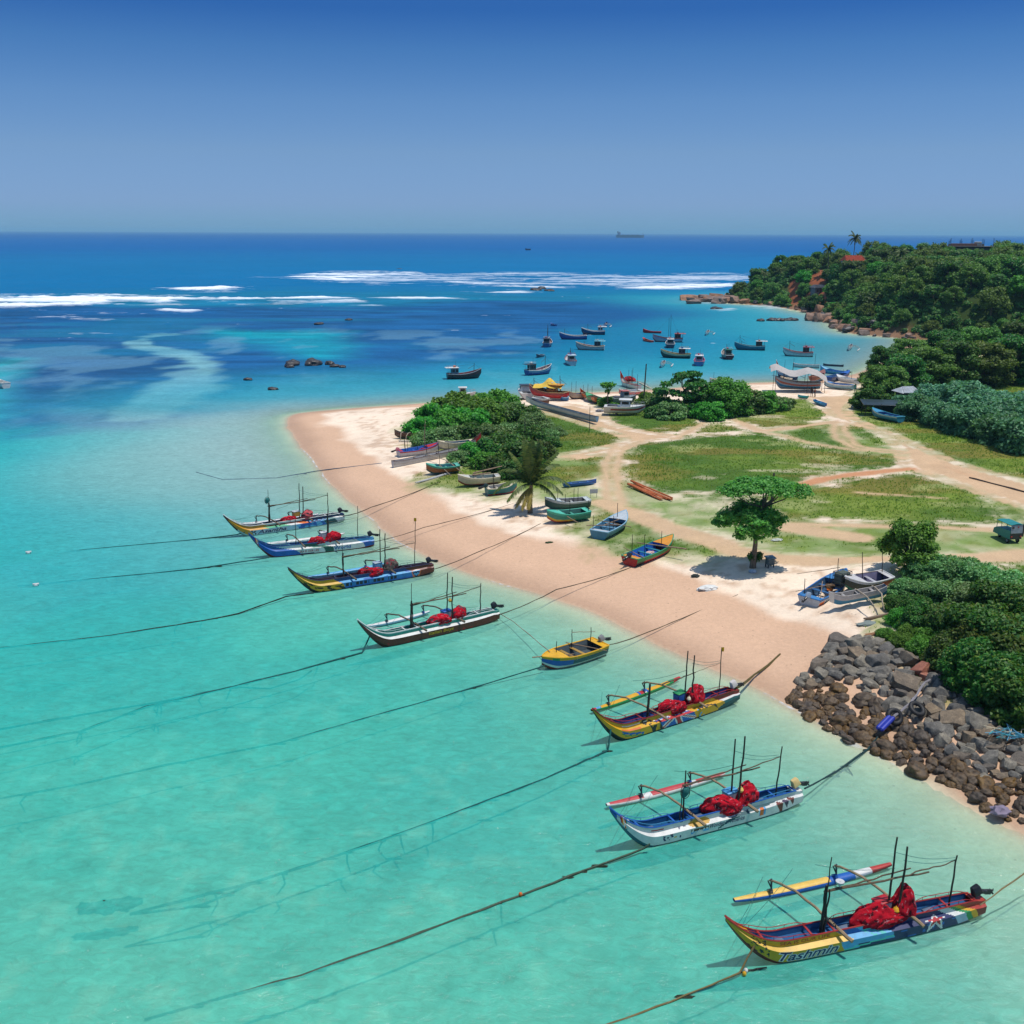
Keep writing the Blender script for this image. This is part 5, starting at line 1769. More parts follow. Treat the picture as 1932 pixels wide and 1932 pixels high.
outrigger((1166, 1402), (1396, 1328), ((1116, 1343), (1282, 1281)), 'yellow outrigger boat with a union flag painted on its side', col_union, [], RED, MAROON, mul(C(30, 60, 120), .85), fl_uj, lambda t: GREEN if t < .9 else RED,
          dict(nt=260, nets=[(.50, .05, .10, .75, .36, .34, -.2, 12, 'low red net heap beside the front post of the yellow outrigger boat', NETRED, NETDK), (.545, -.25, .0, .7, .34, .34, 0, 13, 'dark red net heap at the side of the yellow outrigger boat', mul(NETRED, .8), NETDK),
                             (.69, .0, .28, .75, .50, .55, .2, 15, 'big smooth red net bale behind the posts of the yellow outrigger boat', NETRED, NETDK)],
               boxes=[(.605, .35, .1, GREEN, BLUE, 'blue cooler box with a green and yellow lid in the yellow outrigger boat')], floats=[(.64, -.1, .25, CREAM, 'cream buoy tied between posts of the yellow outrigger boat')],
               flags=[(.868, 2.6, YEL, 'small yellow flag on the tall stern pole of the yellow outrigger boat')], light_booms=True, motor=mul(C(226, 216, 210), .8),
               posts=[(.365, .10, 2.0, .085), (.625, .18, 3.5, .05), (.655, -.16, 3.2, .055), (.868, .05, 3.0, .035)], spars=[(.48, .70, -.2, .05, .35, .2, .04), (.66, .868, .25, .3, -.1, .05, .014)]))
outrigger((720, 1224), (942.5, 1173), ((690, 1184), (810, 1156)), 'brown and white outrigger boat with a teal upper side and yellow lettering', col_italian, [('Italian Boys', .46, .64, .56, .96, YEL, .15, None, .015)], mul(C(210, 220, 215), .8), WHITE, mul(C(46, 140, 128), .8), WHITE, mul(C(120, 170, 190), .8),
          dict(nets=[(.55, -.05, .08, .95, .40, .36, -.35, 17, 'grey and red net heap amidships in the brown outrigger boat', NETRED, C(70, 74, 80)), (.70, .0, .22, .70, .46, .48, .1, 20, 'red and grey net bale behind the posts of the brown outrigger boat', NETRED, C(70, 74, 80))],
               boxes=[(.625, .30, .05, BLUE, mul(C(170, 190, 200), .8), 'white cooler box with a blue lid in the brown outrigger boat')], floats=[(.64, -.05, 1.5, mul(C(206, 160, 60), .85), 'yellow drum buoy tied high between the posts of the brown outrigger boat')]))
outrigger((588, 1120.5), (818, 1084), ((581, 1090.5), (745, 1062)), 'blue outrigger boat with a yellow bow and a round wave emblem', col_bluegold, [], mul(C(70, 80, 100), .8), mul(C(60, 60, 90), .8), mul(C(90, 60, 70), .8), SKY, mul(C(60, 110, 150), .8),
          dict(nets=[(.52, .05, .08, .80, .38, .34, -.3, 21, 'dark red net heap at the front of the blue outrigger boat', mul(NETRED, .8), C(60, 66, 60)), (.58, -.25, .0, .7, .34, .34, 0, 23, 'crimson and grey net heap at the side of the blue outrigger boat', NETRED, C(60, 66, 60)),
                     (.69, .0, .26, .72, .46, .52, .1, 26, 'grey green net bale with red patches in the blue outrigger boat', C(96, 84, 78), NETRED)],
               boxes=[(.61, .30, .15, mul(C(210, 225, 235), .8), SKY, 'pale blue cooler box in the blue outrigger boat')], flags=[(.872, 3.85, mul(YEL, .9), 'tiny yellow flag on the stern pole of the blue outrigger boat')],
               posts=[(.365, .10, 2.05, .07), (.36, .0, 3.0, .025), (.625, .18, 3.7, .05), (.648, -.16, 3.4, .055), (.868, .05, 4.1, .035)]))
outrigger((506, 1053), (705, 1032.6), ((487, 1029), (650, 1008)), 'white outrigger boat with blue ends and a garland on its bow', col_world, [('SEA IS OUR LIFE', .385, .54, .62, .86, RED, .1, None, .012), ('World', .66, .80, .58, .97, BLUE, 0, None, .02)], mul(C(120, 190, 200), .8), mul(C(40, 80, 140), .8), mul(C(60, 110, 150), .8), WHITE, WHITE,
          dict(nets=[(.53, .0, .08, .80, .40, .34, -.3, 27, 'scarlet net heap amidships in the boat with blue ends', NETRED, mul(NETRED, .5)), (.66, -.02, .24, .80, .48, .48, .15, 28, 'smooth scarlet net bale behind the post of the boat with blue ends', NETRED, mul(NETRED, .5))],
               boxes=[(.60, .32, .25, WHITE, mul(C(190, 200, 205), .8), 'white cooler box in the boat with blue ends')], garland=True,
               posts=[(.365, .0, 2.4, .04), (.625, .1, 2.6, .07), (.63, -.05, 3.2, .04), (.868, .05, 3.2, .035)], spars=[(.62, .87, .1, .25, .0, .05, .02)]))
outrigger((459, 1013.5), (649.5, 985.7), ((458, 990), (600, 972)), 'orange bowed outrigger boat with white and blue stripes and long flag pole', col_asantha, [('Asantha', .25, .49, .52, .97, NAVY, .35, WHITE, .02)], mul(C(220, 220, 215), .8), WHITE, mul(C(60, 70, 100), .8), WHITE, mul(C(170, 180, 190), .8),
          dict(nets=[(.52, .0, .06, .85, .38, .30, -.2, 31, 'low red net heap amidships in the orange bowed boat', NETRED, NETDK), (.68, .0, .20, .75, .46, .46, .15, 32, 'pinkish red net bale in the orange bowed boat', mixc(NETRED, WHITE, .12), NETDK)],
               boxes=[(.60, .32, .2, WHITE, mul(C(206, 150, 60), .85), 'yellow cooler box with a white lid in the orange bowed boat')], hand_net=(.36, .05, 2.2, 'round mesh net on the front pole of the orange bowed boat')))
# ================================================================== SKIFFS, CANOES, MOORED FISHING BOATS
def Pt(p, water):
    return W(*p) if water else G(*p)


def frame_from(Pb, Ps, water, frac, off):
    """origin at the bow end of the keel line, x from bow to stern"""
    a, b = Pt(Pb, water), Pt(Ps, water)
    u = b - a; dz = u.z; u.z = 0
    wl = u.length; u.normalize()
    n = Vector((-u.y, u.x, 0))
    if n.y < 0: n = -n
    L = wl / frac
    org = a - u * ((1 - frac) * .75 * L) + n * off
    org.z = 0 if water else (a.z + b.z) / 2
    return org, math.atan2(u.y, u.x), L, -dz / wl


def skiff(Pb, Ps, label, cols, water=False, B=.92, H=.85, seed=1, poles=(), motor=None, fore=.28, bowz=.55, name='skiff', cat='boat', group=None, gear=(), stripes=None, heel=0.0, oars=()):
    """open fibreglass boat; cols: top, side, bottom, inside, gunwale, foredeck"""
    top, side_c, bot, ins, gun, fd = cols
    org, yaw, L, pitch = frame_from(Pb, Ps, water, .90, B * .6)
    root = empty(name, org + Vector((0, 0, 0 if water else .05)), yaw, label, cat, group)
    root.rotation_euler = (heel, 0 if water else pitch, yaw)
    zk0 = -.22 if water else 0.0

    def pr(t):
        f = 1 - (1 - cl(t / .5)) ** 2.3
        b = B * f * (1 - .14 * cl((t - .6) / .4) ** 1.5) + .02
        zk = zk0 + .62 * H * cl((.20 - t) / .20) ** 1.5
        zs = zk0 + H + bowz * cl((.6 - t) / .6) ** 2 + .05 * cl((t - .8) / .2)
        return b, zk, zs

    def S(t, v, s_):
        b, zk, zs = pr(t)
        pts_ = [(0, zk), (.62 * b, zk + .10 * (zs - zk)), (.86 * b, zk + .42 * (zs - zk)), (.98 * b, zk + .80 * (zs - zk)), (b, zs)]
        v = cl(v, 0, 1) * 4
        i = min(int(v), 3); q = v - i
        return Vector((t * L, s_ * (pts_[i][0] + (pts_[i + 1][0] - pts_[i][0]) * q), pts_[i][1] + (pts_[i + 1][1] - pts_[i][1]) * q))

    def cf(t, v):
        if stripes:
            c = stripes(t, v)
            if c: return c
        return bot if v < .36 else (side_c if v < .72 else top)
    mb = MB()
    nt_ = 36
    Tn = [i / nt_ for i in range(nt_ + 1)]
    V = [0, .12, .25, .30, .36, .45, .5, .6, .68, .75, .85, 1.0]
    for s_ in (-1, 1):
        mb.grid([[S(t, v, s_) for v in V] for t in Tn], lambda i, j: cf((Tn[i] + Tn[i + 1]) / 2, (V[j] + V[j + 1]) / 2), flip=(s_ == 1))
    e = [S(1, v, -1) for v in V] + [S(1, v, 1) for v in V[::-1]]
    mb.add(e, [tuple(range(len(e)))], side_c)
    mb.build('hull', PAINT, root, angle=35)
    # inside
    mb = MB()
    tt = [fore * .9 + (.985 - fore * .9) * i / 24 for i in range(25)]
    zf = .12 if water else zk0 + .16
    P = [[S(t, 1, -1) + Vector((0, .05, 0)), Vector((t * L, -pr(t)[0] * .70, zf + .02)), Vector((t * L, pr(t)[0] * .70, zf + .02)), S(t, 1, 1) + Vector((0, -.05, 0))] for t in tt]
    mb.grid(P, ins)
    mb.add([P[-1][0], P[-1][1], P[-1][2], P[-1][3]], [(0, 1, 2, 3)], ins)
    for t in (.44, .62):
        mb.box(Vector((t * L, 0, pr(t)[2] - .22)), (.26, pr(t)[0] * 1.86, .05), mixc(ins, gun, .5))
    mb.build('interior', PAINT, root)
    # fore deck and small stern deck
    mb = MB()
    td = [fore * i / 10 for i in range(11)]
    mb.grid([[S(t, 1, -1) + Vector((0, .01, .015)), S(t, 1, 1) * .5 + S(t, 1, -1) * .5 + Vector((0, 0, .06)), S(t, 1, 1) + Vector((0, -.01, .015))] for t in td], fd)
    mb.add([S(fore, 1, -1), S(fore, 1, 1), S(fore, 1, 1) + Vector((0, -.08, -.3)), S(fore, 1, -1) + Vector((0, .08, -.3))], [(0, 1, 2, 3)], ins)
    mb.build('fore_deck', PAINT, root)
    mb = MB()
    ts = [.90 + .10 * i / 4 for i in range(5)]
    mb.grid([[S(t, 1, -1) + Vector((0, .01, .012)), S(t, 1, 1) + Vector((0, -.01, .012))] for t in ts], fd)
    mb.build('stern_deck', PAINT, root)
    mb = MB()
    for s_ in (-1, 1): mb.tube([S(t, 1, s_) + Vector((0, 0, .02)) for t in Tn], .05, gun, 6)
    mb.tube([S(1, 1, -1) + Vector((0, 0, .02)), S(1, 1, 1) + Vector((0, 0, .02))], .05, gun, 6)
    mb.build('gunwale', PAINT, root)
    for k, (t, y, ht) in enumerate(poles):
        mb = MB()
        P, R = stick((t * L, y * B, zk0 + .3), (t * L + .05, y * B + .04, zk0 + H + ht), .035, seed * 9 + k, .02, 5)
        mb.tube(P, R, C(60, 56, 50), 5)
        mb.build('pole', WOOD, root)
    for k, (t0, y0, z0, t1, y1, z1, r) in enumerate(oars):
        mb = MB()
        P, R = stick((t0 * L, y0 * B, zk0 + z0), (t1 * L, y1 * B, zk0 + z1), r, seed * 19 + k, .03, 6)
        mb.tube(P, R, C(150, 128, 104), 5)
        mb.build('spar', WOOD, root)
    if motor: outboard(root, (L * 1.0, 0, zk0 + H - .12), 0, motor)
    for (t, y, sx, sy, sz, c, nm, lab, ct) in gear:
        mb = MB(); mb.blob((0, 0, 0), (sx, sy, sz), c, seed + int(t * 50), .35, 2, 3, -sz * .4)
        o = mb.build(nm, CLOTH, None, root.location + Matrix.Rotation(yaw, 3, 'Z') @ Vector((t * L, y * B, zf + .18 + sz * .4)), yaw)
        tag(o, lab, ct)
    return root


def canoe(Pb, Ps, label, cols, water=False, B=.42, H=.65, tip=1.0, flo=None, name='canoe', booms=(.35, .65), group=None, poles=(), seed=1, sterntip=.15, cat='canoe', floc=None):
    """slim canoe with upswept bow; cols: top, side, inside, gunwale, tip"""
    top, side_c, ins, gun, tc_ = cols
    org, yaw, L, pitch = frame_from(Pb, Ps, water, .88, B * .6)
    root = empty(name, org + Vector((0, 0, 0 if water else .04)), yaw, label, cat, group)
    root.rotation_euler = (0, 0 if water else pitch, yaw)
    z0 = -.18 if water else 0.0

    def pr(t):
        b = B * (1 - (1 - cl(t / .35)) ** 1.8) * (1 - .45 * cl((t - .6) / .4) ** 2) + .02
        zk = z0 + tip * .9 * cl((.2 - t) / .2) ** 1.6 + sterntip * cl((t - .85) / .15) ** 2
        zs = z0 + H + tip * cl((.3 - t) / .3) ** 2 + sterntip * cl((t - .8) / .2) ** 2
        return b, zk, zs

    def S(t, v, s_):
        b, zk, zs = pr(t)
        return Vector((t * L, s_ * b * (math.sin(min(1, v * 1.15) * math.pi / 2) ** .7), zk + (zs - zk) * v))
    V = [0, .1, .22, .35, .5, .65, .8, 1]
    Tn = [i / 40 for i in range(41)]
    mb = MB()
    for s_ in (-1, 1):
        mb.grid([[S(t, v, s_) for v in V] for t in Tn], lambda i, j: (tc_ if Tn[i] < .06 else (side_c if j < 4 else top)), flip=(s_ == 1))
    e = [S(1, v, -1) for v in V] + [S(1, v, 1) for v in V[::-1]]
    mb.add(e, [tuple(range(len(e)))], side_c)
    mb.build('hull', PAINT, root, angle=40)
    mb = MB()
    tt = [.10 + .86 * i / 24 for i in range(25)]
    mb.grid([[S(t, 1, -1) + Vector((0, .03, 0)), Vector((t * L, -pr(t)[0] * .6, pr(t)[2] - .34)), Vector((t * L, pr(t)[0] * .6, pr(t)[2] - .34)), S(t, 1, 1) + Vector((0, -.03, 0))] for t in tt], ins)
    for t in (.25, .5, .75): mb.box(Vector((t * L, 0, pr(t)[2] - .06)), (.2, pr(t)[0] * 1.9, .05), mixc(ins, gun, .5))
    mb.build('interior', PAINT, root)
    mb = MB()
    for s_ in (-1, 1): mb.tube([S(t, 1, s_) + Vector((0, 0, .015)) for t in Tn], .035, gun, 5)
    mb.build('gunwale', PAINT, root)
    if flo:
        tow = Matrix.Translation(root.location) @ root.rotation_euler.to_matrix().to_4x4()
        f0, f1 = tow.inverted() @ Pt(flo[0], water), tow.inverted() @ Pt(flo[1], water)
        if f0.x > f1.x: f0, f1 = f1, f0
        mb = MB()
        n = 14
        mb.tube([f0.lerp(f1, i / n) + Vector((0, 0, .12 + .10 * abs(2 * i / n - 1) ** 3)) for i in range(n + 1)], [.15 * (math.sin(math.pi * (.06 + .88 * i / n)) ** .5) for i in range(n + 1)], floc or side_c, 8)
        mb.build('outrigger_float', PAINT, root)
        for tb in booms:
            x = tb * L
            yf = f0.y + (f1.y - f0.y) * cl((x - f0.x) / max(.1, f1.x - f0.x))
            xf = cl(x, min(f0.x, f1.x) + .3, max(f0.x, f1.x) - .3)
            hz = pr(tb)[2]
            sg = 1 if yf > 0 else -1
            mb = MB()
            mb.tube([(x, -sg * B * 1.5, hz + .0), (x, 0, hz + .08), (x * .7 + xf * .3, yf * .55, hz + .14), (xf, yf * .92, hz - .15), (xf, yf, .22)], [.06, .06, .055, .05, .04], C(170, 156, 136), 6)
            mb.build('outrigger_boom', WOOD, root)
    for k, (t, y, ht) in enumerate(poles):
        mb = MB()
        P, R = stick((t * L, y, z0 + .2), (t * L + .05, y, z0 + H + ht), .04, seed * 9 + k, .03, 5)
        mb.tube(P, R, C(64, 58, 52), 5); mb.build('pole', WOOD, root)
    return root, L


def trawler(Pc, Lp, ang, label, cols, house=.66, hcol=None, rcol=None, masts=((.32, 2.6),), water=True, seed=1, B=1.25, awning=None, k=1.0, group='moored fishing boats in the bay', name='fishing_boat', P2=None, extra=None, stripe3=None):
    """decked wooden boat. Pc: centre of the waterline on the survey sheet; Lp: length in metres; ang: heading of the bow in degrees (0 = +x)"""
    top, side_c, bot, deck_c, gun = cols
    c = Pt(Pc, water)
    L = Lp
    root = empty(name, c, math.radians(ang), label, 'fishing boat', group)
    z0 = -.35 if water else .25

    def pr(t):      # t: 0 stern .. 1 bow, x = (t-.5) L
        b = B * (1 - cl((t - .45) / .55) ** 2.6) * (.80 + .20 * cl(t / .35)) + .02
        zk = z0 + 1.5 * cl((t - .84) / .16) ** 1.7 + .18 * cl((.15 - t) / .15)
        zs = z0 + 1.35 + 1.05 * cl((t - .35) / .65) ** 2 + .12 * cl((.3 - t) / .3)
        return b, zk, zs

    def S(t, v, s_):
        b, zk, zs = pr(t)
        y = b * (math.sin(min(1, v * 1.5) * math.pi / 2) ** .75) * (.90 + .10 * v)
        return Vector(((t - .5) * L, s_ * y, zk + (zs - zk) * v))
    V = [0, .15, .28, .40, .5, .6, .7, .8, .9, 1.0]
    Tn = [i / 30 for i in range(31)]
    def hc(i, j):
        v = (V[j] + V[j + 1]) / 2
        if stripe3: return stripe3(Tn[i], v)
        return bot if v < .34 else (side_c if v < .74 else top)
    mb = MB()
    for s_ in (-1, 1): mb.grid([[S(t, v, s_) for v in V] for t in Tn], hc, flip=(s_ == -1))
    e = [S(0, v, -1) for v in V] + [S(0, v, 1) for v in V[::-1]]
    mb.add(e, [tuple(range(len(e)))[::-1]], side_c)
    mb.build('hull', PAINT, root, angle=40)
    mb = MB()
    mb.grid([[S(t, 1, -1) + Vector((0, .04, 0)), Vector(((t - .5) * L, -pr(t)[0] * .92, pr(t)[2] - .38)), Vector(((t - .5) * L, pr(t)[0] * .92, pr(t)[2] - .38)), S(t, 1, 1) + Vector((0, -.04, 0))] for t in [i / 20 * .97 + .01 for i in range(21)]], deck_c, flip=True)
    g = random.Random(seed)
    for _ in range(4):
        t = g.uniform(.45, .8); mb.box(((t - .5) * L, g.uniform(-.4, .4), pr(t)[2] - .22), (g.uniform(.4, .9), g.uniform(.3, .6), .3), g.choice([C(120, 40, 40), C(60, 90, 120), C(150, 140, 120), C(40, 80, 70), C(180, 170, 150)]), g.uniform(0, 1))
    mb.build('deck', PAINT, root)
    mb = MB()
    for s_ in (-1, 1): mb.tube([S(t, 1, s_) + Vector((0, 0, .03)) for t in Tn], .065, gun, 6)
    mb.tube([S(0, 1, -1), S(0, 1, 1)], .065, gun, 6)
    mb.build('gunwale', PAINT, root)
    zd = z0 + 1.0
    if house is not None:
        hx = (1 - house - .5) * L
        hl, hw, hh_ = .20 * L, B * 1.25, 1.65 * k
        mb = MB(); mb.box((hx, 0, zd + .02 + hh_ / 2), (hl, hw, hh_), hcol, bev=.05)
        hs = mb.build('wheelhouse', PAINT, root)
        dk_ = C(22, 30, 38)
        for s_ in (-1, 1):
            for q in (-.25, .25):
                mb = MB(); mb.box((hx + q * hl, s_ * (hw / 2 + .012), zd + hh_ * .68), (hl * .34, .03, hh_ * .34), dk_)
                mb.build('window', METAL, hs)
        for e_ in (-1, 1):
            mb = MB(); mb.box((hx + e_ * (hl / 2 + .012), 0, zd + hh_ * .68), (.03, hw * .78, hh_ * .34), dk_)
            mb.build('window', METAL, hs)
        mb = MB(); mb.box((hx - .08 * L, 0, zd + hh_ + .08), (hl * 1.9, hw * 1.25, .09), rcol, bev=.03)
        mb.build('roof', PAINT, root)
        mb = MB()
        for s_ in (-1, 1):
            mb.tube([(hx - .175 * L + .05, s_ * hw * .55, zd - .1), (hx - .175 * L + .05, s_ * hw * .55, zd + hh_ + .05)], .035, gun, 5)
        mb.tube([(hx - .175 * L + .05, -hw * .55, zd + .8), (hx - .175 * L + .05, hw * .55, zd + .8)], .03, gun, 5)
        mb.build('roof_support', METAL, root)
        mb = MB()
        zr = zd + hh_ + .12
        mb.tube([(hx + hl * .4, -hw * .5, zr + .35), (hx + hl * .4, hw * .5, zr + .35), (hx - hl * 1.0, hw * .5, zr + .35), (hx - hl * 1.0, -hw * .5, zr + .35), (hx + hl * .4, -hw * .5, zr + .35)], .025, gun, 5)
        for px_ in (hx + hl * .4, hx - hl * 1.0):
            for s_ in (-1, 1): mb.tube([(px_, s_ * hw * .5, zr), (px_, s_ * hw * .5, zr + .35)], .022, gun, 4)
        mb.box((hx, .2, zr + .18), (.5, .4, .3), g.choice([RED, BLUE, WHITE, ORANGE]))
        mb.tube([(hx + .2, -.2, zr), (hx + .2, -.2, zr + 1.3)], .025, C(60, 60, 60), 5)
        mb.build('roof_rack', METAL, root)
    for q, (t, ht) in enumerate(masts):
        mb = MB()
        x = (t - .5) * L
        P, R = stick((x, 0, zd - .1), (x + .1, .05, zd + ht), .06, seed * 7 + q, .02, 5)
        mb.tube(P, R, C(70, 66, 62), 6)
        if ht < 4: mb.tube([(x + .05, 0, zd + ht * .8), (x - .16 * L, 0, zd + ht * .55)], .035, C(90, 84, 76), 5)
        mb.build('mast', WOOD, root)
    mb = MB()
    bx = Vector((.5 * L * .97, 0, pr(.97)[2]))
    for (t, ht) in masts[:1]: mb.tube([bx, ((t - .5) * L, 0, zd + ht * .95)], .014, C(60, 70, 76), 4)
    if house is not None and masts: mb.tube([((masts[0][0] - .5) * L, 0, zd + masts[0][1] * .95), (hx, 0, zd + 1.9)], .014, C(60, 70, 76), 4)
    if len(mb.v): mb.build('rigging', ROPE, root)
    return root


bl_ = mul(C(44, 90, 160), .8)
trawler((876, 714), 7.4, 14, 'black hulled fishing boat with a red deck, nearest the spit tip', (C(70, 40, 40), C(34, 40, 48), C(40, 30, 30), C(150, 70, 66), mul(C(150, 160, 165), .8)), .78, mul(C(90, 130, 150), .8), WHITE, ((.78, 2.6),), seed=1)
trawler((1017, 706), 6.6, 34, 'blue fishing boat with a rusty mast amidships, bow turned out to sea', (mul(C(150, 170, 190), .8), bl_, bl_, C(140, 120, 130), WHITE), .80, mul(C(60, 90, 100), .8), C(60, 66, 70), ((.74, 3.4),), seed=2)
trawler((1033, 653), 6.2, 82, 'fishing boat with the tallest twin mast seen from its blue stern', (mul(C(110, 150, 170), .8), mul(C(36, 110, 160), .8), BLUE, C(150, 110, 100), WHITE), .84, mul(C(70, 84, 92), .8), C(70, 76, 84), ((.55, 5.2), (.5, 4.2)), seed=3)
trawler((1081, 640), 8.0, 184, 'long low blue fishing boat without a wheelhouse', (mul(C(70, 120, 170), .8), bl_, NAVY, C(110, 110, 120), WHITE), None, None, None, ((.80, 2.4), (.12, 1.6)), seed=4)
trawler((1119, 631), 7.2, 176, 'dark blue fishing boat with a white wheelhouse and red roof gear', (mul(C(40, 90, 130), .8), mul(C(26, 80, 110), .8), NAVY, C(160, 160, 160), WHITE), .80, mul(C(200, 210, 215), .8), WHITE, ((.72, 2.6),), seed=5)
trawler((1113, 660), 7.6, 170, 'white fishing boat with a crimson foredeck and open blue wheelhouse', (mul(C(190, 180, 170), .8), mul(C(190, 200, 200), .8), mul(C(110, 140, 140), .8), C(150, 40, 60), CREAM), .76, mul(C(40, 70, 84), .8), mul(C(130, 200, 210), .8), ((.7, 1.6),), seed=6)
trawler((1076, 687), 6.4, 96, 'white fishing boat with a yellow stern seen end on', (WHITE, mul(C(190, 206, 216), .8), mul(C(190, 160, 60), .8), C(180, 180, 180), mul(C(170, 60, 50), .8)), .70, WHITE, mul(C(200, 220, 230), .8), ((.5, 3.2), (.45, 2.4)), seed=7)
trawler((1259, 645), 8.4, 172, 'white and blue fishing boat with two very tall poles', (mul(C(150, 176, 196), .8), mul(C(190, 196, 200), .8), mul(C(60, 80, 100), .8), C(110, 110, 110), mul(C(120, 60, 60), .8)), .84, C(90, 60, 60), mul(C(190, 90, 70), .85), ((.40, 7.0), (.46, 6.0)), seed=8)
trawler((1264, 655), 6.0, 84, 'dark sterned fishing boat half hidden beside the boat with tall poles', (C(60, 80, 96), mul(C(50, 76, 96), .8), C(40, 56, 60), C(90, 90, 90), WHITE), .70, mul(C(40, 110, 130), .8), WHITE, ((.5, 2.2),), seed=9)
trawler((1274, 675), 7.4, 164, 'cream and green fishing boat with a red edged white roof', (mul(C(200, 196, 160), .8), mul(C(30, 80, 76), .8), C(40, 40, 44), C(160, 150, 110), mul(C(190, 170, 110), .8)), .72, C(90, 60, 76), WHITE, ((.6, 1.4),), seed=10)
trawler((1319, 688), 6.4, 78, 'pink and blue fishing boat with a white cabin seen end on', (PINK, mul(C(60, 130, 190), .8), bl_, C(150, 90, 120), mul(C(210, 130, 150), .8)), .68, mul(C(190, 210, 230), .8), WHITE, ((.4, 1.8),), seed=11)
trawler((1371, 676), 6.4, 92, 'maroon sterned fishing boat with a green cabin', (mul(C(150, 140, 120), .8), mul(C(100, 44, 48), .85), C(70, 30, 34), C(130, 120, 110), WHITE), .66, mul(C(36, 100, 80), .8), mul(C(50, 120, 96), .8), ((.55, 2.8),), seed=12)
trawler((1414, 660), 8.0, 168, 'teal blue fishing boat with a white flat roof and crossed mast', (mul(C(40, 130, 150), .8), mul(C(34, 110, 136), .8), mul(C(24, 70, 90), .8), C(110, 130, 130), mul(C(120, 180, 190), .8)), .80, mul(C(80, 60, 56), .8), WHITE, ((.82, 3.2), (.76, 1.8)), seed=13)
trawler((1505, 672), 7.4, 166, 'white fishing boat with a dark red open wheelhouse, nearest the headland', (mul(C(190, 190, 190), .8), WHITE, mul(C(70, 100, 110), .8), C(150, 130, 130), mul(C(190, 120, 120), .8)), .76, C(84, 44, 48), mul(C(170, 100, 110), .8), ((.78, 3.2),), seed=14)

# small craft afloat
SK1 = (YEL, BLUE, WHITE, C(70, 80, 84), mul(C(232, 176, 30), .85), mul(C(232, 176, 30), .85))
skiff((1041, 1267), (1141, 1236), 'little yellow skiff with a blue and green band afloat beside the beach', SK1, True, B=1.05, H=1.0, seed=3, fore=.33, bowz=.25,
      poles=[(.27, .2, .95), (.62, .8, 1.2), (.90, .5, 1.1)], stripes=lambda t, v: (MAROON if v < .33 else (WHITE if v < .55 else ((BLUE if t < .4 else mul(C(40, 90, 100), .8)) if v < .78 else (GREEN if .1 < t < .2 else None)))), motor=GREY,
      oars=[(-.1, .35, 1.2, .45, -.5, 1.0, .045), (.60, 1.3, 1.05, .86, -1.5, 1.05, .04), (.25, .8, 1.05, .42, -1.1, 1.0, .04), (.62, .8, 2.0, .98, .5, 1.7, .025)], gear=[(.42, .1, .35, .25, .12, mul(C(200, 206, 210), .8), 'white_tarp', 'crumpled white sheet lying in the yellow skiff', 'sheet')], name='skiff')
skiff((1215, 628), (1246, 629), 'upswept red dinghy moored near the boat with tall poles', (RED, RED, MAROON, C(90, 40, 40), RED, RED), True, B=.7, H=.7, seed=4, name='dinghy', fore=.2, bowz=.8)
skiff((1212, 643), (1228, 646), 'small red dinghy astern of the boat with tall poles', (RED, RED, mul(ORANGE, .8), C(90, 40, 40), ORANGE, RED), True, B=.6, H=.6, seed=5, name='dinghy', fore=.2)
skiff((1016, 675), (1026, 672), 'small dark dinghy behind the blue boat with the rusty mast', (C(60, 90, 110), C(40, 70, 90), NAVY, C(80, 100, 110), C(120, 140, 150), C(60, 90, 110)), True, B=.6, H=.6, seed=6, name='dinghy')
skiff((1038, 614), (1047, 615), 'tiny blue dinghy far out behind the twin masted boat', (bl_, bl_, NAVY, C(90, 110, 130), bl_, bl_), True, B=.6, H=.6, seed=7, name='dinghy')
W_ = (WHITE, WHITE, C(120, 120, 120), WHITE, WHITE)
canoe((1142, 618), (1146, 612), 'far small canoe with an outrigger to one side, behind the dark blue boat', (bl_, bl_, GREY, bl_, bl_), True, flo=((1150, 618), (1154, 615)), floc=WHITE, H=.8)
canoe((1334, 633), (1338, 628), 'white canoe with an outrigger, farthest out by the headland rocks', W_, True, flo=((1345, 632), (1349, 629)), H=.9)
canoe((1250, 694), (1255, 687), 'white canoe with a bowed outrigger lying off the tiered tree', W_, True, flo=((1266, 693), (1270, 688)), H=.9)
canoe((1603, 662), (1608, 655), 'white canoe with a wide outrigger in the shallows under the headland', W_, True, flo=((1617, 663), (1622, 659)), H=.9)
skiff((-14, 728), (6, 733), 'white boat cut by the edge of the picture in the reef channel', (WHITE, WHITE, C(80, 80, 80), WHITE, WHITE, WHITE), True, B=1.0, H=1.2, seed=8)
skiff((992, 472), (1001, 472), 'tiny dark boat far out on the open sea', (C(40, 60, 90), C(40, 60, 90), NAVY, C(60, 80, 100), C(40, 60, 90), C(40, 60, 90)), True, B=3.0, H=2.6, seed=9)
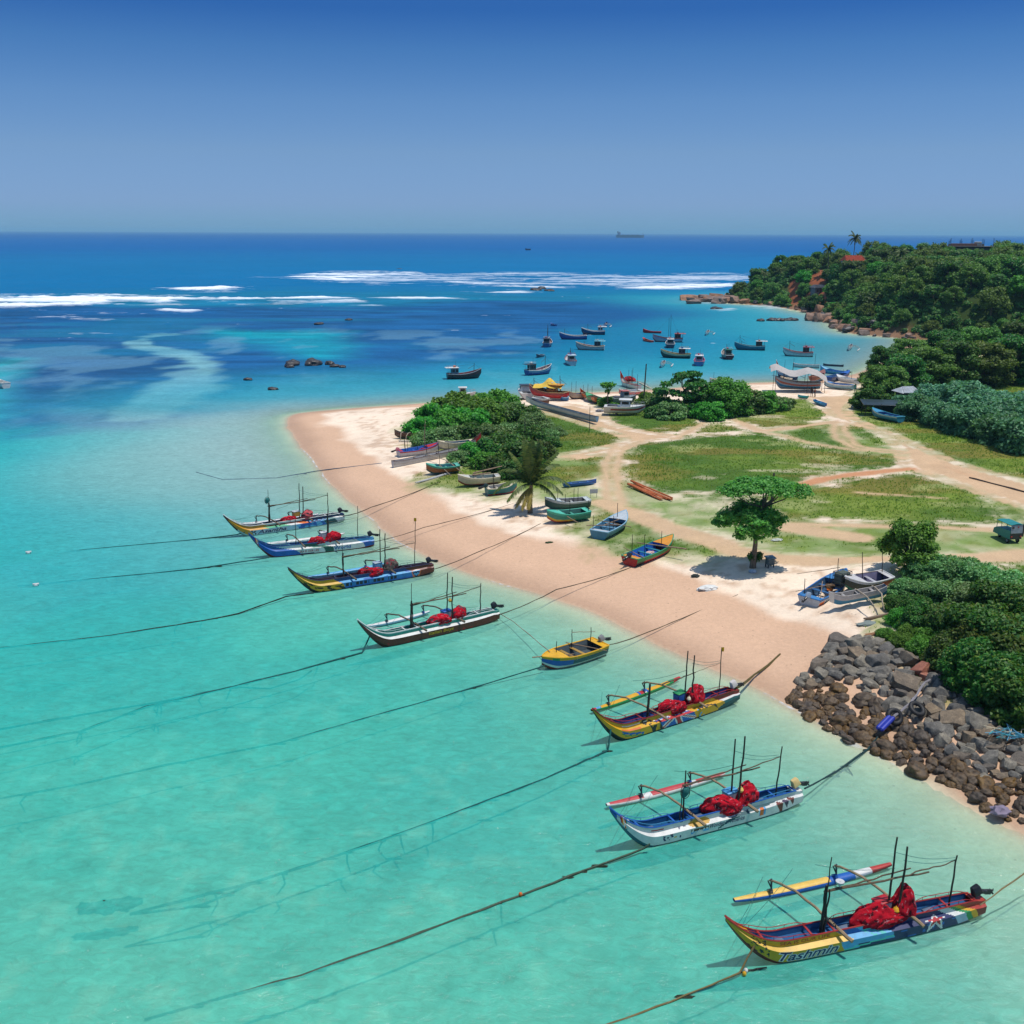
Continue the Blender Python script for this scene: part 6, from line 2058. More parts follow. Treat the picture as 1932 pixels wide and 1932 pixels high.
# beached craft, spit side
canoe((748, 828), (790, 829), 'brown weathered canoe with a float standing alone on the pale sand', (BROWN, C(84, 70, 58), C(60, 50, 44), C(100, 86, 72), BROWN), B=.42, H=.8, tip=.45, flo=((752, 834), (786, 834)), floc=C(196, 186, 170), sterntip=.2)
skiff((829, 853), (756, 863), 'red bowed skiff with a blue inside and white patches near the thicket', (mul(C(200, 60, 50), .85), mul(C(190, 190, 196), .8), WHITE, BLUE, BLUE, RED), seed=11, poles=[(.86, .5, 1.6), (.80, -.5, 1.5), (.78, .2, 1.5), (.5, -.8, .8)], motor=mul(C(196, 110, 120), .8), fore=.33,
      oars=[(.40, .1, .8, .36, .6, 4.9, .07)], gear=[(.42, -.2, .5, .3, .25, RED, 'red_tarp', 'red cloth bundle in the bow of the red bowed skiff', 'cloth')])
canoe((897, 851), (749, 882), 'very long grey and white outrigger canoe with a red upswept bow', (mul(C(186, 186, 184), .8), mul(C(196, 200, 204), .8), mul(C(150, 150, 150), .8), C(96, 70, 66), RED), B=.52, H=1.0, tip=1.6, flo=((784, 914), (868, 888)), booms=(.32, .62), poles=[(.5, .1, 2.2), (.62, -.1, 1.6), (.38, 0, 1.4)], seed=3, floc=mul(C(190, 190, 190), .8), name='outrigger_canoe')
skiff((833, 853), (894, 846), 'white open boat lying behind the very long canoe', (CREAM, CREAM, GREY, mul(C(60, 100, 120), .8), CREAM, CREAM), seed=12, B=.7, fore=.2)
skiff((811, 898), (866, 893), 'green skiff with an orange and dark side next to the long canoe', (mul(C(84, 176, 150), .8), mul(C(170, 100, 56), .85), mul(C(30, 84, 84), .8), mul(C(40, 110, 120), .8), mul(C(100, 196, 170), .8), mul(C(110, 196, 170), .8)), seed=13, poles=[(.45, .9, 1.3)], oars=[(.42, .5, .95, .62, -3.2, .2, .06), (.78, .8, 1.0, 1.04, -3.5, .2, .06)])
skiff((872, 921), (942, 915), 'cream white skiff with a red bottom and raised boards amidships', (CREAM, mul(C(200, 190, 166), .8), MAROON, mul(C(120, 140, 140), .8), CREAM, mul(C(210, 210, 200), .8)), seed=14, poles=[(.45, .8, 1.6), (.6, -.3, 1.9)], oars=[(.38, .3, 1.35, 1.1, .5, 1.85, .10), (.35, .0, 1.2, .8, .1, 1.25, .12)], gear=[(.45, .1, .8, .5, .25, mul(C(160, 176, 176), .8), 'tarp_bundle', 'grey tarpaulin folded in the cream white skiff', 'tarpaulin')])
skiff((974, 930), (922, 936), 'teal skiff with a red bottom and a tilted motor beside the palm', (TEAL, mul(C(40, 120, 130), .8), RED, GREY, CREAM, CREAM), seed=15, motor=C(30, 50, 44), poles=[(.8, .5, 1.6), (.7, -.5, 1.7)])
skiff((1037, 966), (1112, 960), 'white topped dark green skiff with a bare inside behind the mint skiff', (mul(C(200, 210, 206), .8), mul(C(40, 90, 80), .8), mul(C(34, 80, 74), .8), C(110, 110, 110), mul(C(210, 216, 212), .8), mul(C(210, 220, 216), .8)), seed=16, poles=[(.30, .3, 1.0), (.42, -.7, .9), (.7, .8, 1.1), (.78, .6, 1.2)], fore=.35)
skiff((1042, 991), (1112, 982), 'mint green skiff with a yellow and red bottom', (mul(C(84, 196, 160), .8), mul(C(226, 176, 50), .85), RED, mul(C(60, 110, 100), .8), mul(C(90, 200, 170), .8), mul(C(96, 206, 176), .8)), seed=17, poles=[(.6, .6, 1.4), (.95, -.6, 1.2)], fore=.36,
      stripes=lambda t, v: (RED if v < .3 and t < .45 else (mul(C(226, 176, 50), .85) if v < .42 and t < .6 else (mul(C(60, 150, 130), .8) if v < .8 else None))), oars=[(.30, .9, 1.0, .5, -2.9, .5, .05)], gear=[(.65, 0, .3, .25, .12, mul(C(190, 206, 200), .8), 'white_tub', 'small white tub in the mint green skiff', 'tub')])
skiff((1188, 990), (1142, 1019), 'pale blue skiff with a white fore deck, stern to the sea', (LBLUE, mul(C(84, 150, 180), .8), mul(C(60, 110, 130), .8), mul(C(60, 110, 140), .8), LBLUE, mul(C(196, 206, 210), .8)), seed=18, B=1.1, poles=[(.25, -.2, 1.7), (.62, .4, 1.1), (.95, -.7, 1.5), (.9, .8, 1.0)], fore=.32,
      oars=[(.52, 1.9, .8, .52, -1.5, 1.0, .05), (1.0, -1.2, 1.3, .6, .9, 1.0, .05), (.3, .2, 1.0, .75, -.4, .95, .04)])
skiff((1274, 1038), (1200, 1070), 'red skiff with a green side, an orange bow and a tilted motor', (GREEN, RED, RED, BLUE, mul(C(60, 160, 110), .8), mul(C(226, 150, 40), .85)), seed=19, B=1.05, poles=[(.88, -.3, 2.0), (.62, -.2, 1.6), (.36, .4, 1.6)], motor=C(40, 42, 46), fore=.30,
      stripes=lambda t, v: (BLACK if t > .82 and v < .6 else (RED if v < .62 else (ORANGE if t < .12 else GREEN))), oars=[(.34, 2.9, 1.2, .44, -1.9, .9, .07), (.92, 1.2, 1.0, .75, -1.9, 1.0, .04)],
      gear=[(.55, .0, .55, .3, .14, mul(C(214, 180, 170), .8), 'net_heap', 'pale pink net heaped in the red skiff', 'fishing net'), (.86, -.2, .3, .25, .15, ORANGE, 'orange_bag', 'orange bag in the stern of the red skiff', 'bag')])
# beside the breakwater
skiff((1605, 1103), (1541, 1144), 'blue skiff with rope gear inside and an orange patch on its stern quarter', (BLUE, mul(C(190, 200, 210), .8), mul(C(60, 110, 170), .8), mul(C(60, 90, 120), .8), mul(C(60, 130, 200), .8), mul(C(70, 140, 200), .8)), seed=20, B=1.1, poles=[(.92, -.6, 1.4), (.42, -.1, 1.0), (.1, -.4, 1.6)], motor=mul(C(150, 170, 190), .8), fore=.30,
      stripes=lambda t, v: (ORANGE if .86 < t < .96 and .3 < v < .68 else (mul(C(70, 140, 200), .8) if v > .82 or v < .25 else None)), oars=[(.45, .8, 1.3, 1.02, -1.0, 1.2, .035), (.48, -.5, 1.1, .95, .8, 1.0, .035), (.05, -.4, 1.5, .6, -2.3, 1.5, .03)],
      gear=[(.45, .0, .5, .4, .2, C(90, 70, 50), 'net_heap', 'brown net heap in the blue skiff', 'fishing net'), (.55, .3, .3, .25, .12, ORANGE, 'orange_rope_coil', 'orange rope heap in the blue skiff', 'rope')])
skiff((1608, 1128), (1682, 1113), 'white topped skiff with a dark green side and an orange stern quarter', (WHITE, mul(C(44, 60, 50), .8), mul(C(24, 110, 80), .8), C(110, 106, 130), WHITE, mul(C(214, 210, 206), .8)), seed=21, B=1.05, poles=[(.52, .7, 2.0), (.95, .5, 1.8)], fore=.36,
      stripes=lambda t, v: (mul(C(190, 90, 50), .85) if t > .7 and .4 < v < .85 else None), oars=[(.4, .9, 1.0, .95, .4, 1.1, .03)])
canoe((1577, 1155), (1672, 1137), 'white and blue outrigger canoe with thin bent booms at the bush', (mul(C(200, 200, 200), .8), mul(C(60, 140, 180), .8), C(120, 116, 112), mul(C(196, 190, 184), .8), WHITE), B=.42, H=.8, tip=.5, flo=((1630, 1172), (1676, 1162)), floc=C(110, 90, 72), booms=(.52, .82), seed=5)
# canoe and logs on the grass
canoe((1121, 915), (1066, 921), 'long blue canoe lying on the grass behind the palm', (BLUE, mul(C(40, 120, 200), .8), mul(C(90, 120, 140), .8), BLUE, BLUE), B=.36, H=.45, tip=.15)
# bay side beach
canoe((1000, 767), (1119, 800), 'very long white and blue canoe half buried in the grass', (mul(C(190, 200, 206), .8), mul(C(130, 170, 196), .8), mul(C(100, 120, 130), .8), C(120, 120, 120), WHITE), B=.5, H=.9, tip=.5, name='canoe')
skiff((1009, 768), (1034, 766), 'brown hulled boat with a white edge beside the yellow awning boat', (mul(C(200, 200, 196), .8), mul(C(110, 66, 50), .85), mul(C(100, 60, 46), .85), GREY, WHITE, WHITE), seed=22, B=1.1, H=1.3, bowz=.2)
skiff((1057, 757), (1072, 757), 'little blue dinghy on the sand beside the yellow awning boat', (mul(C(70, 140, 190), .8), mul(C(50, 120, 170), .8), BLUE, GREY, LBLUE, LBLUE), seed=23, B=.7, H=.6)
skiff((1078, 754), (1107, 752), 'weathered white boat with poles at the bay waterline', (mul(C(200, 190, 180), .8), mul(C(196, 180, 160), .8), BROWN, mul(C(90, 120, 150), .8), mul(C(180, 140, 100), .8), CREAM), seed=24, poles=[(.2, .3, 2.2), (.5, .6, 2.2), (.8, -.3, 1.6)])
canoe((1094, 751), (1120, 763), 'orange and green outrigger canoe on the track to the bay', (ORANGE, mul(C(170, 100, 40), .85), C(84, 84, 60), mul(C(200, 110, 50), .85), ORANGE), B=.5, H=.8, tip=.6, poles=[(.5, 0, 2.0), (.7, .2, 1.8)])
skiff((1103, 757), (1128, 763), 'bright green topped skiff behind the little round headed tree', (GREEN, mul(C(60, 120, 70), .8), C(50, 60, 50), mul(C(110, 150, 120), .8), GREEN, mul(C(90, 180, 120), .8)), seed=25)
skiff((1174, 748), (1213, 745), 'white skiff with a red stripe and poles in the row at the bay', (WHITE, mul(C(200, 110, 110), .85), mul(C(80, 160, 150), .8), mul(C(150, 170, 180), .8), WHITE, WHITE), seed=26, poles=[(.4, .5, 1.8), (.8, 0, 1.6)])
canoe((1170, 757), (1198, 754), 'slim white canoe behind the cruiser roof', W_, H=.6, tip=.3)
skiff((1345, 725), (1372, 722), 'white boat seen between the tiered tree and the rounded tree', (WHITE, mul(C(180, 200, 206), .8), bl_, GREY, WHITE, LBLUE), seed=27, poles=[(.3, .3, 1.6)])
skiff((1478, 723), (1492, 722), 'small cream boat seen over the rounded tree', (CREAM, CREAM, BROWN, GREY, CREAM, CREAM), seed=28, poles=[(.5, .3, 2.0), (.8, .3, 1.5)])
canoe((1500, 693), (1544, 695), 'white canoe with a mast anchored off the striped boat', (WHITE, mul(C(200, 200, 190), .8), C(90, 90, 90), WHITE, WHITE), True, B=.5, H=.9, tip=.3, poles=[(.82, 0, 2.6)])
canoe((1556, 690), (1590, 692), 'dark slender canoe low in the water beyond the pale blue boat', (C(50, 60, 80), C(40, 50, 70), C(60, 60, 70), C(50, 60, 80), C(50, 60, 80)), True, B=.34, H=.5, tip=.2)
skiff((1548, 703), (1594, 708), 'pale blue fibreglass boat with a blue cover and motor at the waterline', (mul(C(110, 190, 220), .8), mul(C(70, 160, 206), .8), BLUE, mul(C(40, 110, 170), .8), BLUE, mul(C(130, 196, 220), .8)), True, seed=29, B=1.1, motor=NAVY, bowz=.9)
skiff((1604, 714), (1568, 722), 'dark blue boat lying between the beached boats and the trees', (mul(C(40, 90, 170), .8), mul(C(36, 80, 150), .8), NAVY, mul(C(60, 90, 130), .8), mul(C(60, 110, 180), .8), BLUE), seed=30)
skiff((1556, 733), (1606, 737), 'white and blue skiff on the sand beside the striped boat', (WHITE, mul(C(150, 190, 206), .8), mul(C(110, 120, 110), .8), mul(C(50, 110, 180), .8), WHITE, mul(C(70, 130, 190), .8)), seed=31, B=1.0)
skiff((1576, 722), (1612, 727), 'white boat with a light cover behind the white and blue skiff', (WHITE, mul(C(190, 196, 200), .8), C(110, 110, 116), WHITE, WHITE, WHITE), seed=32, B=1.0, poles=[(.2, .5, 1.6), (.6, .5, 1.5)], gear=[(.5, 0, 1.2, .7, .4, WHITE, 'white_cover', 'white sheet covering the boat behind the white and blue skiff', 'sheet'), (.15, 0, .9, .7, .4, C(50, 50, 62), 'dark_cover', 'dark sheet over the bow of the boat behind the white and blue skiff', 'sheet')])
skiff((1557, 716), (1538, 723), 'rust brown boat close behind the striped boat with awning', (mul(C(160, 104, 80), .85), mul(C(150, 92, 70), .85), BROWN, BROWN, mul(C(180, 120, 90), .85), mul(C(150, 92, 70), .85)), seed=33, bowz=.8)
canoe((1555, 768), (1534, 761), 'bright blue canoe end showing from the bush at the sand road', (mul(C(50, 150, 206), .8), mul(C(50, 150, 206), .8), mul(C(60, 130, 170), .8), mul(C(70, 170, 220), .8), BLUE), B=.4, H=.45, tip=.15)
canoe((1505, 752), (1522, 754), 'turquoise canoe end in the bush below the striped boat', (mul(C(60, 180, 190), .8), TEAL, TEAL, mul(C(70, 190, 200), .8), TEAL), B=.4, H=.45, tip=.15)
skiff((1643, 788), (1692, 799), 'blue and white skiff parked on the grass under the dark shelter', (WHITE, mul(C(60, 150, 180), .8), mul(C(40, 100, 130), .8), mul(C(36, 90, 150), .8), mul(C(80, 170, 190), .8), mul(C(70, 150, 190), .8)), seed=34, B=.9, fore=.3)
skiff((1648, 716), (1668, 720), 'white boat with red trim under the tree at the bay', (WHITE, mul(C(190, 80, 70), .85), GREY, WHITE, RED, WHITE), seed=35)

# outrigger boats drawn up at the bay
rb, rbl = canoe((1170, 728), (1203, 737), 'white outrigger boat with a red net pile and a swept orange tipped bow', (WHITE, mul(C(190, 200, 206), .8), GREY, RED, ORANGE), True, B=.6, H=1.1, tip=2.0, flo=((1204, 722), (1230, 735)), floc=CREAM, poles=[(.4, .1, 2.6), (.58, .2, 3.2), (.62, -.2, 2.8), (.86, 0, 2.2)], name='outrigger_boat', cat='fishing boat', seed=8)
q = W(1186, 728)
net_bundle(Vector((q.x, q.y, 1.2)), (1.5, .6, .6), -.5, 41, 'bright red net pile on the white outrigger boat at the bay', RED, mul(RED, .6))
canoe((1463, 709), (1498, 717), 'navy outrigger boat with white patterns and a high swept red tipped bow', (mul(C(150, 160, 190), .8), mul(C(40, 56, 100), .8), C(60, 60, 80), WHITE, RED), True, B=.7, H=1.2, tip=2.4, poles=[(.42, 0, 2.6), (.8, .1, 3.4), (.82, -.1, 2.4)], name='outrigger_boat', cat='fishing boat', seed=9)

# the red boat under a yellow sheet
rt_ = trawler((1033, 755), 7.6, 150, 'red and white beached boat half covered by a yellow sheet', (mul(C(150, 60, 60), .85), RED, WHITE, C(140, 120, 90), mul(C(190, 160, 110), .8)), .62, mul(C(190, 110, 40), .85), mul(C(214, 150, 50), .85), ((.86, 2.6), (.16, 3.4)), False, 21, B=1.35, group=None)
mb = MB()
gq = []
for i in range(15):
    row = []
    for j in range(9):
        x = -2.6 + 5.2 * i / 14; y = -1.7 + 3.4 * j / 8
        z = 2.75 - .22 * abs(y) ** 1.6 - .10 * abs(x) + .22 * noise.noise(Vector((x * .9, y * .9, 3))) + (1.0 * math.exp(-((x + .2) / .8) ** 2 - (y / .9) ** 2))
        row.append(Vector((x, y, z)))
    gq.append(row)
mb.grid(gq, mul(C(236, 196, 84), .85))
q = G(1033, 755)
tag(mb.build('tarpaulin', CLOTH, None, q + Vector((.2, 0, .35)), math.radians(165)), 'bright yellow sheet thrown over the red and white beached boat', 'tarpaulin')


def st_str(t, v):
    if v < .30: return mul(C(190, 190, 186), .8)
    if v < .46: return mul(C(60, 150, 190), .8)
    if v < .60: return mul(C(190, 200, 204), .8)
    if v < .78: return mul(C(190, 96, 70), .85)
    return mul(C(160, 180, 190), .8)


trawler((1503, 737), 8.4, 172, 'striped orange, white and blue boat drawn up under a grey awning', (WHITE, ORANGE, WHITE, C(120, 110, 100), mul(C(170, 180, 186), .8)), None, None, None, ((.5, 2.2), (.2, 2.6), (.8, 2.6)), False, 22, B=1.5, group=None, stripe3=st_str)
mb = MB()
gq = []
for i in range(19):
    row = []
    for j in range(7):
        x = -5.2 + 10.4 * i / 18; y = -2.2 + 4.4 * j / 6
        ridge = 3.9 + 1.5 * max(0, 1 - abs(x + 4.2) / 2.6) + .9 * max(0, 1 - abs(x - 1.6) / 2.2)
        z = ridge - .34 * abs(y) ** 1.25 - .12 * math.sin(x * 1.2) - (.55 if x > 3.5 else 0) * (x - 3.5)
        row.append(Vector((x, y, z)))
    gq.append(row)
mb.grid(gq, mul(C(196, 190, 184), .8))
q = G(1503, 739)
aw = empty('awning', q, math.radians(-8), 'grey canvas awning stretched in peaks over the striped boat', 'awning')
mb.build('canvas', CLOTH, aw)
for (x, y, z) in ((-4.2, -1.9, 4.2), (-4.2, 1.9, 4.2), (1.6, -1.9, 3.8), (1.6, 1.9, 3.8), (4.8, -1.8, 2.3), (4.8, 1.8, 2.3)):
    mb = MB(); mb.tube([(x, y, -.3), (x, y, z)], .05, C(90, 80, 70), 6); mb.build('pole', WOOD, aw)


# motor cruisers on land
def cruiser(P, L, ang, label, side_c, stripe, roof, B=1.25):
    q = G(*P)
    root = empty('motor_boat', q, math.radians(ang), label, 'motor boat')

    def pr(t):
        return B * (1 - cl((t - .5) / .5) ** 2.4) + .02, .25 + .9 * cl((t - .8) / .2) ** 1.6, 1.45 + .35 * cl((t - .4) / .6) ** 2

    def S(t, v, s_):
        b, a, c = pr(t)
        return Vector(((t - .5) * L, s_ * b * (.25 + .75 * v ** .55) * (1 if v > 0 else 0), a + (c - a) * v))
    V = [0, .15, .35, .5, .62, .74, .88, 1]
    Tn = [i / 24 for i in range(25)]
    mb = MB()
    for s_ in (-1, 1): mb.grid([[S(t, v, s_) for v in V] for t in Tn], lambda i, j: stripe if V[j] in (.5, .62) and Tn[i] > .15 else (C(90, 80, 76) if j < 1 else side_c), flip=(s_ == -1))
    e = [S(0, v, -1) for v in V] + [S(0, v, 1) for v in V[::-1]]
    mb.add(e, [tuple(range(len(e)))[::-1]], side_c)
    mb.build('hull', PAINT, root)
    mb = MB(); mb.grid([[S(t, 1, -1), S(t, 1, 1)] for t in Tn], mul(side_c, .9), flip=True)
    mb.box((-.30 * L, 0, 1.5), (.24 * L, B * 1.2, .3), C(70, 70, 74)); mb.build('deck', PAINT, root)
    mb = MB(); mb.box((.02 * L, 0, 1.95), (.26 * L, B * 1.5, 1.1), side_c, bev=.1, taper=.85); cb = mb.build('cabin', PAINT, root)
    for s_ in (-1, 1):
        mb = MB(); mb.box((.02 * L, s_ * (B * .70), 2.1), (.17 * L, .06, .42), C(24, 30, 38)); mb.build('window', METAL, cb)
    mb = MB(); mb.box((.145 * L, 0, 2.1), (.06, B * 1.1, .45), C(24, 30, 38), ry=-.2); mb.build('windscreen', METAL, cb)
    mb = MB(); mb.box((.02 * L, 0, 2.56), (.32 * L, B * 1.55, .10), roof, bev=.03); mb.build('roof', PAINT, root)
    mb = MB()
    for s_ in (-1, 1):
        P_ = [S(t, 1, s_) + Vector((0, 0, .45)) for t in (.62, .7, .8, .9, .97)]
        mb.tube(P_, .022, C(150, 154, 158), 5)
        for t in (.62, .7, .8, .9, .97): mb.tube([S(t, 1, s_), S(t, 1, s_) + Vector((0, 0, .45))], .018, C(150, 154, 158), 4)
    mb.tube([S(.97, 1, -1) + Vector((0, 0, .45)), S(.97, 1, 1) + Vector((0, 0, .45))], .022, C(150, 154, 158), 5)
    mb.build('railing', METAL, root)
    for s_ in (-1, 1):
        mb = MB(); mb.box((-.2 * L, s_ * .5, .12), (.3, .25, .5), C(110, 96, 80)); mb.build('prop', WOOD, root)
    return root


cruiser((1178, 783), 6.6, -9, 'white motor cruiser with a curved red stripe parked on the grass', WHITE, mul(C(180, 60, 56), .85), WHITE)
cruiser((990, 752), 6.0, 100, 'white cabin boat with a dark roof beached beside the yellow sheet', WHITE, mul(C(170, 190, 200), .8), C(50, 60, 70), 1.2)
cruiser((872, 757), 5.0, 5, 'white covered boat half hidden behind the spit thicket', WHITE, WHITE, WHITE, .9)
cruiser((1177, 765), 4.5, 20, 'boat with a faded red roof behind the white motor cruiser', mul(C(150, 160, 160), .8), GREY, mul(C(190, 110, 100), .85), 1.0)
# ================================================================== ROCKS, ROPES, BUILDINGS AND SMALL THINGS
def stone_mat(name, a, b, c, wetness=.85):
    m, nt, out = new_mat(name)
    p = nd(nt, 'ShaderNodeBsdfPrincipled'); tc = nd(nt, 'ShaderNodeTexCoord'); oi = nd(nt, 'ShaderNodeObjectInfo')
    n1_ = noise_node(nt, tc.outputs['Object'], 1.8, 7, .7); n2_ = noise_node(nt, tc.outputs['Object'], 9, 5, .7)
    r = ramp(nt, n1_.outputs['Fac'], [(.3, a), (.52, b), (.72, c)])
    hv = nd(nt, 'ShaderNodeHueSaturation'); lk(nt, r.outputs['Color'], hv.inputs['Color'])
    lk(nt, math_node(nt, 'ADD', math_node(nt, 'MULTIPLY', oi.outputs['Random'], .6), .7), hv.inputs['Value'])
    lk(nt, math_node(nt, 'ADD', math_node(nt, 'MULTIPLY', oi.outputs['Random'], .5), .6), hv.inputs['Saturation'])
    c2_ = mixrgb(nt, 1.0, hv.outputs['Color'], ramp(nt, n2_.outputs['Fac'], [(.3, .6), (.7, 1.15)]).outputs['Color'], 'MULTIPLY')
    lk(nt, c2_, p.inputs['Base Color']); p.inputs['Roughness'].default_value = wetness
    lk(nt, bump(nt, n2_.outputs['Fac'], .6, .05), p.inputs['Normal'])
    lk(nt, p.outputs[0], out.inputs['Surface'])
    return m


ST_GREY = stone_mat('grey_stone', C(76, 72, 64), C(116, 110, 98), C(146, 138, 120))
ST_BROWN = stone_mat('brown_stone', C(76, 66, 54), C(112, 98, 80), C(138, 122, 98))
ST_RED = stone_mat('red_stone', C(120, 70, 54), C(150, 92, 70), C(170, 112, 86))
ST_ALGAE = stone_mat('algae_stone', C(44, 34, 18), C(88, 64, 28), C(118, 92, 44), .6)
ST_DARK = stone_mat('wet_reef_stone', C(28, 28, 30), C(52, 48, 46), C(84, 76, 68), .5)
ST_SHORE = stone_mat('shore_stone', C(96, 70, 54), C(140, 104, 80), C(168, 134, 104))


def rock_mesh(name, seed, mat, blocky=True):
    """angular quarry block: planes cut off a lump, edges chamfered"""
    g = random.Random(seed)
    bm = bmesh.new()
    if blocky: bmesh.ops.create_cube(bm, size=2.0)
    else:
        bmesh.ops.create_icosphere(bm, subdivisions=4, radius=1.0)
        for v in bm.verts:
            v.co *= 1 + .34 * noise.noise(v.co * 1.1 + Vector((seed, 2, 0))) + .16 * noise.noise(v.co * 2.9 + Vector((0, seed, 0))) + .06 * noise.noise(v.co * 8 + Vector((0, seed, 0)))
        me = bpy.data.meshes.new(name)
        bm.to_mesh(me); bm.free()
        me.materials.append(mat); me.shade_smooth()
        return me
    for _ in range(9):
        n = Vector((g.gauss(0, 1), g.gauss(0, 1), g.gauss(0, .8))).normalized()
        r = bmesh.ops.bisect_plane(bm, geom=bm.verts[:] + bm.edges[:] + bm.faces[:], plane_co=n * g.uniform(.72, 1.02), plane_no=n, clear_outer=True)
        e = [x for x in r['geom_cut'] if isinstance(x, bmesh.types.BMEdge)]
        if e:
            try: bmesh.ops.contextual_create(bm, geom=e)
            except Exception: pass
    bmesh.ops.bevel(bm, geom=bm.edges[:], offset=.06, segments=1, affect='EDGES')
    bmesh.ops.triangulate(bm, faces=bm.faces[:])
    bmesh.ops.subdivide_edges(bm, edges=bm.edges[:], cuts=1, use_grid_fill=True)
    for v in bm.verts:
        k = noise.noise(v.co * 1.7 + Vector((seed, 0, 0))) * .09 + noise.noise(v.co * 5 + Vector((0, seed, 0))) * .03
        v.co *= 1 + k * (1 if blocky else 2.2)
    me = bpy.data.meshes.new(name)
    bm.to_mesh(me); bm.free()
    me.materials.append(mat)
    me.shade_smooth()
    me.set_sharp_from_angle(angle=math.radians(28))
    return me


RK = [rock_mesh('boulder', 100 + i, ST_GREY) for i in range(6)] + [rock_mesh('boulder', 120 + i, ST_BROWN) for i in range(4)]
RKR = [rock_mesh('boulder', 140, ST_RED)]
RKA = [rock_mesh('algae_boulder', 160 + i, ST_ALGAE, False) for i in range(5)]
ROCKS_W = wpoly(P_ROCKS, 1.0)
bx0, bx1 = min(p[0] for p in ROCKS_W), max(p[0] for p in ROCKS_W)
by0, by1 = min(p[1] for p in ROCKS_W), max(p[1] for p in ROCKS_W)
g = np.random.default_rng(21)
sand_gap = wpoly(r3([(830, 800), (930, 770), (960, 850), (940, 930), (840, 900)]), 1.0)
pl = []
cx_ = g.uniform(bx0, bx1, 9000); cy_ = g.uniform(by0, by1, 9000)
ok_ = inside(cx_, cy_, ROCKS_W) & ~inside(cx_, cy_, sand_gap)
cx_, cy_ = cx_[ok_], cy_[ok_]
cd_ = sdf(cx_, cy_, SHORE)
for x, y, d in zip(cx_, cy_, cd_):
    if len(pl) >= 296: break
    if PROJ((x, y, 1))[0] > 1990: continue
    r = g.choice([g.uniform(.26, .40), g.uniform(.40, .58), g.uniform(.56, .74)], p=[.33, .47, .20])
    if d < 3.2: r *= .8
    if pl and min((x - q[0]) ** 2 + (y - q[1]) ** 2 - (.62 * (r + q[2])) ** 2 for q in pl) < 0: continue
    pl.append((float(x), float(y), r, float(d)))
nred = 0
for (x, y, r, d) in sorted(pl, key=lambda q: -q[1]):
    z = gz(x, y)
    alg = d < 3.0 + 1.2 * math.sin(x * .9)
    if alg:
        me, lab, grp = RKA[int(g.integers(0, 5))], 'brown boulder covered with seaweed at the foot of the breakwater', 'weedy boulders at the waterline'
    elif nred < 4 and d > 7 and g.uniform() < .04:
        nred += 1; me, lab, grp = RKR[0], 'reddish boulder among the grey ones of the breakwater', 'reddish boulders of the breakwater'
    else:
        i = int(g.integers(0, 6)) if g.uniform() < .74 else int(g.integers(6, 10)); me = RK[i]
        lab, grp = ('angular grey boulder of the breakwater slope', 'grey boulders of the breakwater') if i < 6 else ('angular brown boulder of the breakwater slope', 'brown boulders of the breakwater')
    o = inst('boulder', me, (x, y, z + r * (.22 if not alg else .05)), (g.uniform(-.5, .5), g.uniform(-.5, .5), g.uniform(0, 6.28)), (r * g.uniform(.95, 1.35), r * g.uniform(.8, 1.1), r * g.uniform(.6, .9)))
    tag(o, lab, 'boulder', grp)

# reef rocks in the lagoon and along the headland
RD = [rock_mesh('reef_rock', 180 + i, ST_DARK, False) for i in range(4)]
RS = [rock_mesh('shore_rock', 190 + i, ST_SHORE) for i in range(4)]
for (a, b, w, h, lab) in [(551, 689, 2.0, 1.1, 'dark rock with a flat step, shoreward end of the row in the lagoon'), (546, 693, 1.2, .7, 'low brown rock touching the stepped dark rock'), (592, 688, 2.3, 1.3, 'largest dark rock with a pale top in the lagoon'), (622, 688, 1.1, .8, 'rounded rock next to the largest one in the lagoon'),
                          (632, 692, 1.2, .5, 'low dark rock at the end of the lagoon row'), (646, 693, 1.0, .4, 'flat dark rock at the far end of the lagoon row'), (468, 717, .9, .4, 'small brown rock awash on the reef flat'), (515, 735, 1.0, .4, 'small dark rock awash nearest the sand spit'),
                          (601, 612, 1.7, .6, 'flat brown rock out on the reef'), (658, 604, 1.4, .5, 'small brown rock farthest out on the reef'), (1011, 548, 3.2, 1.2, 'dark rock in the surf beyond the fishing boats'), (1022, 546, 2.5, 1.5, 'pointed dark rock in the surf beyond the fishing boats'), (1036, 549, 3, .9, 'low dark rock at the edge of the surf'),
                          (1435, 606, 1.4, .8, 'dark rock standing clear of the headland reef'), (753, 508, 3, .6, 'tiny dark rock in the far surf'), (1352, 583, 3, .8, 'rock awash off the tip of the headland')]:
    q = W(a, b)
    o = inst('reef_rock', RD[int(a) % 4], (q.x, q.y, .1), (0, 0, a), (w, w * .8, h)); tag(o, lab, 'rock')
g = np.random.default_rng(4)
for i in range(15):
    q = W(1455 + i * 3.4 + g.uniform(-1, 1), 605.5 - i * .05 + g.uniform(-.6, .6)); s = g.uniform(.8, 1.7)
    tag(inst('reef_rock', RD[i % 4], (q.x, q.y, .1), (0, 0, i), (s, s * .8, s * .55)), 'dark rock in the low reef in front of the headland', 'rock', 'rocks of the low reef')
for i in range(34):
    f = i / 33
    q = W(1300 + 92 * f + g.uniform(-4, 4), 570 + g.uniform(-5, 2.5)); s = g.uniform(1.4, 3.6)
    tag(inst('shore_rock', RS[i % 4], (q.x, q.y, .3 + .8 * f), (g.uniform(-.3, .3), 0, i), (s, s * .8, s * g.uniform(.35, .6))), 'brown rock of the spur running off the headland tip', 'rock', 'rocks of the headland spur')
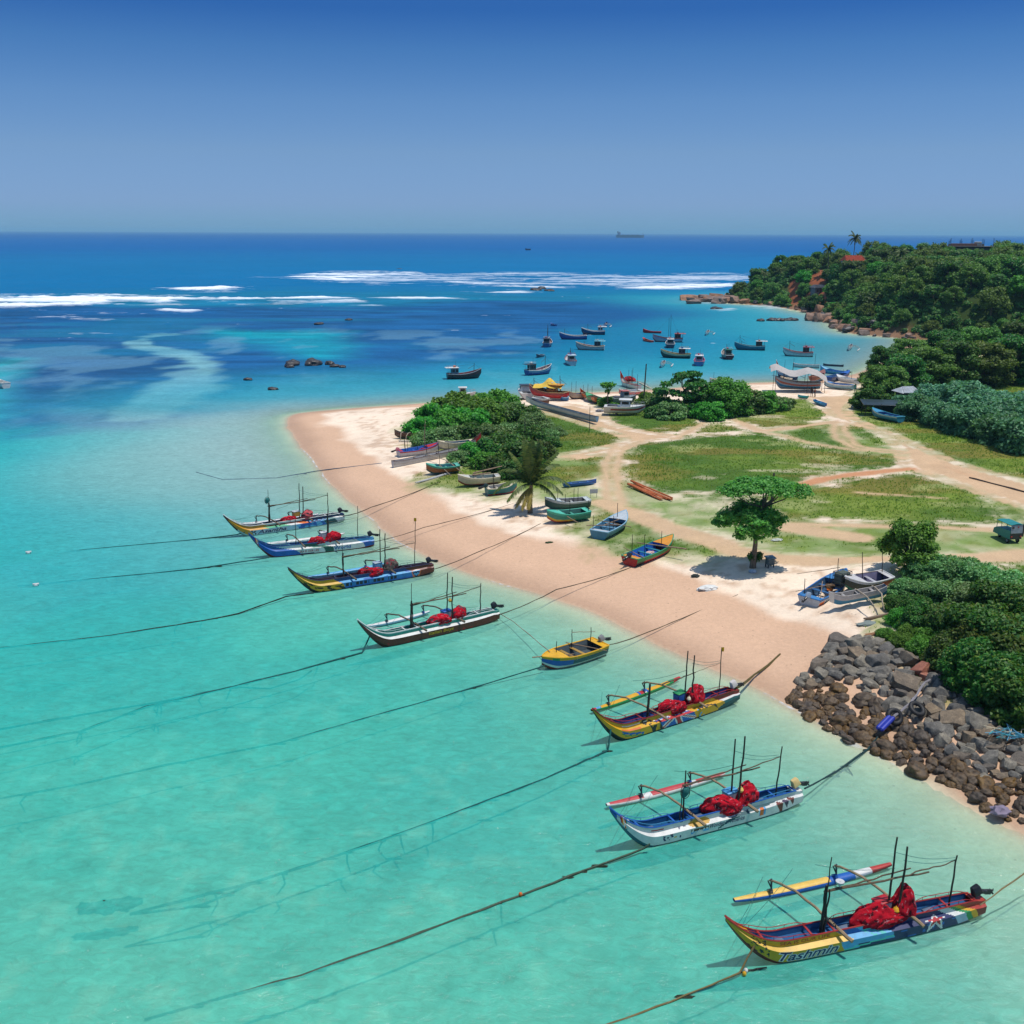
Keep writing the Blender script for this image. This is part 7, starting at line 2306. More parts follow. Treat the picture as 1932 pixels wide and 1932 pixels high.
SHL = wpoly([(1395, 573), (1440, 578), (1500, 584), (1530, 591), (1560, 599), (1575, 617), (1600, 628), (1640, 633), (1690, 637), (1716, 642)], 0, 2, False)
cum = np.cumsum([0] + [math.dist(SHL[i], SHL[i + 1]) for i in range(len(SHL) - 1)])
for i in range(64):
    dd_ = cum[-1] * g.uniform(0, 1)
    x = float(np.interp(dd_, cum, [p[0] for p in SHL])); y = float(np.interp(dd_, cum, [p[1] for p in SHL]))
    x += g.uniform(-1, 3.5); y += g.uniform(-2, 4.5); s = g.uniform(.7, 2.4)
    tag(inst('shore_rock', (RS + RD[:1])[i % 5], (x, y, max(0, gz(x, y)) + .15 * s), (g.uniform(-.4, .4), 0, i), (s, s * .75, s * g.uniform(.4, .75))), 'brown rock along the foot of the headland', 'rock', 'rocks at the foot of the headland')
for i, (a, b, s) in enumerate([(1532, 605, 2.6), (1545, 606, 3.0), (1555, 606, 2.4), (1565, 608, 2.6), (1600, 622, 3.2), (1615, 622, 3.6), (1628, 617, 3.4), (1640, 624, 2.2)]):
    q = W(a, b); tag(inst('shore_rock', RS[i % 4], (q.x, q.y, .5), (.3, .2, i * 1.3), (s, s * .7, s * .6)), 'big slanting rock on the headland shore', 'rock', 'big slanting rocks of the headland shore')


# ---------------------------------------------------------------- mooring ropes
def rope(pts, label, r=.055, col=C(56, 58, 52), sag=.0, weed=0, seed=1, cat='rope', name='mooring_rope'):
    P = []
    g = random.Random(seed)
    for (a, b) in zip(pts[:-1], pts[1:]):
        n = max(4, int((b - a).length / .9))
        for i in range(n):
            f = i / n
            q = a.lerp(b, f)
            q.z -= sag * math.sin(math.pi * f)
            P.append(q + Vector((g.uniform(-.03, .03), g.uniform(-.03, .03), 0)))
    P.append(pts[-1])
    mb = MB()
    for q_ in P:
        if q_.z < 0 and name == 'mooring_rope': q_.z = max(q_.z * .45, -.10)
    mb.tube(P, [(r * g.uniform(.8, 1.25) * (1.25 if q_.z < .04 else 1)) for q_ in P], col, 5)
    for k in range(weed * 2):
        i = g.randrange(2, len(P) - 2)
        if P[i].z > .1: continue
        mb.blob(P[i] + Vector((0, 0, -.06)), (g.uniform(.15, .45), g.uniform(.06, .12), .06), C(44, 52, 40), seed + k, .5, 2.5, 2)
        if g.random() < .4 and P[i].z < 0:
            mb.tube([P[i], P[i] + Vector((g.uniform(-.2, .3), -.5, -.25)), P[i] + Vector((g.uniform(-.2, .4), -1.1, -.5))], [.06, .05, .02], C(44, 56, 48), 5)
    o = mb.build(name, ROPE)
    return tag(o, label, cat)


Wd = lambda a, b, z=.0: W(a, b, z)
uw = C(30, 84, 82)
rope([Wd(462, 1004, .5), Wd(447, 1008.6, .12), Wd(369, 1018.6, -.04), Wd(156, 1039, -.12), Wd(122, 1045, -.3)], 'rope running seaward from the orange bowed boat', weed=3, seed=1, col=uw)
rope([Wd(646, 974, .8), Wd(700, 957, .9), G(830, 909)], 'rope from the stern of the orange bowed boat up the beach', r=.045, col=C(84, 76, 64), sag=.15, seed=2, weed=2)
rope([Wd(508, 1052, .35), Wd(353, 1076, -.05), Wd(219, 1090, -.12), Wd(34, 1109, -.25)], 'rope running seaward from the boat with blue ends', weed=5, seed=3, col=uw)
rope([Wd(702, 1023, .8), Wd(800, 995, .9), G(985, 945)], 'rope from the boat with blue ends to the palm', r=.035, col=C(84, 76, 64), sag=.12, seed=4, weed=2)
rope([Wd(592, 1119, .3), Wd(539, 1125.5, .25), Wd(450, 1157.7, .05), Wd(359, 1176, -.05), Wd(209, 1201, -.12), Wd(-20, 1228, -.2)], 'rope running seaward from the blue boat with the emblem', weed=6, seed=5, col=C(44, 60, 52))
rope([Wd(815, 1075, .8), Wd(900, 1042, .9), G(1020, 988)], 'rope from the blue boat with the emblem up to the mint skiff', r=.035, col=C(84, 76, 64), sag=.12, seed=6)
rope([Wd(699, 1196, .9), Wd(684, 1231, .05), Wd(556, 1267, -.04), Wd(437, 1298, -.12), Wd(300, 1328, -.22), Wd(156, 1351, -.2), Wd(-20, 1383, -.2)], 'long rope running seaward from the brown outrigger boat', weed=7, seed=7, col=uw)
rope([Wd(437, 1298, -.1), Wd(275, 1337, -.18), Wd(153, 1383, -.2), Wd(-20, 1418, -.2)], 'second rope parting from the long rope of the brown boat', weed=4, seed=8, col=uw)
rope([Wd(437, 1298, -.14), Wd(510, 1302, -.2), Wd(566, 1284, -.2), Wd(588, 1268, -.14)], 'slack loop of rope under the brown outrigger boat', weed=0, seed=9, col=uw, r=.04)
rope([Wd(938, 1161, .9), Wd(1050, 1112, 1.0), G(1197, 1068)], 'rope from the brown outrigger boat to the red skiff', r=.038, col=C(78, 72, 60), sag=.15, seed=10, weed=3)
rope([Wd(1028, 1256, .5), Wd(870, 1305, -.06), Wd(527, 1404, -.15), Wd(312, 1447, -.2), Wd(156, 1482, -.2), Wd(-20, 1514, -.2)], 'thin rope running seaward from the yellow skiff', weed=6, seed=11, col=uw, r=.045)
rope([Wd(1038, 1230, 1.0), Wd(968, 1172, .6), Wd(930, 1150, .3)], 'pale taut rope from the yellow skiff towards the brown boat', seed=12, col=C(150, 140, 120), r=.03)
rope([Wd(1143, 1218, .6), Wd(1190, 1205, .4), G(1314, 1155), G(1392, 1122)], 'rope from the yellow skiff up the beach', weed=2, seed=13, sag=.05, r=.036, col=C(90, 82, 66))
rope([Wd(1153, 1374, 1.0), Wd(1147, 1416, .05), Wd(1108, 1434, -.03), Wd(1030, 1470, -.08), Wd(755, 1575.6, -.15), Wd(586, 1634, -.2), Wd(480, 1669, -.25), Wd(246, 1732, -.3)], 'rope with weed knots running seaward from the yellow outrigger boat', weed=8, seed=14, col=uw)
rope([Wd(480, 1669, -.25), Wd(380, 1716, -.3), Wd(246, 1734, -.35)], 'second strand of rope beside the weedy rock', weed=1, seed=15, col=uw, r=.05)
rope([Wd(1386, 1300, .9), Wd(1425, 1272, .4), G(1472, 1234)], 'short thick rope from the yellow outrigger boat onto the wet sand', weed=2, seed=16, sag=.1, r=.08, col=C(92, 84, 52))
rope([Wd(1226, 1592, .5), Wd(1212, 1602, .2), Wd(1102, 1643, .04), Wd(981, 1690, -.02), Wd(755, 1777, -.08), Wd(566, 1845, -.15), Wd(273, 1930, -.25)], 'rope with hanging weed running seaward from the white outrigger boat', weed=9, seed=17, col=C(70, 84, 70))
rope([Wd(1519, 1488, .7), Wd(1580, 1455, -.03), Wd(1638, 1413, .05), G(1655, 1400) + Vector((0, 0, .35))], 'dark thick rope from the white outrigger boat to the breakwater', weed=5, seed=18, col=C(40, 66, 68), r=.055)
rope([Wd(1425, 1781, 1.1), Wd(1396, 1835, .15), Wd(1343, 1857.7, .12), Wd(1240, 1900, -.02), Wd(1120, 1945, -.1)], 'yellowish rope running from the bow of the boat with the red star', weed=2, seed=19, col=C(116, 100, 66), r=.045)
rope([Wd(1446, 1826, .1), Wd(1420, 1830, .02), Wd(1396, 1835, .12)], 'black rope under the bow of the boat with the red star', weed=0, seed=20, col=C(34, 40, 40), r=.04)
rope([Wd(1850, 1708, 1.0), Wd(1932, 1648, 1.6), Wd(2000, 1600, 2.0)], 'rope from the stern of the boat with the red star out of the picture', weed=1, seed=21, col=C(130, 118, 84), r=.035)
rope([Wd(370, 892, -.1), Wd(420, 906, -.1), Wd(520, 903, -.1), Wd(600, 888, .05), G(720, 874)], 'faint rope lying in the shallows off the spit', weed=2, seed=22, col=C(70, 92, 110), r=.06)
rope([Wd(210, 954, -.2), Wd(226, 965, -.2), Wd(237, 980, -.2)], 'short drifting strand of weed in the milky water', weed=3, seed=23, col=uw, r=.09, name='drifting_weed', cat='seaweed')

for (a, b, lab) in [(68, 1105, 'larger white float on the rope of the boat with blue ends'), (54, 1044, 'smaller white float out on the turquoise water')]:
    q = W(a, b); mb = MB(); mb.lathe([(0, -.16), (.12, -.14), (.16, 0), (.12, .14), (0, .16)], (0, 0, 0), WHITE, 12, 'X'); mb.box((0, 0, .1), (.5, .2, .12), WHITE)
    tag(mb.build('float_buoy', PAINT, None, (q.x, q.y, .05), .3), lab, 'buoy')
for (a, b, cc, lab) in [(1404, 1840, YEL, 'small yellow float on the bow rope of the boat with the red star'), (1407, 1834, WHITE, 'small white float knotted to the bow rope of the boat with the red star'), (982, 1690, ORANGE, 'tiny orange float on the rope of the white outrigger boat')]:
    q = W(a, b); mb = MB(); mb.lathe([(0, -.10), (.07, -.08), (.10, 0), (.07, .08), (0, .12)], (0, 0, 0), cc, 10)
    tag(mb.build('float_buoy', PAINT, None, (q.x, q.y, .08), 0), lab, 'buoy')
q = W(205, 1732, -1.0)
mb = MB()
for k, (dx, dy, s) in enumerate([(0, 0, .5), (.7, .15, .45), (-.9, -.15, .4), (-.4, -.1, .35), (1.2, .35, .3)]): mb.blob((dx, dy, .05), (s * 1.1, s * .7, s * .65), C(44, 56, 40), k, .5, 2, 3)
tag(mb.build('anchor_rock', ROPE, None, (q.x, q.y, -.42)), 'weed grown anchor rock under the water at the end of a rope', 'rock')

# ---------------------------------------------------------------- rope gear on the breakwater
a, b = G(1656, 1398), G(1680, 1376)
for off_, lab in ((-.13, 'lower blue fender tube lashed to the breakwater rope'), (.13, 'upper blue fender tube lashed to the breakwater rope')):
    mb = MB()
    d = (b - a).normalized(); n = Vector((-d.y, d.x, 0)) * off_
    A, B_ = a + n + Vector((0, 0, .75)), b + n + Vector((0, 0, .85))
    mb.tube([A, A.lerp(B_, .05), A.lerp(B_, .5), A.lerp(B_, .95), B_], [.05, .14, .15, .14, .05], mul(C(44, 60, 170), .85), 10)
    tag(mb.build('fender_tube', PAINT), lab, 'fender')
for (x, y, lab, tl) in ((1686, 1373, 'black tyre at the inshore end of the blue fender tubes', .9), (1728, 1358, 'black tyre higher up on the breakwater boulders', .5)):
    q = G(x, y)
    mb = MB()
    R_t, r_t = .42, .15
    gr = [[Vector(((R_t + r_t * math.cos(u)) * math.cos(v), (R_t + r_t * math.cos(u)) * math.sin(v), r_t * .8 * math.sin(u))) for u in [i * math.pi / 5 for i in range(11)]] for v in [j * math.pi / 9 for j in range(19)]]
    mb.grid(gr, C(28, 28, 30))
    o = mb.build('tyre', RUBBER, None, q + Vector((0, 0, .75))); o.rotation_euler = (tl, .3, 0); tag(o, lab, 'tyre')
rope([G(1684, 1374) + Vector((0, 0, .8)), G(1712, 1355) + Vector((0, 0, .9)), G(1722, 1342) + Vector((0, 0, .9)), G(1742, 1312) + Vector((0, 0, .9)), G(1752, 1303) + Vector((0, 0, .8))], 'grey rope climbing from the tyres over the boulders', col=C(140, 136, 140), r=.07, seed=31, weed=2)
q = G(1895, 1405)
mb = MB()
g2 = random.Random(3)
for k in range(14):
    c = Vector((g2.uniform(-1, 1), g2.uniform(-.5, .5), .75))
    mb.tube([c + Vector((g2.uniform(-.8, .8), g2.uniform(-.5, .5), g2.uniform(-.1, .15))) for _ in range(6)], .022, (mul(C(80, 180, 190), .8), mul(C(120, 190, 220), .8), CREAM)[k % 3], 4)
tag(mb.build('net_tangle', ROPE, None, q), 'tangle of turquoise net and pale blue rope on the boulders', 'fishing net')

# ---------------------------------------------------------------- logs
g2 = random.Random(5)
for k in range(9):
    y0 = g2.uniform(-.9, .9)
    p0, p1 = G(1190 + g2.uniform(-6, 8), 917 + 6 * y0), G(1262 + g2.uniform(-16, 8), 944 + 3 * y0)
    p0.z += .12 + .10 * (k % 3); p1.z += .12 + .09 * (k % 2)
    mb = MB(); P, R = stick(p0, p1, .12, 60 + k, .03, 6); mb.tube(P, R, mul(C(196, 108, 64), .85) if k % 3 else mul(C(214, 160, 120), .85), 8)
    tag(mb.build('log', WOOD), 'peeled reddish log in the stack at the edge of the tall grass', 'log', 'logs stacked by the tall grass')


# ---------------------------------------------------------------- posts and poles
def pole(Pb, ht, r, label, lean=(0, 0), arm=False):
    q = G(*Pb)
    e = MB(); e.tube([(0, 0, -.4), (lean[0] * .5, lean[1] * .5, ht * .5), (lean[0], lean[1], ht)], [r, r * .9, r * .75], C(84, 78, 72), 8)
    if arm: e.box((lean[0], lean[1], ht - .5), (1.2, .1, .1), C(84, 78, 72))
    return tag(e.build('utility_pole', WOOD, None, q), label, 'pole')


pole((1213.6, 766), 7.2, .13, 'tall bare utility pole standing behind the white motor cruiser', (.25, 0))
pole((990, 838), 3.6, .07, 'dark thin post in the middle of the spit thicket')
pole((1112, 815), 3.8, .05, 'thin post at the end of the half buried long canoe')
pole((1927, 1012), 6.0, .14, 'leaning utility pole behind the three wheeler', (.9, .2))
pole((1452, 985), 5.2, .13, 'utility pole standing behind the umbrella tree', (.1, 0))


# ---------------------------------------------------------------- three wheeler (rear view)
q = G(1899, 1019)
e = empty('three_wheeler', q, math.radians(100), 'teal roofed three wheeler with a grey rear canvas parked on the grass', 'vehicle')
tl_ = mul(C(36, 140, 136), .8)
mb = MB()
prof = [(-1.25, .45), (-1.25, 1.15), (-1.20, 1.30), (.9, 1.15), (1.25, .95), (1.35, .5)]
for s_ in (-1, 1):
    w = .62 * s_
    mb.add([(x, w, z) for x, z in prof], [tuple(range(6)) if s_ < 0 else tuple(range(5, -1, -1))], tl_)
for i in range(6):
    (x0, z0), (x1, z1) = prof[i], prof[(i + 1) % 6]
    mb.add([(x0, -.62, z0), (x1, -.62, z1), (x1, .62, z1), (x0, .62, z0)], [(0, 3, 2, 1)], tl_ if i != 0 else C(40, 50, 54))
mb.build('body', PAINT, e)
mb = MB()
mb.grid([[Vector((x, y, 1.86 + .10 * math.cos(y * 2.2) - .10 * cl((x - .5) / .6) ** 2)) for y in [-.66 + 1.32 * j / 8 for j in range(9)]] for x in [-1.30 + 2.3 * i / 8 for i in range(9)]], tl_)
mb.box((-.15, 0, 1.84), (2.2, 1.28, .05), mul(tl_, .8)); mb.build('roof', PAINT, e)
mb = MB(); mb.box((-1.27, 0, 1.45), (.05, 1.2, .80), mul(C(150, 166, 176), .8), ry=.06)
mb.build('rear_canvas', CLOTH, e)
mb = MB(); mb.box((-1.31, .42, 1.62), (.03, .22, .18), C(30, 36, 44)); mb.build('rear_window', METAL, e)
mb = MB(); mb.box((-1.30, -.12, 1.66), (.03, .12, .14), mul(C(170, 40, 60), .8)); mb.build('sticker', PAINT, e)
for s_ in (-1, 1):
    mb = MB(); mb.tube([(.95, .55 * s_, 1.1), (.85, .58 * s_, 1.85)], .03, tl_, 5); mb.tube([(.2, .60 * s_, 1.2), (.2, .60 * s_, 1.85)], .025, tl_, 5); mb.build('roof_post', METAL, e)
    mb = MB(); mb.box((-1.30, .48 * s_, .72), (.05, .16, .10), mul(C(190, 40, 40), .8)); mb.build('tail_light', PAINT, e)
for (x, y) in ((-.85, -.52), (-.85, .52), (1.1, 0)):
    mb = MB(); mb.lathe([(.02, -.07), (.20, -.08), (.25, -.05), (.25, .05), (.20, .08), (.02, .07)], (x, y, .25), C(26, 26, 28), 16, 'Y'); wq = mb.build('wheel', RUBBER, e)
    mb = MB(); mb.lathe([(.0, -.085), (.12, -.09), (.12, .09), (.0, .085)], (x, y, .25), C(140, 140, 140), 12, 'Y'); mb.build('rim', METAL, wq)

# ---------------------------------------------------------------- small things on the sand
q = G(1452, 1070)
e = empty('shrine_box', q, .3, 'little grey box house on legs in the shade of the umbrella tree', 'box')
mb = MB(); mb.box((0, 0, .55), (.7, .6, .6), C(70, 90, 96)); mb.build('body', PAINT, e)
mb = MB(); mb.box((0, 0, .92), (.85, .75, .10), C(96, 120, 130), rx=.1); mb.build('roof', PAINT, e)
for x in (-.28, .28):
    for y in (-.22, .22):
        mb = MB(); mb.box((x, y, .12), (.08, .08, .34), C(60, 60, 60)); mb.build('leg', WOOD, e)
q = W(1588, 1100, 2.55)
e = empty('fish_cage', q, .6, 'dark mesh cage standing on the bow of the blue skiff', 'cage')
mb = MB()
for x in (-.6, 0, .6):
    for y in (-.45, .45): mb.tube([(x, y, 0), (x, y, 1.0)], .03, C(40, 44, 44), 4)
for z in (0, .33, .66, 1.0): mb.tube([(-.6, -.45, z), (.6, -.45, z), (.6, .45, z), (-.6, .45, z), (-.6, -.45, z)], .026, C(40, 44, 44), 4)
mb.build('frame', METAL, e)
mb = MB(); mb.box((0, 0, .5), (1.16, .86, .94), C(86, 96, 90)); mb.build('mesh_panel', NETM, e)
for (a, b, s, cc, nm, lab, ct) in [(1334, 1112, (.9, .45, .22), WHITE, 'plastic_bag', 'crumpled white plastic sheet lying on the open sand', 'plastic sheet'), (1420, 1080, (.35, .25, .18), mul(C(190, 206, 220), .8), 'plastic_bag', 'pale bag at the foot of the umbrella tree', 'bag'),
                                   (1466, 1020, (.6, .3, .12), mul(C(200, 206, 196), .8), 'rubbish_heap', 'heap of pale rubbish on the grass right behind the umbrella tree', 'rubbish'), (1036, 1024, (.4, .2, .08), C(60, 76, 50), 'seaweed_heap', 'small green weed heap on the beach by the mint skiff', 'seaweed'),
                                   (1312, 1088, (.4, .3, .15), C(50, 56, 54), 'debris_heap', 'dark scrap heap on the sand below the umbrella tree', 'debris'), (1636, 1178, (.9, .4, .12), C(120, 130, 126), 'net_heap', 'grey net heap beside the outrigger float at the bush', 'fishing net'),
                                   (1660, 1195, (1.2, .2, .08), C(140, 104, 76), 'driftwood', 'brown driftwood strip above the boulders', 'driftwood'), (1612, 768, (.6, .4, .3), WHITE, 'scrap_box', 'white scrap lying at the grass edge of the sand road', 'scrap'),
                                   (1131, 777, (.7, .45, .3), C(130, 130, 136), 'rubbish_heap', 'grey rubbish heap beside the stern of the motor cruiser', 'rubbish'), (1640, 1390, (.35, .25, .15), WHITE, 'plastic_bag', 'white plastic scrap at the water under the blue fenders', 'plastic scrap'),
                                   (1884, 1545, (.5, .4, .3), C(130, 120, 136), 'net_heap', 'lilac grey net bundle caught among the weedy boulders', 'fishing net')]:
    q = G(a, b); mb = MB(); mb.blob((0, 0, s[2] * .5), s, cc, int(a), .45, 2.2, 3, -.1)
    tag(mb.build(nm, CLOTH, None, q + Vector((0, 0, .3 if nm == 'net_heap' and a > 1800 else 0)), .3), lab, ct)
mb = MB()
q = G(1120, 939)
mb.box((0, 0, .75), (.9, .05, .5), mul(C(190, 196, 200), .8)); mb.tube([(-.35, 0, 0), (-.35, 0, 1.0)], .025, GREY, 5); mb.tube([(.35, 0, 0), (.35, 0, 1.0)], .025, GREY, 5)
tag(mb.build('signboard', PAINT, None, q, .2), 'small blank pale board on two legs on the turf behind the skiffs', 'sign')


# ---------------------------------------------------------------- people
def person(P, label, shirt, legs, skin=C(84, 52, 36), rz=0.0, bend=0.0):
    q = G(*P)
    bm = bmesh.new()
    J = {'pel': (0, 0, .93), 'ch': (0, .02 + bend, 1.22), 'nk': (0, .03 + bend * 1.6, 1.45), 'hd': (0, .05 + bend * 1.8, 1.62), 'hl': (.10, 0, .90), 'kl': (.12, .05, .50), 'al': (.13, 0, .10), 'tl': (.14, .16, .04),
         'hr': (-.10, 0, .90), 'kr': (-.13, -.06, .50), 'ar': (-.15, -.14, .10), 'tr': (-.16, .02, .04), 'sl': (.19, .02 + bend * 1.4, 1.40), 'el': (.25, .06 + bend, 1.13), 'wl': (.24, .26 + bend, 1.02), 'fl': (.23, .34 + bend, 1.0),
         'sr': (-.19, .02 + bend * 1.4, 1.40), 'er': (-.26, .0 + bend, 1.12), 'wr': (-.25, .12 + bend, .88), 'fr': (-.25, .15 + bend, .80)}
    rad = dict(pel=.15, ch=.16, nk=.06, hd=.105, hl=.10, kl=.07, al=.045, tl=.04, hr=.10, kr=.07, ar=.045, tr=.04, sl=.065, el=.048, wl=.034, fl=.036, sr=.065, er=.048, wr=.034, fr=.036)
    ed = [('pel', 'ch'), ('ch', 'nk'), ('nk', 'hd'), ('pel', 'hl'), ('hl', 'kl'), ('kl', 'al'), ('al', 'tl'), ('pel', 'hr'), ('hr', 'kr'), ('kr', 'ar'), ('ar', 'tr'), ('nk', 'sl'), ('sl', 'el'), ('el', 'wl'), ('wl', 'fl'), ('nk', 'sr'), ('sr', 'er'), ('er', 'wr'), ('wr', 'fr')]
    ks = list(J)
    me = bpy.data.meshes.new('body')
    me.from_pydata([J[k] for k in ks], [(ks.index(a), ks.index(b)) for a, b in ed], [])
    o = bpy.data.objects.new('person', me); COLL.objects.link(o)
    sm = o.modifiers.new('skin', 'SKIN'); sb = o.modifiers.new('sub', 'SUBSURF'); sb.levels = 1; sb.render_levels = 1
    for i, k in enumerate(ks):
        v = me.skin_vertices[0].data[i]; v.radius = (rad[k], rad[k]); v.use_root = (k == 'pel')
    dg = bpy.context.evaluated_depsgraph_get()
    ev = o.evaluated_get(dg).to_mesh()
    mb = MB()
    fs = [tuple(p.vertices) for p in ev.polygons]
    cs = []
    for p in ev.polygons:
        z = p.center.z; x = abs(p.center.x)
        cs.append(skin if z > 1.47 or z < .42 or (x > .22 and z < 1.28) else (legs if z < .98 else shirt))
    mb.add([v.co[:] for v in ev.vertices], fs, cs)
    bpy.data.objects.remove(o)
    r = mb.build('person', CLOTH, None, q, rz, angle=180)
    tag(r, label, 'person')
    h = MB(); h.blob((0, J['hd'][1] - .015, 1.68), (.115, .125, .10), C(20, 16, 14), 3, .1, 3, 2); h.build('hair', CLOTH, r)
    return r


person((1537, 749), 'person in a brown shirt standing on the sand at the striped boat', mul(C(150, 70, 50), .85), C(70, 50, 46), rz=1.2)
person((1531, 748), 'person in dark clothes beside the one in the brown shirt', C(60, 44, 40), C(50, 40, 40), rz=2.2, bend=.06)
person((1613, 742), 'person in a teal shirt standing under the trees by the sand road', mul(C(60, 160, 150), .8), C(40, 90, 100), rz=2.6)

# ---------------------------------------------------------------- houses on the headland and in the trees
def house(loc, rz, label, w, d, h, wall, roofc, rise=1.8):
    e = empty('house', loc, rz, label, 'house')
    mb = MB(); mb.box((0, 0, h / 2 - .6), (w, d, h + 1.2), wall, bev=.03); mb.build('wall', MASON, e)
    mb = MB()
    ov = .6
    A = [(-w / 2 - ov, -d / 2 - ov, h - .15), (w / 2 + ov, -d / 2 - ov, h - .15), (w / 2 + ov, d / 2 + ov, h - .15), (-w / 2 - ov, d / 2 + ov, h - .15), (-w / 2 - ov + .8, 0, h + rise), (w / 2 + ov - .8, 0, h + rise)]
    mb.add(A, [(0, 1, 5, 4), (2, 3, 4, 5), (1, 2, 5), (3, 0, 4), (3, 2, 1, 0)], roofc)
    n = 26
    for i in range(n):
        x = -w / 2 - ov + .3 + (w + 2 * ov - .6) * i / (n - 1)
        mb.tube([(x, -d / 2 - ov, h - .10), (cl(x, -w / 2 + .3, w / 2 - .3), -.05, h + rise + .03)], .07, mul(roofc, .85 + .3 * ((i * 7) % 5) / 5), 4)
    mb.build('roof', MASON, e)
    for x in (-w * .28, w * .22):
        mb = MB(); mb.box((x, -d / 2 - .03, h * .5), (.9, .10, 1.1), C(60, 50, 46)); mb.build('window', METAL, e)
    mb = MB(); mb.box((-.1, -d / 2 - .03, .95), (.9, .10, 1.9), C(90, 60, 44)); mb.build('door', WOOD, e)
    return e


p = at_dist(1613, 428, 0); zb = gz(p.x, p.y)
ztop = CAM_H - 428 * math.tan(PITCH - math.atan((966 - 474 - 2.7) / 1932.0))
hs_ = house((p.x, p.y, ztop - 5.2), .1, 'white house with a red tiled roof among palms on the headland', 7.4, 6, 2.7, mul(C(200, 200, 200), .8), mul(C(176, 78, 56), .85), 2.0)
fb_ = MB(); fb_.box((0, 0, (zb - (ztop - 5.2) - 1.5) / 2 - .6), (8.4, 7, abs(zb - (ztop - 5.2)) + 1.5), C(110, 80, 62)); fb_.build('foundation', MASON, hs_)
p = at_dist(1552, 430, 0)
house((p.x, p.y, gz(p.x, p.y) - .6), .2, 'small grey house hidden by trees near the cliff edge', 5, 4, 2.6, C(120, 124, 128), C(90, 96, 104), 1.0)
# unfinished concrete building
p = at_dist(1826, 448, 0)
zt2 = CAM_H - 448 * math.tan(PITCH - math.atan((966 - 462 - 3.6) / 1932.0))
e = empty('unfinished_building', (p.x, p.y, zt2 - 5.2), .05, 'unfinished concrete building with bare column bars on the headland ridge', 'building')
mb = MB(); mb.box((0, 0, 3.0), (18, 9, 6), C(104, 102, 98)); mb.build('wall', MASON, e)
mb = MB(); mb.box((0, 0, 6.15), (20.5, 11, .3), C(120, 116, 110)); mb.build('slab', MASON, e)
mb = MB(); mb.box((-3.5, -4.4, 6.85), (11, .3, 1.1), mul(C(150, 110, 96), .85)); mb.build('parapet', MASON, e)
mb = MB(); mb.box((3.6, -2, 7.2), (2.4, 2.4, 1.8), C(150, 152, 150)); mb.build('stair_head', MASON, e)
for i in range(13):
    mb = MB(); x = -9.6 + 1.6 * i
    for dx in (-.12, .12): mb.tube([(x + dx, -3.5 + (i % 3) * 2.5, 6.2), (x + dx * 1.4, -3.5 + (i % 3) * 2.5, 8.4 + (i * 7 % 5) * .3)], .05, C(56, 50, 50), 4)
    mb.box((x, -3.5 + (i % 3) * 2.5, 6.7), (.35, .35, .9), C(100, 98, 94)); mb.build('column', MASON, e)
# white roof and dark shelter in the low wood
p = G(1708, 768)
house((p.x, p.y, p.z + .2), .2, 'small shed with a white roof sunk in the low wood', 2.6, 2.4, 2.6, C(90, 90, 90), mul(C(206, 212, 216), .8), .7)
p = G(1672, 783)
e = empty('shelter', p, -.15, 'dark open shelter behind the parked blue and white skiff', 'shelter')
mb = MB(); mb.box((0, 0, 2.0), (8, 3.6, .12), C(40, 56, 62), rx=.1); mb.build('roof', PAINT, e)
for x in (-3.6, -1.2, 1.2, 3.6):
    for y in (-1.5, 1.5):
        mb = MB(); mb.tube([(x, y, -.2), (x, y, 2.0)], .06, C(60, 54, 48), 6); mb.build('post', WOOD, e)
mb = MB(); mb.box((1, 1.4, .9), (5.5, .1, 1.2), C(44, 70, 70)); mb.build('back_panel', PAINT, e)
# slipway kerb beside the road
rope([G(1829, 902) + Vector((0, 0, .06)), G(1880, 915) + Vector((0, 0, .06)), G(1945, 932) + Vector((0, 0, .06))], 'long dark pipe lying along the wide sand road', col=C(70, 62, 58), r=.12, seed=44, cat='pipe', name='pipe')

# ---------------------------------------------------------------- air
m, nt, out = new_mat('sea_air')
pv = nd(nt, 'ShaderNodeVolumePrincipled')
pv.inputs['Color'].default_value = (.38, .74, .97, 1)
pv.inputs['Density'].default_value = 8e-5
lk(nt, pv.outputs[0], out.inputs['Volume'])
hv_ = [(-43000, -300, -12), (43000, -300, -12), (43000, 43000, -12), (-43000, 43000, -12), (-43000, -300, 75), (43000, -300, 75), (43000, 43000, 75), (-43000, 43000, 75)]
hm = bpy.data.meshes.new('haze'); hm.from_pydata(hv_, [], [(3, 2, 1, 0), (4, 5, 6, 7), (0, 1, 5, 4), (1, 2, 6, 5), (2, 3, 7, 6), (3, 0, 4, 7)]); hm.materials.append(m)
tag(inst('haze', hm), 'thin sea haze that pales far things', kind='stuff')

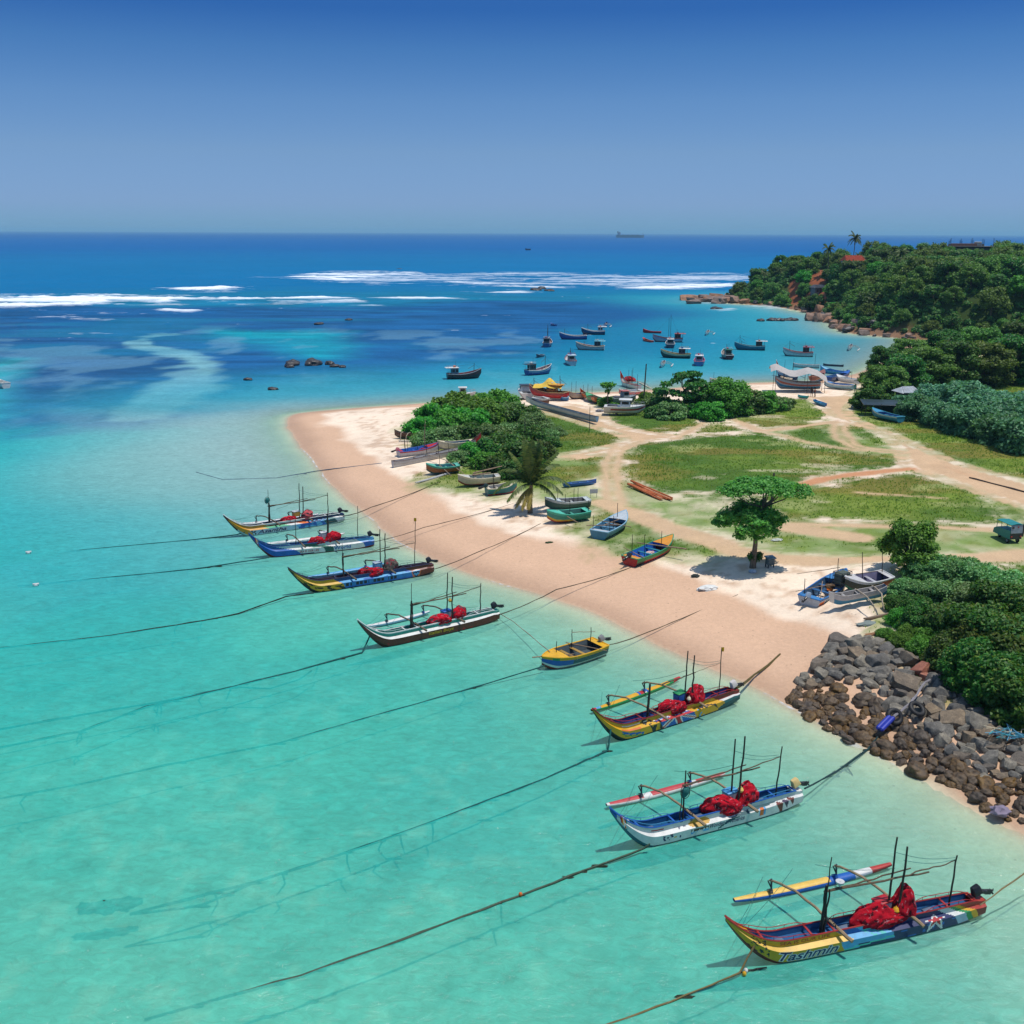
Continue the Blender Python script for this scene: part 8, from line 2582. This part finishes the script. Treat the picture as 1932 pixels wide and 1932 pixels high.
# ---------------------------------------------------------------- cargo ship on the horizon
d = RM @ Vector(((1189.0 - 966) / 1932.0, (966.0 - 441) / 1932.0, -1.0))
k = 6500 / d.y
e = empty('cargo_ship', (d.x * k, 6500, 0), 0, 'long cargo ship far away on the horizon', 'ship')
hzc = C(88, 96, 112)
mb = MB()
Lh = 170
P = []
for i in range(31):
    t = i / 30
    b = 13 * (1 - cl((t - .85) / .15) ** 2) * (.8 + .2 * cl(t / .1))
    zs_ = 15 + 3 * cl((t - .88) / .12) + (1.5 if t < .12 else 0)
    x = (t - .5) * Lh
    P.append([Vector((x, -b * .9, -2)), Vector((x, -b, zs_)), Vector((x, b, zs_)), Vector((x, b * .9, -2))])
mb.grid(P, hzc); mb.build('hull', METAL, e)
mb = MB(); mb.box((-68, 0, 23), (18, 22, 17), C(150, 156, 166)); mb.box((-68, 0, 33), (10, 26, 4), C(160, 166, 176)); mb.build('superstructure', METAL, e)
mb = MB(); mb.box((-76, 0, 33), (6, 6, 10), C(90, 80, 80)); mb.build('funnel', METAL, e)
for x in (-40, -12, 16, 44):
    mb = MB(); mb.box((x, 0, 16.5), (22, 18, 3), C(100, 104, 116)); mb.build('hatch', METAL, e)
mb = MB(); mb.tube([(78, 0, 16), (78, 0, 30)], .8, hzc, 6); mb.build('mast', METAL, e)

# trees that stand in front of the two houses and the unfinished building
for (a, y, k, s_, zz, lab) in [(1800, 436, 0, 1.0, 466, 'olive tree in front of the unfinished building, seaward end'), (1826, 434, 1, 1.05, 466, 'dark tree right in front of the unfinished building'), (1852, 436, 3, .95, 466, 'domed tree in front of the unfinished building, landward end'), (1874, 438, 4, 1.0, 466, 'dark tree just past the unfinished building'),
                             (1588, 418, 1, .9, 487, 'dark tree beside the red roofed house'), (1600, 414, 2, .6, 502, 'bright shrubby tree below the wall of the red roofed house'), (1640, 416, 0, .8, 494, 'olive tree at the corner of the red roofed house'), (1621, 410, 3, .5, 506, 'small domed tree below the red roofed house'), (1552, 408, 4, .75, 490, 'dark tree hiding the small grey house'), (1540, 412, 1, .7, 488, 'dark tree beside the small grey house')]:
    q = at_dist(a, y, 0)
    zt = CAM_H - y * math.tan(PITCH - math.atan((966 - zz - (a - 966) * .0042) / 1932.0))
    hts = (7.2, 6.6, 5.6, 8.2, 6.4, 7.4)[k]
    z0 = gz(q.x, q.y) - .3
    plant('hill_tree', HV[k], (q.x, q.y, z0), (s_, s_, min(s_ * 1.35, max(.35, (zt - z0) / hts))), a, lab, 'tree')
